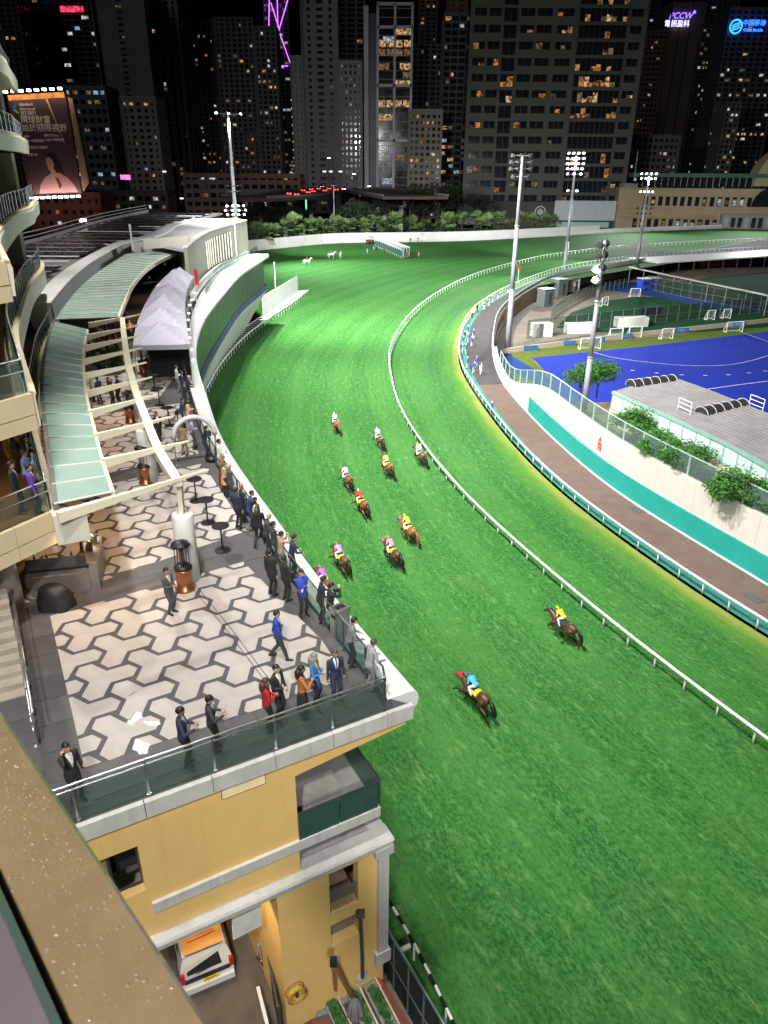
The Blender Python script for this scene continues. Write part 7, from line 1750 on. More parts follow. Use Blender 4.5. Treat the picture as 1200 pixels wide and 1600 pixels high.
gl = ['first from the gate', 'second from the gate', 'third from the gate', 'fourth from the gate', 'fifth from the gate', 'sixth from the gate', 'seventh from the gate', 'eighth from the gate', 'ninth from the gate']
for i, x in enumerate([641, 653, 690, 708, 718, 760, 800, 850, 870]):
    q = P(x, 379 - (x-640)*.045, 0); person('far' if i % 3 else 'far_rail', q, -1.5, 'dark figure at the low rail by the white wall, ' + gl[i], top=[BLACK, NAVY, CHAR][i % 3], legs=BLACK, group='figures along the far wall', sc=1.05)
# ================================================================== horses and jockeys
HREG = {'coat': 0, 'point': 1, 'hoof': 2, 'muzzle': 3}
def horse_mesh(pose, voxel=.03):
    b = Body(); R_ = HREG
    # trunk: deep chest narrowing to the belly, round quarters
    for (y0, z0, rx0, rz0, y1, z1, rx1, rz1) in ():
        pass
    n = 14; rings = [(-.98, 1.28, .10, .16), (-.85, 1.25, .25, .28), (-.60, 1.26, .31, .33), (-.30, 1.22, .28, .29), (.0, 1.19, .28, .29), (.30, 1.18, .29, .33), (.55, 1.20, .26, .35), (.78, 1.22, .19, .30), (.92, 1.24, .10, .18)]
    vs = []; fs = []
    for y, z, rx, rz in rings:
        for j in range(n): a = 2*pi*j/n; vs.append((rx*cos(a), y, z + rz*sin(a)))
    for i in range(len(rings)-1):
        for j in range(n): fs.append((i*n+j, i*n+(j+1) % n, (i+1)*n+(j+1) % n, (i+1)*n+j))
    fs += [tuple(range(n-1, -1, -1)), tuple(range((len(rings)-1)*n, len(rings)*n))]; b.mb.add(vs, fs)
    for i in range(len(rings)-1): b.seg.append((Vector((0, rings[i][0], rings[i][1])), rings[i][2], Vector((0, rings[i+1][0], rings[i+1][1])), rings[i+1][2], 0))
    b.limb((0, .35, 1.5), .11, (0, .6, 1.52), .1, 0)                      # withers
    if pose == 'stand': nk = [(0, .72, 1.38), (0, 1.02, 1.72), (0, 1.22, 1.98)]; hd_ = [(0, 1.22, 1.98), (0, 1.42, 1.78), (0, 1.58, 1.56)]
    else: nk = [(0, .70, 1.30), (0, .98, 1.44), (0, 1.22, 1.56)]; hd_ = [(0, 1.22, 1.56), (0, 1.46, 1.45), (0, 1.70, 1.28)]
    b.chain([Vector(p) for p in nk], [.27, .20, .145], 0); b.chain([Vector(p) for p in hd_[:2]], [.14, .11], 0); b.chain([Vector(p) for p in hd_[1:]], [.11, .07], 0); b.limb(hd_[2], .064, Vector(hd_[2]) + Vector((0, .03, -.03)), .058, 3)
    for s in (-1, 1):
        e0 = Vector(nk[2]) + Vector((s*.07, -.02, .09)); b.limb(e0, .03, e0 + Vector((s*.02, .0, .13)), .012, 0, 6)
    # legs: [hip/shoulder, joint, joint, fetlock, hoof]
    if pose == 'stand':
        legs = [[(s*.2, .55, 1.15), (s*.19, .6, .88), (s*.18, .58, .52), (s*.18, .57, .15), (s*.18, .62, .04)] for s in (-1, 1)] + [[(s*.2, -.68, 1.2), (s*.2, -.48, .92), (s*.2, -.82, .58), (s*.2, -.76, .15), (s*.2, -.70, .04)] for s in (-1, 1)]
    elif pose == 'A':
        legs = [[(-.2, .6, 1.12), (-.19, .85, .92), (-.18, 1.22, .78), (-.17, 1.5, .60), (-.17, 1.58, .50)], [(.2, .6, 1.1), (.19, .72, .82), (.18, .88, .48), (.18, .98, .16), (.18, 1.06, .05)],
                [(-.2, -.68, 1.18), (-.21, -.50, .86), (-.2, -.98, .62), (-.19, -1.28, .34), (-.19, -1.36, .22)], [(.2, -.68, 1.18), (.21, -.42, .86), (.2, -.72, .52), (.19, -.78, .17), (.19, -.72, .05)]]
    else:
        legs = [[(-.2, .6, 1.12), (-.19, .80, .86), (-.18, .62, .58), (-.17, .36, .62), (-.17, .27, .56)], [(.2, .6, 1.12), (.19, .92, .95), (.18, 1.18, .66), (.18, 1.34, .36), (.18, 1.42, .26)],
                [(-.2, -.68, 1.18), (-.21, -.36, .9), (-.2, -.5, .52), (-.19, -.28, .2), (-.19, -.18, .08)], [(.2, -.68, 1.18), (.21, -.46, .86), (.2, -.92, .60), (.19, -1.12, .28), (.19, -1.18, .14)]]
    for i, L in enumerate(legs):
        L = [Vector(p) for p in L]; hind = i >= 2
        b.limb(L[0], .19 if hind else .15, L[1], .13 if hind else .10, 0); b.limb(L[1], .12 if hind else .09, L[2], .062, 0); b.limb(L[2], .062, L[2].lerp(L[3], .5), .043, 1); b.limb(L[2].lerp(L[3], .5), .043, L[3], .05, 1); b.limb(L[3], .048, L[4], .055, 1); b.limb(L[4], .056, L[4] + (L[4]-L[3]).normalized()*.04, .064, 2)
    return b.mesh('body', voxel, 4, None, 3)
HORSE = {k: horse_mesh(k) for k in ('A', 'B', 'stand')}
def hair_strip(pts, w, mat, nm):
    mb = MB(); mb.tube(pts, w, 8); return mb.mesh(nm, mat, True)
def m_coat(name, c): return M('coat_' + name, c, .42, var=.16, scale=2.2, coat=.15, spec=.4)
HM = {'dark': ((.075, .036, .02), (.010, .008, .007)), 'bay': ((.16, .06, .022), (.014, .009, .007)), 'chest': ((.22, .085, .03), (.2, .08, .03)), 'brown': ((.105, .05, .024), (.013, .009, .007)), 'white': ((.62, .61, .6), (.55, .54, .53))}
m_hoof = M('hoof', (.05, .04, .03), .6); m_muz = M('muzzle', (.035, .025, .02), .6)
def draped(name, y0, y1, zlow, mat, par, off=.018):
    """cloth lying over the trunk"""
    mb = MB(); n = 13; vs = []; rows = 4
    prof = [(-.30, 1.22, .28, .29), (0, 1.19, .28, .29), (.30, 1.18, .29, .33), (.55, 1.2, .26, .35)]
    def at(y):
        for a, b_ in zip(prof, prof[1:]):
            if a[0] <= y <= b_[0]: t = (y-a[0])/(b_[0]-a[0]); return [a[k]+(b_[k]-a[k])*t for k in range(1, 4)]
        return prof[0][1:] if y < prof[0][0] else prof[-1][1:]
    for i in range(rows):
        y = y0 + (y1-y0)*i/(rows-1); z, rx, rz = at(y)
        for j in range(n): a = RAD(zlow) + (pi - 2*RAD(zlow))*j/(n-1); vs.append(((rx+off)*cos(a), y, z + (rz+off)*sin(a)))
    mb.add(vs, [(i*n+j, i*n+j+1, (i+1)*n+j+1, (i+1)*n+j) for i in range(rows-1) for j in range(n-1)]); return mb.build(name, mat, par, True)
def horse(pose, loc, head, label, col, hood=None, cloth=(.75, .55, .02), number=None, tail=True, group='racing thoroughbreds', cat='horse', sc=1.0):
    e = empty('horse', loc, head - pi/2, label, cat, group); e.scale = (sc, sc, sc); c, p = HM[col]; mc = m_coat(col, c); mp = m_coat(col + '_points', p)
    o = inst('body', HORSE[pose], e)
    for i, m_ in enumerate((mc, mp, m_hoof, m_muz)): o.material_slots[i].link = 'OBJECT'; o.material_slots[i].material = m_
    pts = [(0, -.95, 1.42), (0, -1.14, 1.36), (.03, -1.32, 1.12), (.07, -1.42, .82), (.09, -1.46, .55)] if pose != 'stand' else [(0, -.96, 1.38), (0, -1.08, 1.25), (0, -1.1, .9), (0, -1.06, .55)]
    inst('tail', hair_strip(pts, [.05, .09, .125, .11, .03][:len(pts)], mp, 'tail'), e)
    k = 1 if pose != 'stand' else 0
    mpts = [(0, .55, 1.60), (0, .80, 1.58 + .18*(1-k)), (0, 1.04, 1.64 + .32*(1-k)), (0, 1.20, 1.70 + .42*(1-k))]; inst('mane', hair_strip(mpts, [.03, .05, .055, .04], mp, 'mane'), e)
    if cloth:
        cl = draped('saddle_cloth', -.30, .36, 12, cm(cloth, .7), e); draped('saddle', -.05, .30, 48, cm((.02, .02, .02), .4), e, .05)
        if number:
            for s in (-1, 1):
                me = text_mesh('number', number, .26, cm((.01, .01, .01)), .006); q = inst('number', me, cl, (s*.325, -.12, 1.26)); q.rotation_euler = (pi/2, 0, s*pi/2)
        draped('girth', .10, .22, -70, cm((.55, .55, .55)), e, .012)
    hp = [(0, 1.22, 1.56), (0, 1.46, 1.45), (0, 1.70, 1.28)] if pose != 'stand' else [(0, 1.22, 1.98), (0, 1.42, 1.78), (0, 1.58, 1.56)]
    if hood: mb = MB(); mb.tube([Vector(hp[0]) - Vector((0, .12, .06)), Vector(hp[0]) + Vector((0, .03, 0)), Vector(hp[1]), Vector(hp[1]).lerp(Vector(hp[2]), .35)], [.165, .165, .13, .105], 10, cap=False); mb.build('hood', cm(hood, .6), e, True)
    br = MB()
    br.tube([Vector(hp[1]).lerp(Vector(hp[2]), .5) + Vector((.085*cos(t), .02*sin(t), .085*sin(t))) for t in [2*pi*k/12 for k in range(13)]], .012, 5)
    for s in (-1, 1): br.tube([Vector(hp[2]) + Vector((s*.07, -.06, .03)), Vector(hp[0]) + Vector((s*.13, -.05, -.05)), Vector((s*.1, .62, 1.62))], .012, 5)
    br.build('bridle', cm((.02, .015, .012), .5), e, True)
    return e
RACE = [ # pose, hoof centre px, coat, hood, cloth, number, jockey top, cap, breeches label bits
 ('A', 742, 1112, 'dark', (.6, .02, .03), (.75, .55, .02), '7', (.05, .38, .62), (.18, .04, .30), 'dark bay racehorse with red hood and yellow saddle cloth, nearest of the field', 'jockey in turquoise silks and purple cap on the nearest horse'),
 ('B', 878, 1002, 'dark', None, (.02, .02, .02), '2', (.75, .5, .02), (.7, .5, .03), 'dark bay racehorse with black saddle cloth running beside the rail', 'jockey in plain yellow silks on the horse beside the rail'),
 ('A', 533, 895, 'brown', None, (.75, .55, .02), '5', (.42, .22, .58), (.65, .14, .03), 'brown racehorse with yellow cloth next to the terrace coping', 'jockey in lilac silks and orange cap next to the terrace coping'),
 ('B', 613, 885, 'dark', (.65, .12, .28), (.75, .55, .02), '9', (.68, .2, .32), (.65, .1, .3), 'near-black racehorse with pink hood in the middle of the pack', 'jockey in pink and white silks with a pink cap'),
 ('B', 638, 848, 'chest', (.5, .12, .2), (.6, .5, .1), '3', (.72, .52, .03), (.7, .5, .03), 'chestnut racehorse with a rose hood behind the pink silks', 'jockey in yellow top and white breeches on the chestnut'),
 ('A', 565, 806, 'bay', None, (.75, .55, .02), '1', (.6, .03, .04), (.7, .7, .72), 'bay racehorse left of the pack under red silks', 'jockey in red silks with white sleeves and cap'),
 ('A', 542, 766, 'bay', (.35, .06, .05), (.3, .3, .3), '8', (.5, .5, .56), (.02, .02, .03), 'slim bay racehorse behind the red silks', 'jockey in white and navy silks with black cap'),
 ('B', 605, 746, 'bay', None, (.7, .5, .02), '4', (.6, .5, .1), (.05, .05, .06), 'reddish bay racehorse in the third row centre', 'jockey in yellow and white silks with dark cap, third row centre'),
 ('B', 656, 728, 'brown', None, (.3, .25, .2), '6', (.65, .64, .62), (.75, .18, .02), 'bay racehorse running along the inside rail at the back', 'jockey in white silks with orange cap along the inside rail'),
 ('A', 592, 702, 'brown', None, (.3, .3, .25), '10', (.32, .5, .62), (.4, .55, .65), 'brown racehorse second from last', 'jockey in pale blue silks second from last'),
 ('B', 525, 677, 'chest', None, (.3, .3, .3), '11', (.55, .65, .68), (.45, .6, .65), 'chestnut racehorse trailing last on the outside', 'jockey in white and pale blue silks trailing last'),
 ('A', 508, 934, 'bay', None, (.75, .55, .02), '12', (.35, .1, .5), (.7, .1, .3), 'bay racehorse mostly hidden by the terrace coping', 'jockey in purple silks and pink cap half hidden by the coping')]
for i, (ps, x, y, col, hood, cloth, num, silk, capc, lh, lj) in enumerate(RACE):
    p = P(x, y, 0); q, t = nearest(RAIL, p); h_ = math.atan2(t.y, t.x) + RAD(9); sc = 1.05
    horse(ps, p, h_, lh, col, hood, cloth, num, sc=sc)
    f = Vector((cos(h_), sin(h_), 0)); off = .10
    j = person('jockey', p + f*off + Vector((0, 0, .80*sc)), h_, lj, top=silk, legs=(.7, .7, .68), shoes=(.015, .015, .015), hat=capc, group='jockeys in the race', skin=i % 2, sc=1.0)
for i, (x, y, h_, lab, t_, lr) in enumerate([(480, 415, .2, 'white pony standing leftmost on the chute turf', (.55, .06, .05), 'outrider in a red cap on the leftmost white pony'), (518, 404, .3, 'white pony left of the close pair on the chute', (.5, .5, .55), 'outrider in white on the left pony of the pair'), (532, 404, -1.4, 'white pony right of the close pair, facing the camera', NAVY, 'outrider in navy on the right pony of the pair')]):
    p = P(x, y, 0); horse('stand', p, h_, lab, 'white', None, None, None, group='white outrider ponies', sc=1.08)
    person('rider', p + Vector((0, 0, .62)) - Vector((cos(h_), sin(h_), 0))*.05, h_, lr, top=t_, legs=WHT, haircol=[(.5, .05, .03), (.5, .5, .5), (.05, .05, .1)][i], group='outriders on ponies')
# ================================================================== things on the terrace
m_copper = M('copper_sheet', (.42, .17, .075), .3, .85, var=.12, scale=4); m_blk = M('black_metal', (.015, .015, .016), .45, .3, var=.15)
def heater(loc, label):
    e = empty('patio_heater', loc, 0, label, 'heater', 'copper patio heaters')
    MB().lathe((0, 0, 0), [(.34, 0), (.34, .08), (.27, .12), (.27, .72), (.31, .78), (.31, .84), (.2, .9)], 18).build('copper_body', m_copper, e, True)
    MB().lathe((0, 0, 0), [(.30, .84), (.32, .9), (.22, 1.0)], 18).build('collar', m_blk, e, True)
    for k in range(10): a = 2*pi*k/10; MB().tube([(.25*cos(a), .25*sin(a), .95), (.23*cos(a), .23*sin(a), 1.72)], .013, 5).build('cage_bar', m_blk, e)
    MB().lathe((0, 0, 0), [(.09, .95), (.09, 1.7)], 10).build('burner_tube', M('smoked_glass', (.08, .08, .085), .15), e, True)
    MB().lathe((0, 0, 0), [(.27, 1.72), (.34, 1.75), (.30, 1.82), (.12, 1.9), (.02, 1.92)], 18).build('cap', m_blk, e, True); return e
heater(tp(296, 908) + Vector((0, -.55, 0)), 'copper heater in front of the nearest white pillar')
heater(tp(229, 755), 'copper heater by the second pillar under the pergola'); heater(tp(205, 660), 'copper heater by the third pillar under the pergola'); heater(tp(225, 585), 'copper heater beside the grey tent')
def bar_table(loc, label):
    e = empty('bar_table', loc, 0, label, 'table', 'black high tables')
    MB().lathe((0, 0, 0), [(.30, 0), (.30, .02), (.05, .05)], 20).build('base', m_blk, e); MB().lathe((0, 0, 0), [(.035, .04), (.035, 1.04)], 8).build('stem', m_blk, e); MB().lathe((0, 0, 0), [(.33, 1.04), (.34, 1.06), (.33, 1.08)], 22).build('top', m_blk, e); return e
for (x, y), l_ in zip([(307, 783), (325, 817), (348, 860), (265, 665), (250, 633), (242, 610)], ['black high table furthest of the three by the pillar', 'black high table in the middle of the three by the pillar', 'black high table nearest of the three by the pillar', 'black high table at the end of the far dark band', 'black high table beyond the far dark band', 'black high table nearest the tent']): bar_table(tp(x, y), l_)
# steel bin by the rail
p = tp(531, 1000); e = empty('litter_bin', p + Vector((0, .25, 0)), RAD(40), 'square steel litter bin against the side rail', 'bin'); m_bin = M('bin_steel', (.4, .39, .36), .35, .7)
MB().box((0, 0, .5), (.5, .38, 1.0)).build('body', m_bin, e); MB().box((0, 0, 1.03), (.54, .42, .06)).build('lid', m_bin, e); MB().box((0, 0, 1.065), (.34, .2, .02)).build('ash_tray', m_void, e); MB().box((-.255, 0, .8), (.02, .22, .12)).build('slot', m_void, e)
# grey event tent with peaked bays
tent = empty('event_tent', tp(250, 560), 0, 'long lilac grey event tent with a pleated peaked roof', 'tent'); m_tent = M('tent_fabric', (.33, .32, .385), .75, var=.06, scale=1.0, bump=.15, bscale=4)
TZ1 = 16.4
lf = crv([P(x, y, TZ1) for x, y in [(208, 540), (213, 510), (226, 478), (246, 445), (272, 420)]], .5); rt = crv([P(x, y, TZ1) for x, y in [(296, 538), (290, 500), (289, 470), (294, 448), (303, 432)]], .5)
tb = tent.location.copy()
def tpart(mb, nm, mt, sm=False):
    o = mb.build(nm, mt, tent, sm); o.matrix_parent_inverse = Matrix.Translation(-tb); return o
nb_ = 6; ll, lr_ = clen(lf), clen(rt)
for k in range(nb_):
    def pt(u, v, n=8):                      # u along 0..1 in the bay, v across
        a = at_len(lf, ll*(k+u)/nb_)[0]; b = at_len(rt, lr_*(k+u)/nb_)[0]; p_ = a.lerp(b, v); h_ = .95*max(0, 1-max(abs(u-.5), abs(v-.5))*2)**1.25
        return Vector((p_.x, p_.y, TZ1 + h_))
    mb = MB(); n = 10; vs = [pt(i/n, j/n) for i in range(n+1) for j in range(n+1)]; mb.add(vs, [(i*(n+1)+j, i*(n+1)+j+1, (i+1)*(n+1)+j+1, (i+1)*(n+1)+j) for i in range(n) for j in range(n)]); o_ = tpart(mb, 'roof_bay', m_tent)
for c in (lf, rt):
    tpart(MB().sweep(c, [(-.02, TZ1-.32), (.02, TZ1-.32), (.02, TZ1+.01), (-.02, TZ1+.01)]), 'valance', m_tent)
    for k in range(nb_+1):
        q, _ = at_len(c, clen(c)*k/nb_); tpart(MB().bar((q.x, q.y, TZ), (q.x, q.y, TZ1), .07), 'leg', m_alu)
a, b = lf[0], rt[0]; tpart(MB().slab([(a.x, a.y, TZ1-.32), (b.x, b.y, TZ1-.32), (b.x, b.y, TZ1), (a.x, a.y, TZ1)], (0, .03, 0)), 'valance', m_tent)
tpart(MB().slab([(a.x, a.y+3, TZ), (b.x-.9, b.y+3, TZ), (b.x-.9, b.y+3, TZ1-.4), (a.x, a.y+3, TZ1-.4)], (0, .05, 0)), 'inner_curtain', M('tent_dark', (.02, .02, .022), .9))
# small lamps along the tent's rail side
for k in range(9):
    q, t = at_len(rt, lr_*(k+.3)/9); tpart(MB().box((q.x+.15, q.y, TZ+1.6-.1*(k % 2)), (.2, .15, .12)), 'clip_lamp', EM('clip_lamp', (1, .95, .85), 3))
# A-frame board in front of the tent
e = empty('menu_board', tp(240, 572), RAD(5), 'white framed black menu board in front of the tent', 'board'); MB().box((0, 0, 1.05), (.85, .06, 1.2)).build('frame', m_gw, e); MB().lathe((0, 0, 0), [(0, 0)], 3) if False else None
mb = MB(); mb.slab([(.3*cos(t), -.035, 1.1 + .5*sin(t)) for t in [2*pi*k/20 for k in range(20)]], (0, -.01, 0)); mb.build('panel', m_blk, e)
for s in (-1, 1): MB().bar((s*.35, .25, 0), (s*.35, 0, 1.2), .05).build('leg', m_gw, e); 
# clipped shrubs in pots
SHR = leaf_cloud(1500, .55, .55, 1.15, .13, 31, 16, -.9).mesh('foliage', leaf_mat('lime_leaf', (.17, .26, .03), .1), fix=False); SHG = leaf_cloud(1500, .8, .8, .7, .16, 32, 16, -.7).mesh('foliage', leaf_mat('mid_leaf', (.06, .16, .02), .1), fix=False)
for (x, y, m_, h, l_) in [(268, 585, SHR, 1.45, 'tall lime green clipped shrub in a pot by the rail'), (205, 585, SHR, 1.3, 'green potted shrub beside the pergola spine'), (160, 580, SHG, 1.0, 'bushy green planter left under the pergola'), (181, 578, SHG, 1.0, 'bushy green planter right under the pergola')]:
    e = empty('potted_shrub', tp(x, y), x, l_, 'plant', 'potted shrubs'); MB().lathe((0, 0, 0), [(.25, 0), (.34, .5), (.30, .5)], 14).build('pot', m_blk, e, True); MB().tube([(0, 0, .4), (0, 0, h)], .04, 6).build('stem', MATS['bark'], e); inst('foliage', m_, e, (0, 0, h))
# white frame arch used by the photographers
e = empty('frame_arch', tp(308, 722), RAD(20), 'round white photo arch standing near the curved rail', 'arch'); p = e.location
mb = MB(); mb.tube([(1.0*cos(t), 0, 1.35 + 1.0*sin(t)) for t in [pi*k/16 for k in range(17)]], .13, 8); mb.build('ring', M('arch_white', (.45, .45, .44), .5), e, True)
for s in (-1, 1):
    for dy in (-.15, .15): MB().tube([(s*1.0, dy, 0), (s*1.0, dy, 1.4)], .025, 6).build('leg', m_steel, e)
    MB().box((s*1.0, 0, .03), (.5, .5, .05)).build('foot_plate', m_steel, e)
# camera tripods
for (x, y, l_) in [(282, 690, 'camera on a black tripod by the dark band'), (233, 600, 'slim black lamp stand in front of the tent')]:
    e = empty('tripod', tp(x, y), 0, l_, 'tripod', 'tripods on the terrace')
    for k in range(3): a = 2.1*k; MB().tube([(.4*cos(a), .4*sin(a), 0), (0, 0, 1.15)], .02, 5).build('leg', m_blk, e)
    MB().tube([(0, 0, 1.1), (0, 0, 1.55)], .025, 6).build('column', m_blk, e); MB().box((0, .05, 1.62), (.18, .42, .2)).build('camera', m_blk, e)
# bag on the floor
o = MB().ball((0, 0, .15), (.3, .2, .17), 10, 7).build('kit_bag', m_blk, None, True); o.location = tp(330, 722); tag(o, 'black kit bag on the floor beside the photographer', 'bag')
# mobile bar under the balcony
p = tp(97, 934); bar = empty('mobile_bar', p, RAD(14), 'steel bar counter crowded with glasses and bottles', 'bar'); m_bs = M('bar_steel', (.28, .27, .26), .35, .6, var=.1)
MB().box((0, .55, .5), (1.9, .75, 1.0)).build('counter', m_bs, bar); MB().box((0, .55, 1.03), (2.0, .85, .06)).build('worktop', m_blk, bar); MB().box((0, .22, 1.25), (1.9, .06, .4)).build('back_board', M('bar_slate', (.05, .055, .065), .5), bar)
MB().box((1.0, 1.2, .55), (.5, 1.9, 1.1)).build('side_counter', m_bs, bar); MB().box((0, .16, .45), (1.7, .04, .7)).build('front_panel', m_bs, bar); MB().box((1.0, 1.2, 1.12), (.55, 1.95, .05)).build('side_top', m_steel, bar)
gl_ = MB(); gl_.lathe((0, 0, 0), [(.03, 0), (.008, .02), (.008, .08), (.035, .12), (.032, .2)], 8); GLS = gl_.mesh('wine_glass', M('glass_ware', (.6, .62, .63), .1, alpha=.5), True); bt = MB(); bt.lathe((0, 0, 0), [(.038, 0), (.038, .2), (.013, .26), (.013, .32)], 8); BTL = bt.mesh('bottle', M('bottle_glass', (.05, .035, .015), .15), True)
kk = 0
for r_ in range(3):
    for c in range(9):
        if r_ == 2 and c % 2: continue
        me, nm = (GLS, 'wine_glass') if r_ < 2 else (BTL, 'bottle'); q = Matrix.Rotation(RAD(14), 3, 'Z') @ Vector((-.8 + .2*c, .42 + .18*r_, 1.06))
        o = inst(nm, me, None, p + q); tag(o, ('wine glass in the %s row on the bar, %s from the left' % (('front', 'second')[r_], ORD[c])) if r_ < 2 else 'dark bottle at the back of the bar, %s from the left' % ORD[c//2], 'glass' if r_ < 2 else 'bottle', 'bar glassware'); kk += 1
o = MB().lathe((0, 0, 0), [(.12, 0), (.13, .25), (.1, .26)], 14).build('ice_bucket', m_steel, None, True); o.location = p + Matrix.Rotation(RAD(14), 3, 'Z') @ Vector((1.0, 1.9, 1.14)); tag(o, 'steel ice bucket at the end of the bar side counter', 'bucket')
person('hold', p + Vector((.55, 1.35, 0)), -1.8, 'bartender in black working behind the bar counter', top=BLACK, legs=BLACK)
# big black round bag in front of the bar
mb = MB(); n, m = 22, 12; rv = random.Random(4); vs = []
for i in range(m+1):
    t = i/m; z_ = .86*math.sin(t*pi/2); r_ = cos(t*pi/2)**.55
    for j in range(n):
        a = 2*pi*j/n; k_ = 1 + .10*math.sin(5*a + t*2) * (1-t) + rv.uniform(-.03, .03); vs.append((.62*r_*k_*cos(a), .42*r_*k_*sin(a), z_))
mb.add(vs, [(i*n+j, i*n+(j+1) % n, (i+1)*n+(j+1) % n, (i+1)*n+j) for i in range(m) for j in range(n)])
o = mb.build('equipment_cover', M('black_vinyl', (.012, .012, .013), .6, bump=.5, bscale=5), None, True); o.location = tp(88, 948); tag(o, 'black draped cover over round equipment in front of the bar', 'cover')
MB().tube([(.5*cos(t), -.1 + .3*sin(t), .72) for t in [pi*k/10 for k in range(11)]], .03, 6).build('hoop', m_blk, o, True)
# diners' tables under the far canopy
dl_ = [(150, 552, 'round dining table at the left under the pergola'), (176, 548, 'round dining table in the middle under the pergola'), (160, 528, 'round dining table far back under the pergola'), (205, 522, 'round dining table beside the spine beam')]
for x, y, l_ in dl_:
    e = empty('dining_table', tp(x, y), 0, l_, 'table', 'dining tables'); MB().lathe((0, 0, 0), [(.6, .72), (.6, .75)], 20).build('top', M('table_white', (.6, .58, .55), .6), e); MB().lathe((0, 0, 0), [(.25, 0), (.05, .06), (.05, .72)], 12).build('pedestal', m_blk, e)
dn = [(143, 555, 'diner in white left of the left table', WHT), (156, 558, 'diner in orange at the left table', (.4, .18, .05)), (170, 552, 'diner in black at the middle table', BLACK), (183, 553, 'diner in brown at the middle table', (.15, .08, .04)), (152, 532, 'diner in cream at the back table', (.5, .45, .35)), (168, 534, 'diner in navy at the back table', NAVY), (206, 532, 'diner in an orange jacket by the spine beam', (.45, .2, .06)), (198, 518, 'diner in black by the spine beam', BLACK), (180, 524, 'diner with a red face mask colour scarf at the far tables', (.4, .05, .03))]
for i, (x, y, l_, c_) in enumerate(dn): person('hold', tp(x, y), 2.0*i, l_.replace('a red face mask colour scarf', 'a red scarf'), top=c_, legs=BLACK, group='diners under the canopy', skin=i % 2, hair='long' if i % 2 else 'short')
# stairs left of the terrace with steel rail
st_ = empty('stairs', P(20, 1100, TZ), 0, 'concrete stairs going down beside the dark slab border', 'stairs'); sb0 = st_.location.copy()
a0 = P(0, 968, TZ); b0 = P(48, 968, TZ); dwn = (P(60, 1160, TZ) - P(30, 985, TZ)); dwn.z = 0; L_ = dwn.length; u = dwn/L_; side_ = Vector((-u.y, u.x, 0)); side_ = -side_ if side_.x > 0 else side_
org = P(26, 985, TZ) + side_*.0
ns = 14
for k in range(ns):
    q = org + u*(k*.36); mb = MB(); z_ = TZ + .17*(ns-k) - .9
    mb.slab([q, q + u*.38, q + u*.38 + side_*2.6, q + side_*2.6], (0, 0, .5)); o = mb.build('step', M('stair_concrete', (.34, .30, .24), .8, var=.15, stain=.3), st_); o.matrix_parent_inverse = Matrix.Translation(-sb0); o.location = (0, 0, .17*(ns-k) - 1.3)
for off, zz in ((.05, 1.0), (.05, .7), (.12, 1.25)):
    q0, q1 = org - u*.4 + u*.0 - side_*off, org + u*6.2 - side_*off; mb = MB(); mb.tube([(q0.x, q0.y, TZ+zz), (q1.x, q1.y, TZ+zz-.0)], .035, 6); o = mb.build('handrail', m_steel, st_, True); o.matrix_parent_inverse = Matrix.Translation(-sb0)
for k in range(6):
    q = org + u*(k*1.2) - side_*.05; mb = MB(); mb.bar((q.x, q.y, TZ), (q.x, q.y, TZ+1.1), .05); mb.box((q.x, q.y, TZ+.05), (.14, .14, .08)); o = mb.build('post', m_steel, st_); o.matrix_parent_inverse = Matrix.Translation(-sb0)
# wet patches on the pavers
def puddle(px, py, r, seed, label):
    rr = random.Random(seed); q = P(px, py, TZ+.018); n = 36; ph = [rr.uniform(0, 6.28) for _ in range(5)]
    pts = []
    for k in range(n):
        a = 2*pi*k/n; w = 1 + sum(.2/(i+1)**.4*sin((i+2)*a + ph[i]) for i in range(5)); pts.append((r*w*cos(a)*1.35, r*w*sin(a)*.8, 0))
    mb = MB(); mb.add(pts, [tuple(range(n))]); o = mb.build('puddle', M('rain_water', (.26, .235, .22), .1, var=.02, bump=.4, bscale=18, spec=.5)); o.location = q; o.rotation_euler = (0, 0, seed); tag(o, label, 'puddle', 'puddles on the pavers')
puddle(212, 1122, .17, 1, 'glinting puddle on the paver joint'); puddle(221, 1168, .2, 2, 'bright puddle nearest the front rail'); puddle(238, 1130, .13, 3, 'small puddle right of the paver joint'); puddle(208, 1083, .08, 4, 'tiny puddle furthest from the front rail')
# ================================================================== yard, van, fence and the near parapet
m_yard = M('wet_yard_concrete', (.12, .1, .082), .45, var=.35, scale=.8, bump=.15, stain=.5, stain_col=(.03, .026, .022))
o = MB().prism([(-16, 2), (3.0, 12.6), (2.1, 14.4), (-.4, 18.7), (-1.2, 20), (-16, 24)], GB-.4, GB-.02).build('yard_ground', m_yard); tag(o, kind='structure')
rdp = [P(440, 1582, GB), P(585, 1508, GB), P(640, 1600, GB), P(600, 1660, GB), P(440, 1660, GB)]
o = MB().add([(p.x, p.y, GB) for p in rdp], [tuple(range(5))]).build('red_paving', M('red_clay_paving', (.14, .04, .022), .7, var=.25, scale=1.5, bump=.15, stain=.3, stain_col=(.09, .035, .02))); tag(o, kind='structure')
if o.data.polygons[0].normal.z < 0: o.data.flip_normals()
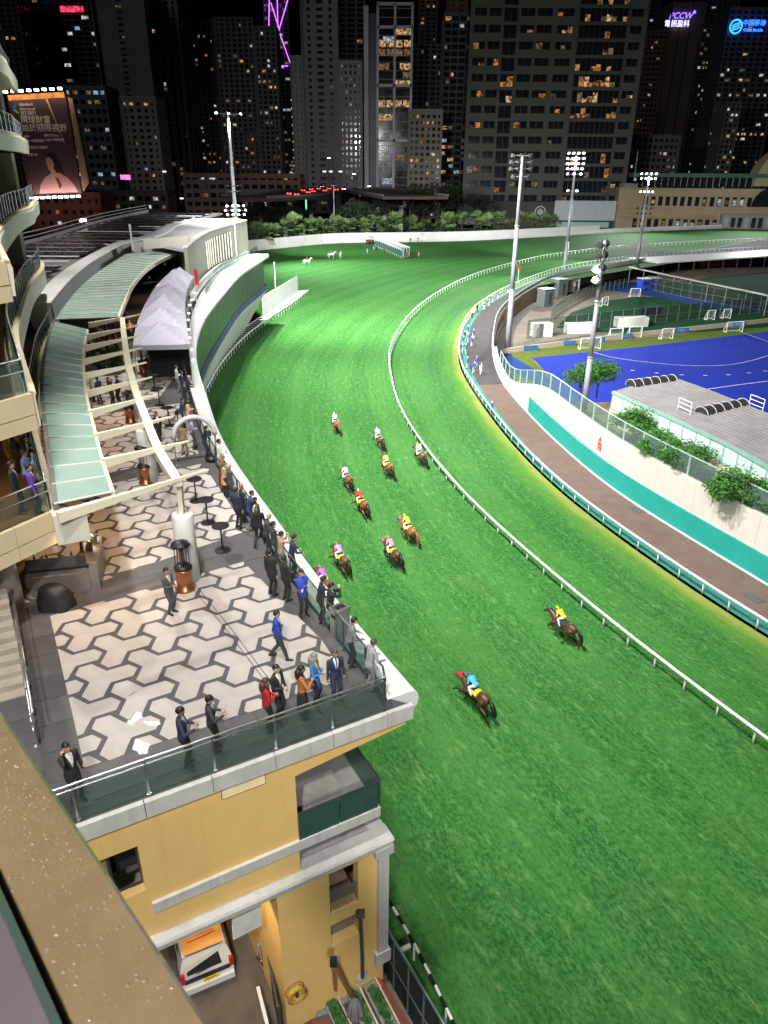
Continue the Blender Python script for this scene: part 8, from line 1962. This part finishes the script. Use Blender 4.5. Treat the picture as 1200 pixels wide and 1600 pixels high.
# white van backed into the bay
v0, v1 = P(283, 1565, GB), P(372, 1527, GB)
van = empty('van', ((v0.x+v1.x)/2, (v0.y+v1.y)/2, GB), 0, 'white minivan with orange light painted on its roof and ladder rack parked in the bay', 'van'); vd = Vector((v1.x-v0.x, v1.y-v0.y, 0)).normalized(); van.rotation_euler = (0, 0, math.atan2(vd.y, vd.x))
m_vw = M('van_white', (.66, .66, .65), .25, var=.04, coat=.5); m_vglass = M('van_glass', (.012, .013, .014), .08, spec=.7); m_lampr = M('tail_lamp_red', (.4, .01, .01), .2)
W_, Hh, Ln = 1.75, 1.85, 4.2
# body shell with rounded shoulders, nose beyond (rear at y = 0)
prof = [(-.86, .28), (-.875, .9), (-.82, 1.35), (-.70, 1.80), (-.60, 1.86), (.60, 1.86), (.70, 1.80), (.82, 1.35), (.875, .9), (.86, .28)]
mb = MB(); vs = []; ys = [(0, 1, 0), (.12, 1, .02), (3.0, 1, .02), (3.5, .93, -.25), (4.25, .9, -.75)]; n = len(prof)
for y, k, dz in ys:
    for x, z in prof: vs.append((x*k, y + (.18*max(0, z-.95) if y == 0 else 0), min(z, z + (dz if z > 1 else 0))))
mb.add(vs, [(i*n+j, i*n+j+1, (i+1)*n+j+1, (i+1)*n+j) for i in range(len(ys)-1) for j in range(n-1)] + [tuple(range(n-1, -1, -1)), tuple(range((len(ys)-1)*n, len(ys)*n))]); mb.build('body', m_vw, van)
MB().slab([(-.64, .10, 1.02), (.64, .10, 1.02), (.60, .20, 1.62), (-.60, .20, 1.62)], (0, -.06, 0)).build('rear_window', m_vglass, van)
MB().box((0, -.02, .82), (1.5, .06, .14)).build('trim_strip', m_vglass, van); MB().box((0, -.05, .42), (1.72, .14, .26)).build('bumper', m_vw, van); MB().box((.1, -.05, .66), (.5, .03, .13)).build('licence_plate', M('plate_yellow', (.7, .5, .03), .5), van)
me = text_mesh('plate_lettering', 'PL 7413', .1, m_blk, .002); q = inst('plate_lettering', me, van, (.1, -.07, .66)); q.rotation_euler = (pi/2, 0, 0)
for s in (-1, 1): MB().box((s*.80, .02, 1.0), (.14, .12, .42)).build('tail_lamp', m_lampr, van)
MB().tube([(-.35, -.04, 1.08), (.1, -.07, 1.2)], .012, 5).build('wiper', m_blk, van)
for s in (-1, 1):
    MB().slab([(s*.86, .6, 1.05), (s*.86, 2.9, 1.05), (s*.74, 2.7, 1.6), (s*.74, .7, 1.6)], (s*.02, 0, 0)).build('side_window', m_vglass, van)
    for y in (.75, 3.4): o = MB().lathe((0, 0, 0), [(.18, -.1), (.31, -.1), (.31, .1), (.18, .1)], 16).build('wheel', m_blk, van, True); o.location = (s*.78, y, .31); o.rotation_euler = (0, pi/2, 0)
rf = MB().box((0, 1.62, 1.885), (1.3, 2.9, .04)).build('roof_panel', M('amber_light_roof', (.66, .36, .1), .4), van)  # amber colour stands in for orange light falling on the van
MB().box((0, 2.1, 1.91), (.95, .9, .02)).build('roof_mesh', M('roof_mesh_dark', (.06, .05, .04), .5), van)
for k in range(2): MB().tube([(-.45, .55 + .3*k, 1.98), (.45, .6 + .3*k, 1.98)], .05, 8).build('roof_tube', M('orange_pipe', (.6, .16, .02), .4), van)
# warm bay lamp that lights van and floor
l = bpy.data.lights.new('bay_lamp', 'SPOT'); l.energy = 520; l.color = (1, .7, .38); l.spot_size = RAD(140); l.shadow_soft_size = .2; lo = bpy.data.objects.new('bay_lamp', l); COL.objects.link(lo); q = WS(sz(330, 1480)[0], zt-.3, -1.8); lo.location = q
o = MB().box((0, 0, 0), (1.2, .16, .1)).build('bay_lamp_tube', EM('bay_tube', (1, .75, .45), 3)); o.location = q + Vector((0, 0, .12)); tag(o, 'tube lamp under the slab inside the vehicle bay', 'lamp')
person('walk', P(413, 1512, GB), 2.6, 'worker in a striped black and white top walking into the bay', top=(.2, .2, .2), legs=BLACK, shirt=BLACK)
# white barrier pole
e = empty('barrier_pole', P(415, 1600, GB), 0, 'white barrier pole at the bay edge', 'barrier'); a, b = P(403, 1543, GB+.9), P(417, 1600, GB+.9); mb = MB(); mb.tube([(0, 0, 0), (0, 0, .9)], .05, 6); mb.build('post', m_steel_d, e); mb = MB(); mb.bar(a - e.location, b - e.location + (b-a)*.4, .11); mb.build('arm', m_white, e)
e = empty('gate_leaf', P(434, 1600, GB), 0, 'dark green gate leaf beside the yellow pier', 'gate'); a, b = P(428, 1538, GB), P(440, 1600, GB); d_ = (b-a); MB().slab([Vector((0, 0, 0)) - d_*.9, Vector((0, 0, 0)) + d_*.4, d_*.4 + Vector((0, 0, 1.7)), -d_*.9 + Vector((0, 0, 1.7))], (.05, 0, 0)).build('sheet', M('gate_dark_green', (.02, .045, .035), .5), e)
mb = MB(); mb.bar(-d_*.9 + Vector((0, 0, 1.7)), d_*.4 + Vector((0, 0, 1.7)), .07); mb.build('rail', m_steel_d, e)
# hose reel on the wall
e = empty('hose_reel', WP(463, 1553, .15), math.atan2(FD.y, FD.x), 'yellow hose reel mounted low on the ochre wall', 'hose reel'); m_yh = M('yellow_hose', (.45, .33, .04), .5)
for k in range(4): MB().tube([(.24*cos(t), -.06 + .045*k, .24*sin(t)) for t in [2*pi*i/18 for i in range(19)]], .035, 6).build('hose_coil', m_yh, e, True)
for y in (-.1, .14): MB().tube([(.31*cos(t), y, .31*sin(t)) for t in [2*pi*i/18 for i in range(19)]], .02, 6).build('rim', M('orange_rim', (.4, .12, .03), .5), e, True)
MB().box((0, .05, 0), (.1, .3, .1)).build('hub', m_steel_d, e)
# folded market parasol leaning: timber legs and dark cloth
e = empty('wooden_frame', P(545, 1570, GB), 0, 'leaning timber A-frame with dark cap', 'frame'); tpz = P(522, 1502, GB) ; apex = WP(521, 1503, .9) - e.location; m_tim = M('oiled_timber', (.36, .17, .06), .5, var=.2, scale=6)
MB().bar(apex, P(553, 1563, GB+.02) - e.location, .11).build('leg', m_tim, e); MB().bar(apex, P(525, 1556, GB+.02) - e.location, .11).build('leg', m_tim, e); MB().box(apex, (.2, .2, .22)).build('cap', m_blk, e)
mb = MB(); q = P(557, 1590, GB) - e.location
for i_, (x, y, w, d2, rz, l_) in enumerate([(512, 1573, .85, .7, 20, 'larger grey slatted crate lid on the red floor'), (538, 1556, .5, .75, 20, 'smaller grey crate beside the timber frame')]):
    e = empty('crate', P(x, y, GB), RAD(rz), l_, 'crate', 'crates on the red floor'); MB().box((0, 0, .12), (w, d2, .24)).build('body', M('crate_grey', (.13, .13, .125), .6), e)
    for k in range(6): MB().box((-w/2 + w*(k+.5)/6, 0, .25), (w/6*.7, d2*.94, .02)).build('slat', M('crate_slat', (.17, .17, .16), .6), e)
# parasol bundle
e = empty('parasol', P(555, 1598, GB), 0, 'folded grey parasol standing on the red floor', 'parasol'); mb = MB(); n = 16; vs = []
for z, r in ((0, .16), (.5, .22), (1.0, .15), (1.3, .03)):
    for j in range(n): a = 2*pi*j/n; vs.append((r*(1 + .35*(j % 2))*cos(a), r*(1 + .35*(j % 2))*sin(a), z))
mb.add(vs, [(i*n+j, i*n+(j+1) % n, (i+1)*n+(j+1) % n, (i+1)*n+j) for i in range(3) for j in range(n)]); mb.build('cloth', M('parasol_grey', (.16, .16, .16), .8), e); MB().tube([(0, 0, -.02), (0, 0, 1.5)], .03, 6).build('pole', m_steel_d, e)
# industrial fan, plastic sheet, red bucket
e = empty('pedestal_fan', P(562, 1548, GB), 0, 'grey pedestal fan on the red floor', 'fan'); MB().lathe((0, 0, 0), [(.26, 0), (.26, .04), (.06, .08), (.05, .7)], 18).build('stand', M('fan_grey', (.3, .29, .29), .5, var=.1), e, True); o = MB().lathe((0, 0, 0), [(.05, -.08), (.24, -.06), (.26, 0), (.24, .06), (.05, .08)], 18).build('cage', MATS['fan_grey'], e, True); o.location = (0, 0, .92); o.rotation_euler = (RAD(40), 0, 0)
mb = MB(); rr = random.Random(3); n = 12; vs = []
for z, r in ((0, .32), (.35, .3), (.75, .2), (1.0, .1), (1.15, .02)):
    for j in range(n): a = 2*pi*j/n; k = r*rr.uniform(.75, 1.25); vs.append((k*cos(a), k*sin(a), z + rr.uniform(-.03, .03)))
mb.add(vs, [(i*n+j, i*n+(j+1) % n, (i+1)*n+(j+1) % n, (i+1)*n+j) for i in range(4) for j in range(n)]); o = mb.build('plastic_sheet', M('white_plastic', (.55, .54, .56), .35, var=.1), None, True); o.location = P(571, 1518, GB); tag(o, 'crumpled white plastic sheet stacked in the wall corner', 'sheet')
o = MB().lathe((0, 0, 0), [(.12, 0), (.17, .3), (.15, .3), (.11, .04)], 14).build('bucket', M('red_plastic', (.55, .03, .02), .4), None, True); o.location = P(588, 1539, GB); o.rotation_euler = (RAD(30), 0, .3); tag(o, 'tipped red bucket near the green fence', 'bucket')
# downpipe at the corner of the wall
e = empty('downpipe', WP(566, 1490, .12), 0, 'grey downpipe with hopper at the wall corner', 'pipe'); b_ = e.location; a = WP(563, 1428, .14) - b_; MB().tube([a, Vector((0, 0, 0)), Vector((0, 0, -1.2))], .06, 8).build('pipe', m_steel_d, e); MB().box(a, (.28, .2, .16)).build('hopper', m_steel_d, e)
# planters with clipped greenery in rows
PLM = leaf_cloud(700, .22, .8, .22, .1, 41, 14, -.5).mesh('foliage', leaf_mat('hedge_leaf', (.03, .11, .025), .1), fix=False)
pl_lab = ['planter row of clipped greenery beside the grey crate', 'planter row of clipped greenery next to the folded parasol', 'planter row of clipped greenery nearest the green fence']
for i, (x, y) in enumerate([(528, 1600), (563, 1586), (592, 1578)]):
    q = P(x, y, GB); e = empty('planter_box', q, RAD(28), pl_lab[i], 'planter', 'planter boxes in the yard'); MB().box((0, 0, .18), (.42, 1.7, .36)).build('box', M('planter_grey', (.22, .2, .17), .7), e); inst('foliage', PLM, e, (0, 0, .42)); MB().bar((.26, -1.0, .4), (.26, 1.0, .4), .06).build('edge_board', M('pale_board', (.42, .38, .3), .7), e)
# green screen fence between yard and track
e = empty('green_fence', P(575, 1402, 5.2), 0, 'dark green mesh fence with steel top rail between yard and turf', 'fence'); fz_ = 4.4; fa_, fb_ = P(575, 1402, fz_), P(694, 1600, fz_); fb_ = fb_ + (fb_-fa_)*.35; e.location = (fa_.x, fa_.y, 0); m_fs = M('fence_steel', (.10, .16, .16), .35, .5); m_fm = glass('fence_mesh', (.006, .03, .024), .72, .6)
dv = fb_ - fa_; MB().tube([(0, 0, fz_), (dv.x, dv.y, fz_)], .05, 8).build('top_rail', m_fs, e, True); MB().tube([(0, 0, fz_-1.3), (dv.x, dv.y, fz_-1.3)], .035, 6).build('mid_rail', m_fs, e, True)
k = 0; nn_ = 7
for k in range(nn_+1):
    q = dv*(k/nn_); MB().bar((q.x, q.y, GB-1.9), (q.x, q.y, fz_), .07).build('post', m_fs, e)
    if k < nn_: r_ = dv*((k+1)/nn_); MB().slab([(q.x, q.y, GB-1.5), (r_.x, r_.y, GB-1.5), (r_.x, r_.y, fz_-.06), (q.x, q.y, fz_-.06)], (.02, 0, 0)).build('mesh_panel', m_fm, e)
# striped outer running rail on the turf just outside
cr = crv([P(598, 1391, .9), P(650, 1480, .9), P(709, 1600, .9), P(760, 1700, .9)], .42); e = empty('outer_rail', (cr[0].x, cr[0].y, 0), 0, 'black and white striped outer rail along the turf edge', 'rail'); o0 = Vector((cr[0].x, cr[0].y, 0))
for i in range(len(cr)-1): MB().bar(Vector((cr[i].x, cr[i].y, .9))-o0, Vector((cr[i+1].x, cr[i+1].y, .9))-o0, .09).build('rail_section', m_white if i % 2 == 0 else m_blk, e)
for i in range(0, len(cr), 6): q = Vector((cr[i].x, cr[i].y, 0))-o0; MB().bar(q, q + Vector((0, 0, .9)), .08).build('post', m_white, e)
a = P(614, 1491, .9) - o0; b = P(641, 1477, .9) - o0; MB().bar(a, b, .12).build('brace', m_white, e)
# white rail line at the foot of the curved stand
cw = crv([P(x, y, .9) for x, y in [(322, 608), (345, 568), (380, 528), (420, 497), (455, 474), (482, 453)]], 1.0, 4); e = empty('outer_rail', (cw[0].x, cw[0].y, 0), 0, 'white outer rail at the foot of the curved grandstand wall', 'rail'); o0 = Vector((cw[0].x, cw[0].y, 0))
MB().tube([Vector((p.x, p.y, .9))-o0 for p in cw], .1, 6).build('top_rail', m_white, e, True)
for i in range(0, len(cw), 2):
    q = Vector((cw[i].x, cw[i].y, 0))-o0; t = (cw[min(i+1, len(cw)-1)]-cw[max(i-1, 0)]).normalized(); nn = Vector((-t.y, t.x, 0)); MB().bar(q, q + Vector((0, 0, .9)), .09).build('post', m_white, e); MB().bar(q + Vector((0, 0, .9)), q + nn*2.2 + Vector((0, 0, .7)), .09).build('crossbar', m_white, e)
MB().tube([Vector((p.x, p.y, .7))-o0 for p in offset(cw, -2.2)], .08, 6).build('back_rail', m_white, e, True)
# white hoarding at the end of the stand
e = empty('hoarding', P(418, 492, 0), 0, 'white panel hoarding at the far end of the curved stand', 'hoarding'); hc_ = crv([P(x, y, 0) for x, y in [(412, 500), (440, 480), (466, 461)]], 2.2); hb0 = e.location.copy()
for i in range(len(hc_)-1): MB().slab([Vector((hc_[i].x, hc_[i].y, 0))-hb0, Vector((hc_[i+1].x, hc_[i+1].y, 0))-hb0, Vector((hc_[i+1].x, hc_[i+1].y, 4.4))-hb0, Vector((hc_[i].x, hc_[i].y, 4.4))-hb0], (-.1, .05, 0)).build('panel', m_cop, e)
e = empty('flag_pole', P(432, 477, 0), 0, 'thin pale pole with green base in front of the hoarding', 'pole'); MB().tube([(0, 0, 0), (0, 0, 8.5)], .09, 6).build('pole', m_white, e); MB().lathe((0, 0, 0), [(.5, 0), (.5, .3), (.2, .8)], 10).build('base', m_ggreen, e); MB().ball((0, 0, 8.6), .18).build('finial', m_white, e)
# ================================================================== wet brown parapet right below the camera
m_led = M('wet_brown_paint', (.14, .1, .056), .14, var=.18, scale=5, bump=.12, bscale=22, coat=.6, spec=.6)
PZ = 26.0
ea, eb = P(320, 1600, PZ), P(0, 1115, PZ); ed = (eb-ea).normalized(); en = Vector((-ed.y, ed.x, 0)); en = en if en.x < 0 else -en
A_ = ea - ed*.6; B_ = eb + ed*1.4
led = empty('parapet_ledge', A_, 0, 'wet brown parapet ledge beaded with rain in the near corner', 'ledge')
mb = MB(); n_ = 2; prof = [(-.004, -.3), (-.004, -.006), (.002, 0), (.9, .0), (.9, -.3)]
vs = []
for p in (A_, B_):
    for o_, z_ in prof: vs.append(p - A_ + en*o_ + Vector((0, 0, z_)))
m5 = len(prof); mb.add(vs, [(i, i+1, m5+i+1, m5+i) for i in range(m5-1)] + [tuple(range(m5-1, -1, -1)), tuple(range(m5, 2*m5))]); mb.build('ledge_top', m_led, led)
rr = random.Random(9); mb = MB(); Ll = (B_-A_).length
for k in range(4200):
    u = rr.random()*Ll; w = abs(rr.gauss(.07, .07)); f = u/Ll
    if w < .004 or w > .36 or rr.random() > min(1, .12 + f*1.5): continue
    r = rr.choice((.0007, .001, .0013, .0017, .0023))*rr.uniform(.7, 1.3); c = ed*u + en*w
    n = 7; vs = []
    sx, sy = rr.uniform(.7, 1.5), rr.uniform(.7, 1.5)
    for ring, z in ((1.0, 0), (.8, .45), (.4, .7)):
        for j in range(n): a = 2*pi*j/n; vs.append(c + Vector((r*ring*cos(a)*sx, r*ring*sin(a)*sy, .0003 + r*z)))
    vs.append(c + Vector((0, 0, r*.78))); fs = [(i*n+j, i*n+(j+1) % n, (i+1)*n+(j+1) % n, (i+1)*n+j) for i in range(2) for j in range(n)] + [(2*n+j, 2*n+(j+1) % n, 3*n) for j in range(n)]
    mb.add(vs, fs)
o = mb.build('rain_drops', M('water_drop', (.17, .13, .085), .07, var=0, spec=1.0, coat=1.0), led, True, False); tag(o, kind='stuff')
# glass upstand and steel channel nearest the lens
ga_, gb2 = P(95, 1600, PZ), P(0, 1390, PZ); gd_ = (gb2-ga_).normalized(); gn = Vector((-gd_.y, gd_.x, 0)); gn = gn if gn.x < 0 else -gn
mb = MB(); mb.slab([ga_ - gd_*.5 - A_, gb2 + gd_*1.5 - A_, gb2 + gd_*1.5 + gn*.2 - A_, ga_ - gd_*.5 + gn*.2 - A_], (0, 0, .014)); mb.build('steel_channel', M('channel_grey', (.15, .13, .13), .35, .5), led)
mb = MB(); mb.slab([ga_ - gd_*.5 - A_ + Vector((0, 0, .014)), gb2 + gd_*1.5 - A_ + Vector((0, 0, .014)), gb2 + gd_*1.5 - A_ + Vector((0, 0, .022)), ga_ - gd_*.5 - A_ + Vector((0, 0, .022))], gn*.012); mb.build('glass_edge', glass('edge_glass', (.05, .07, .06), .7), led)
bpy.data.scenes.remove(TMP)
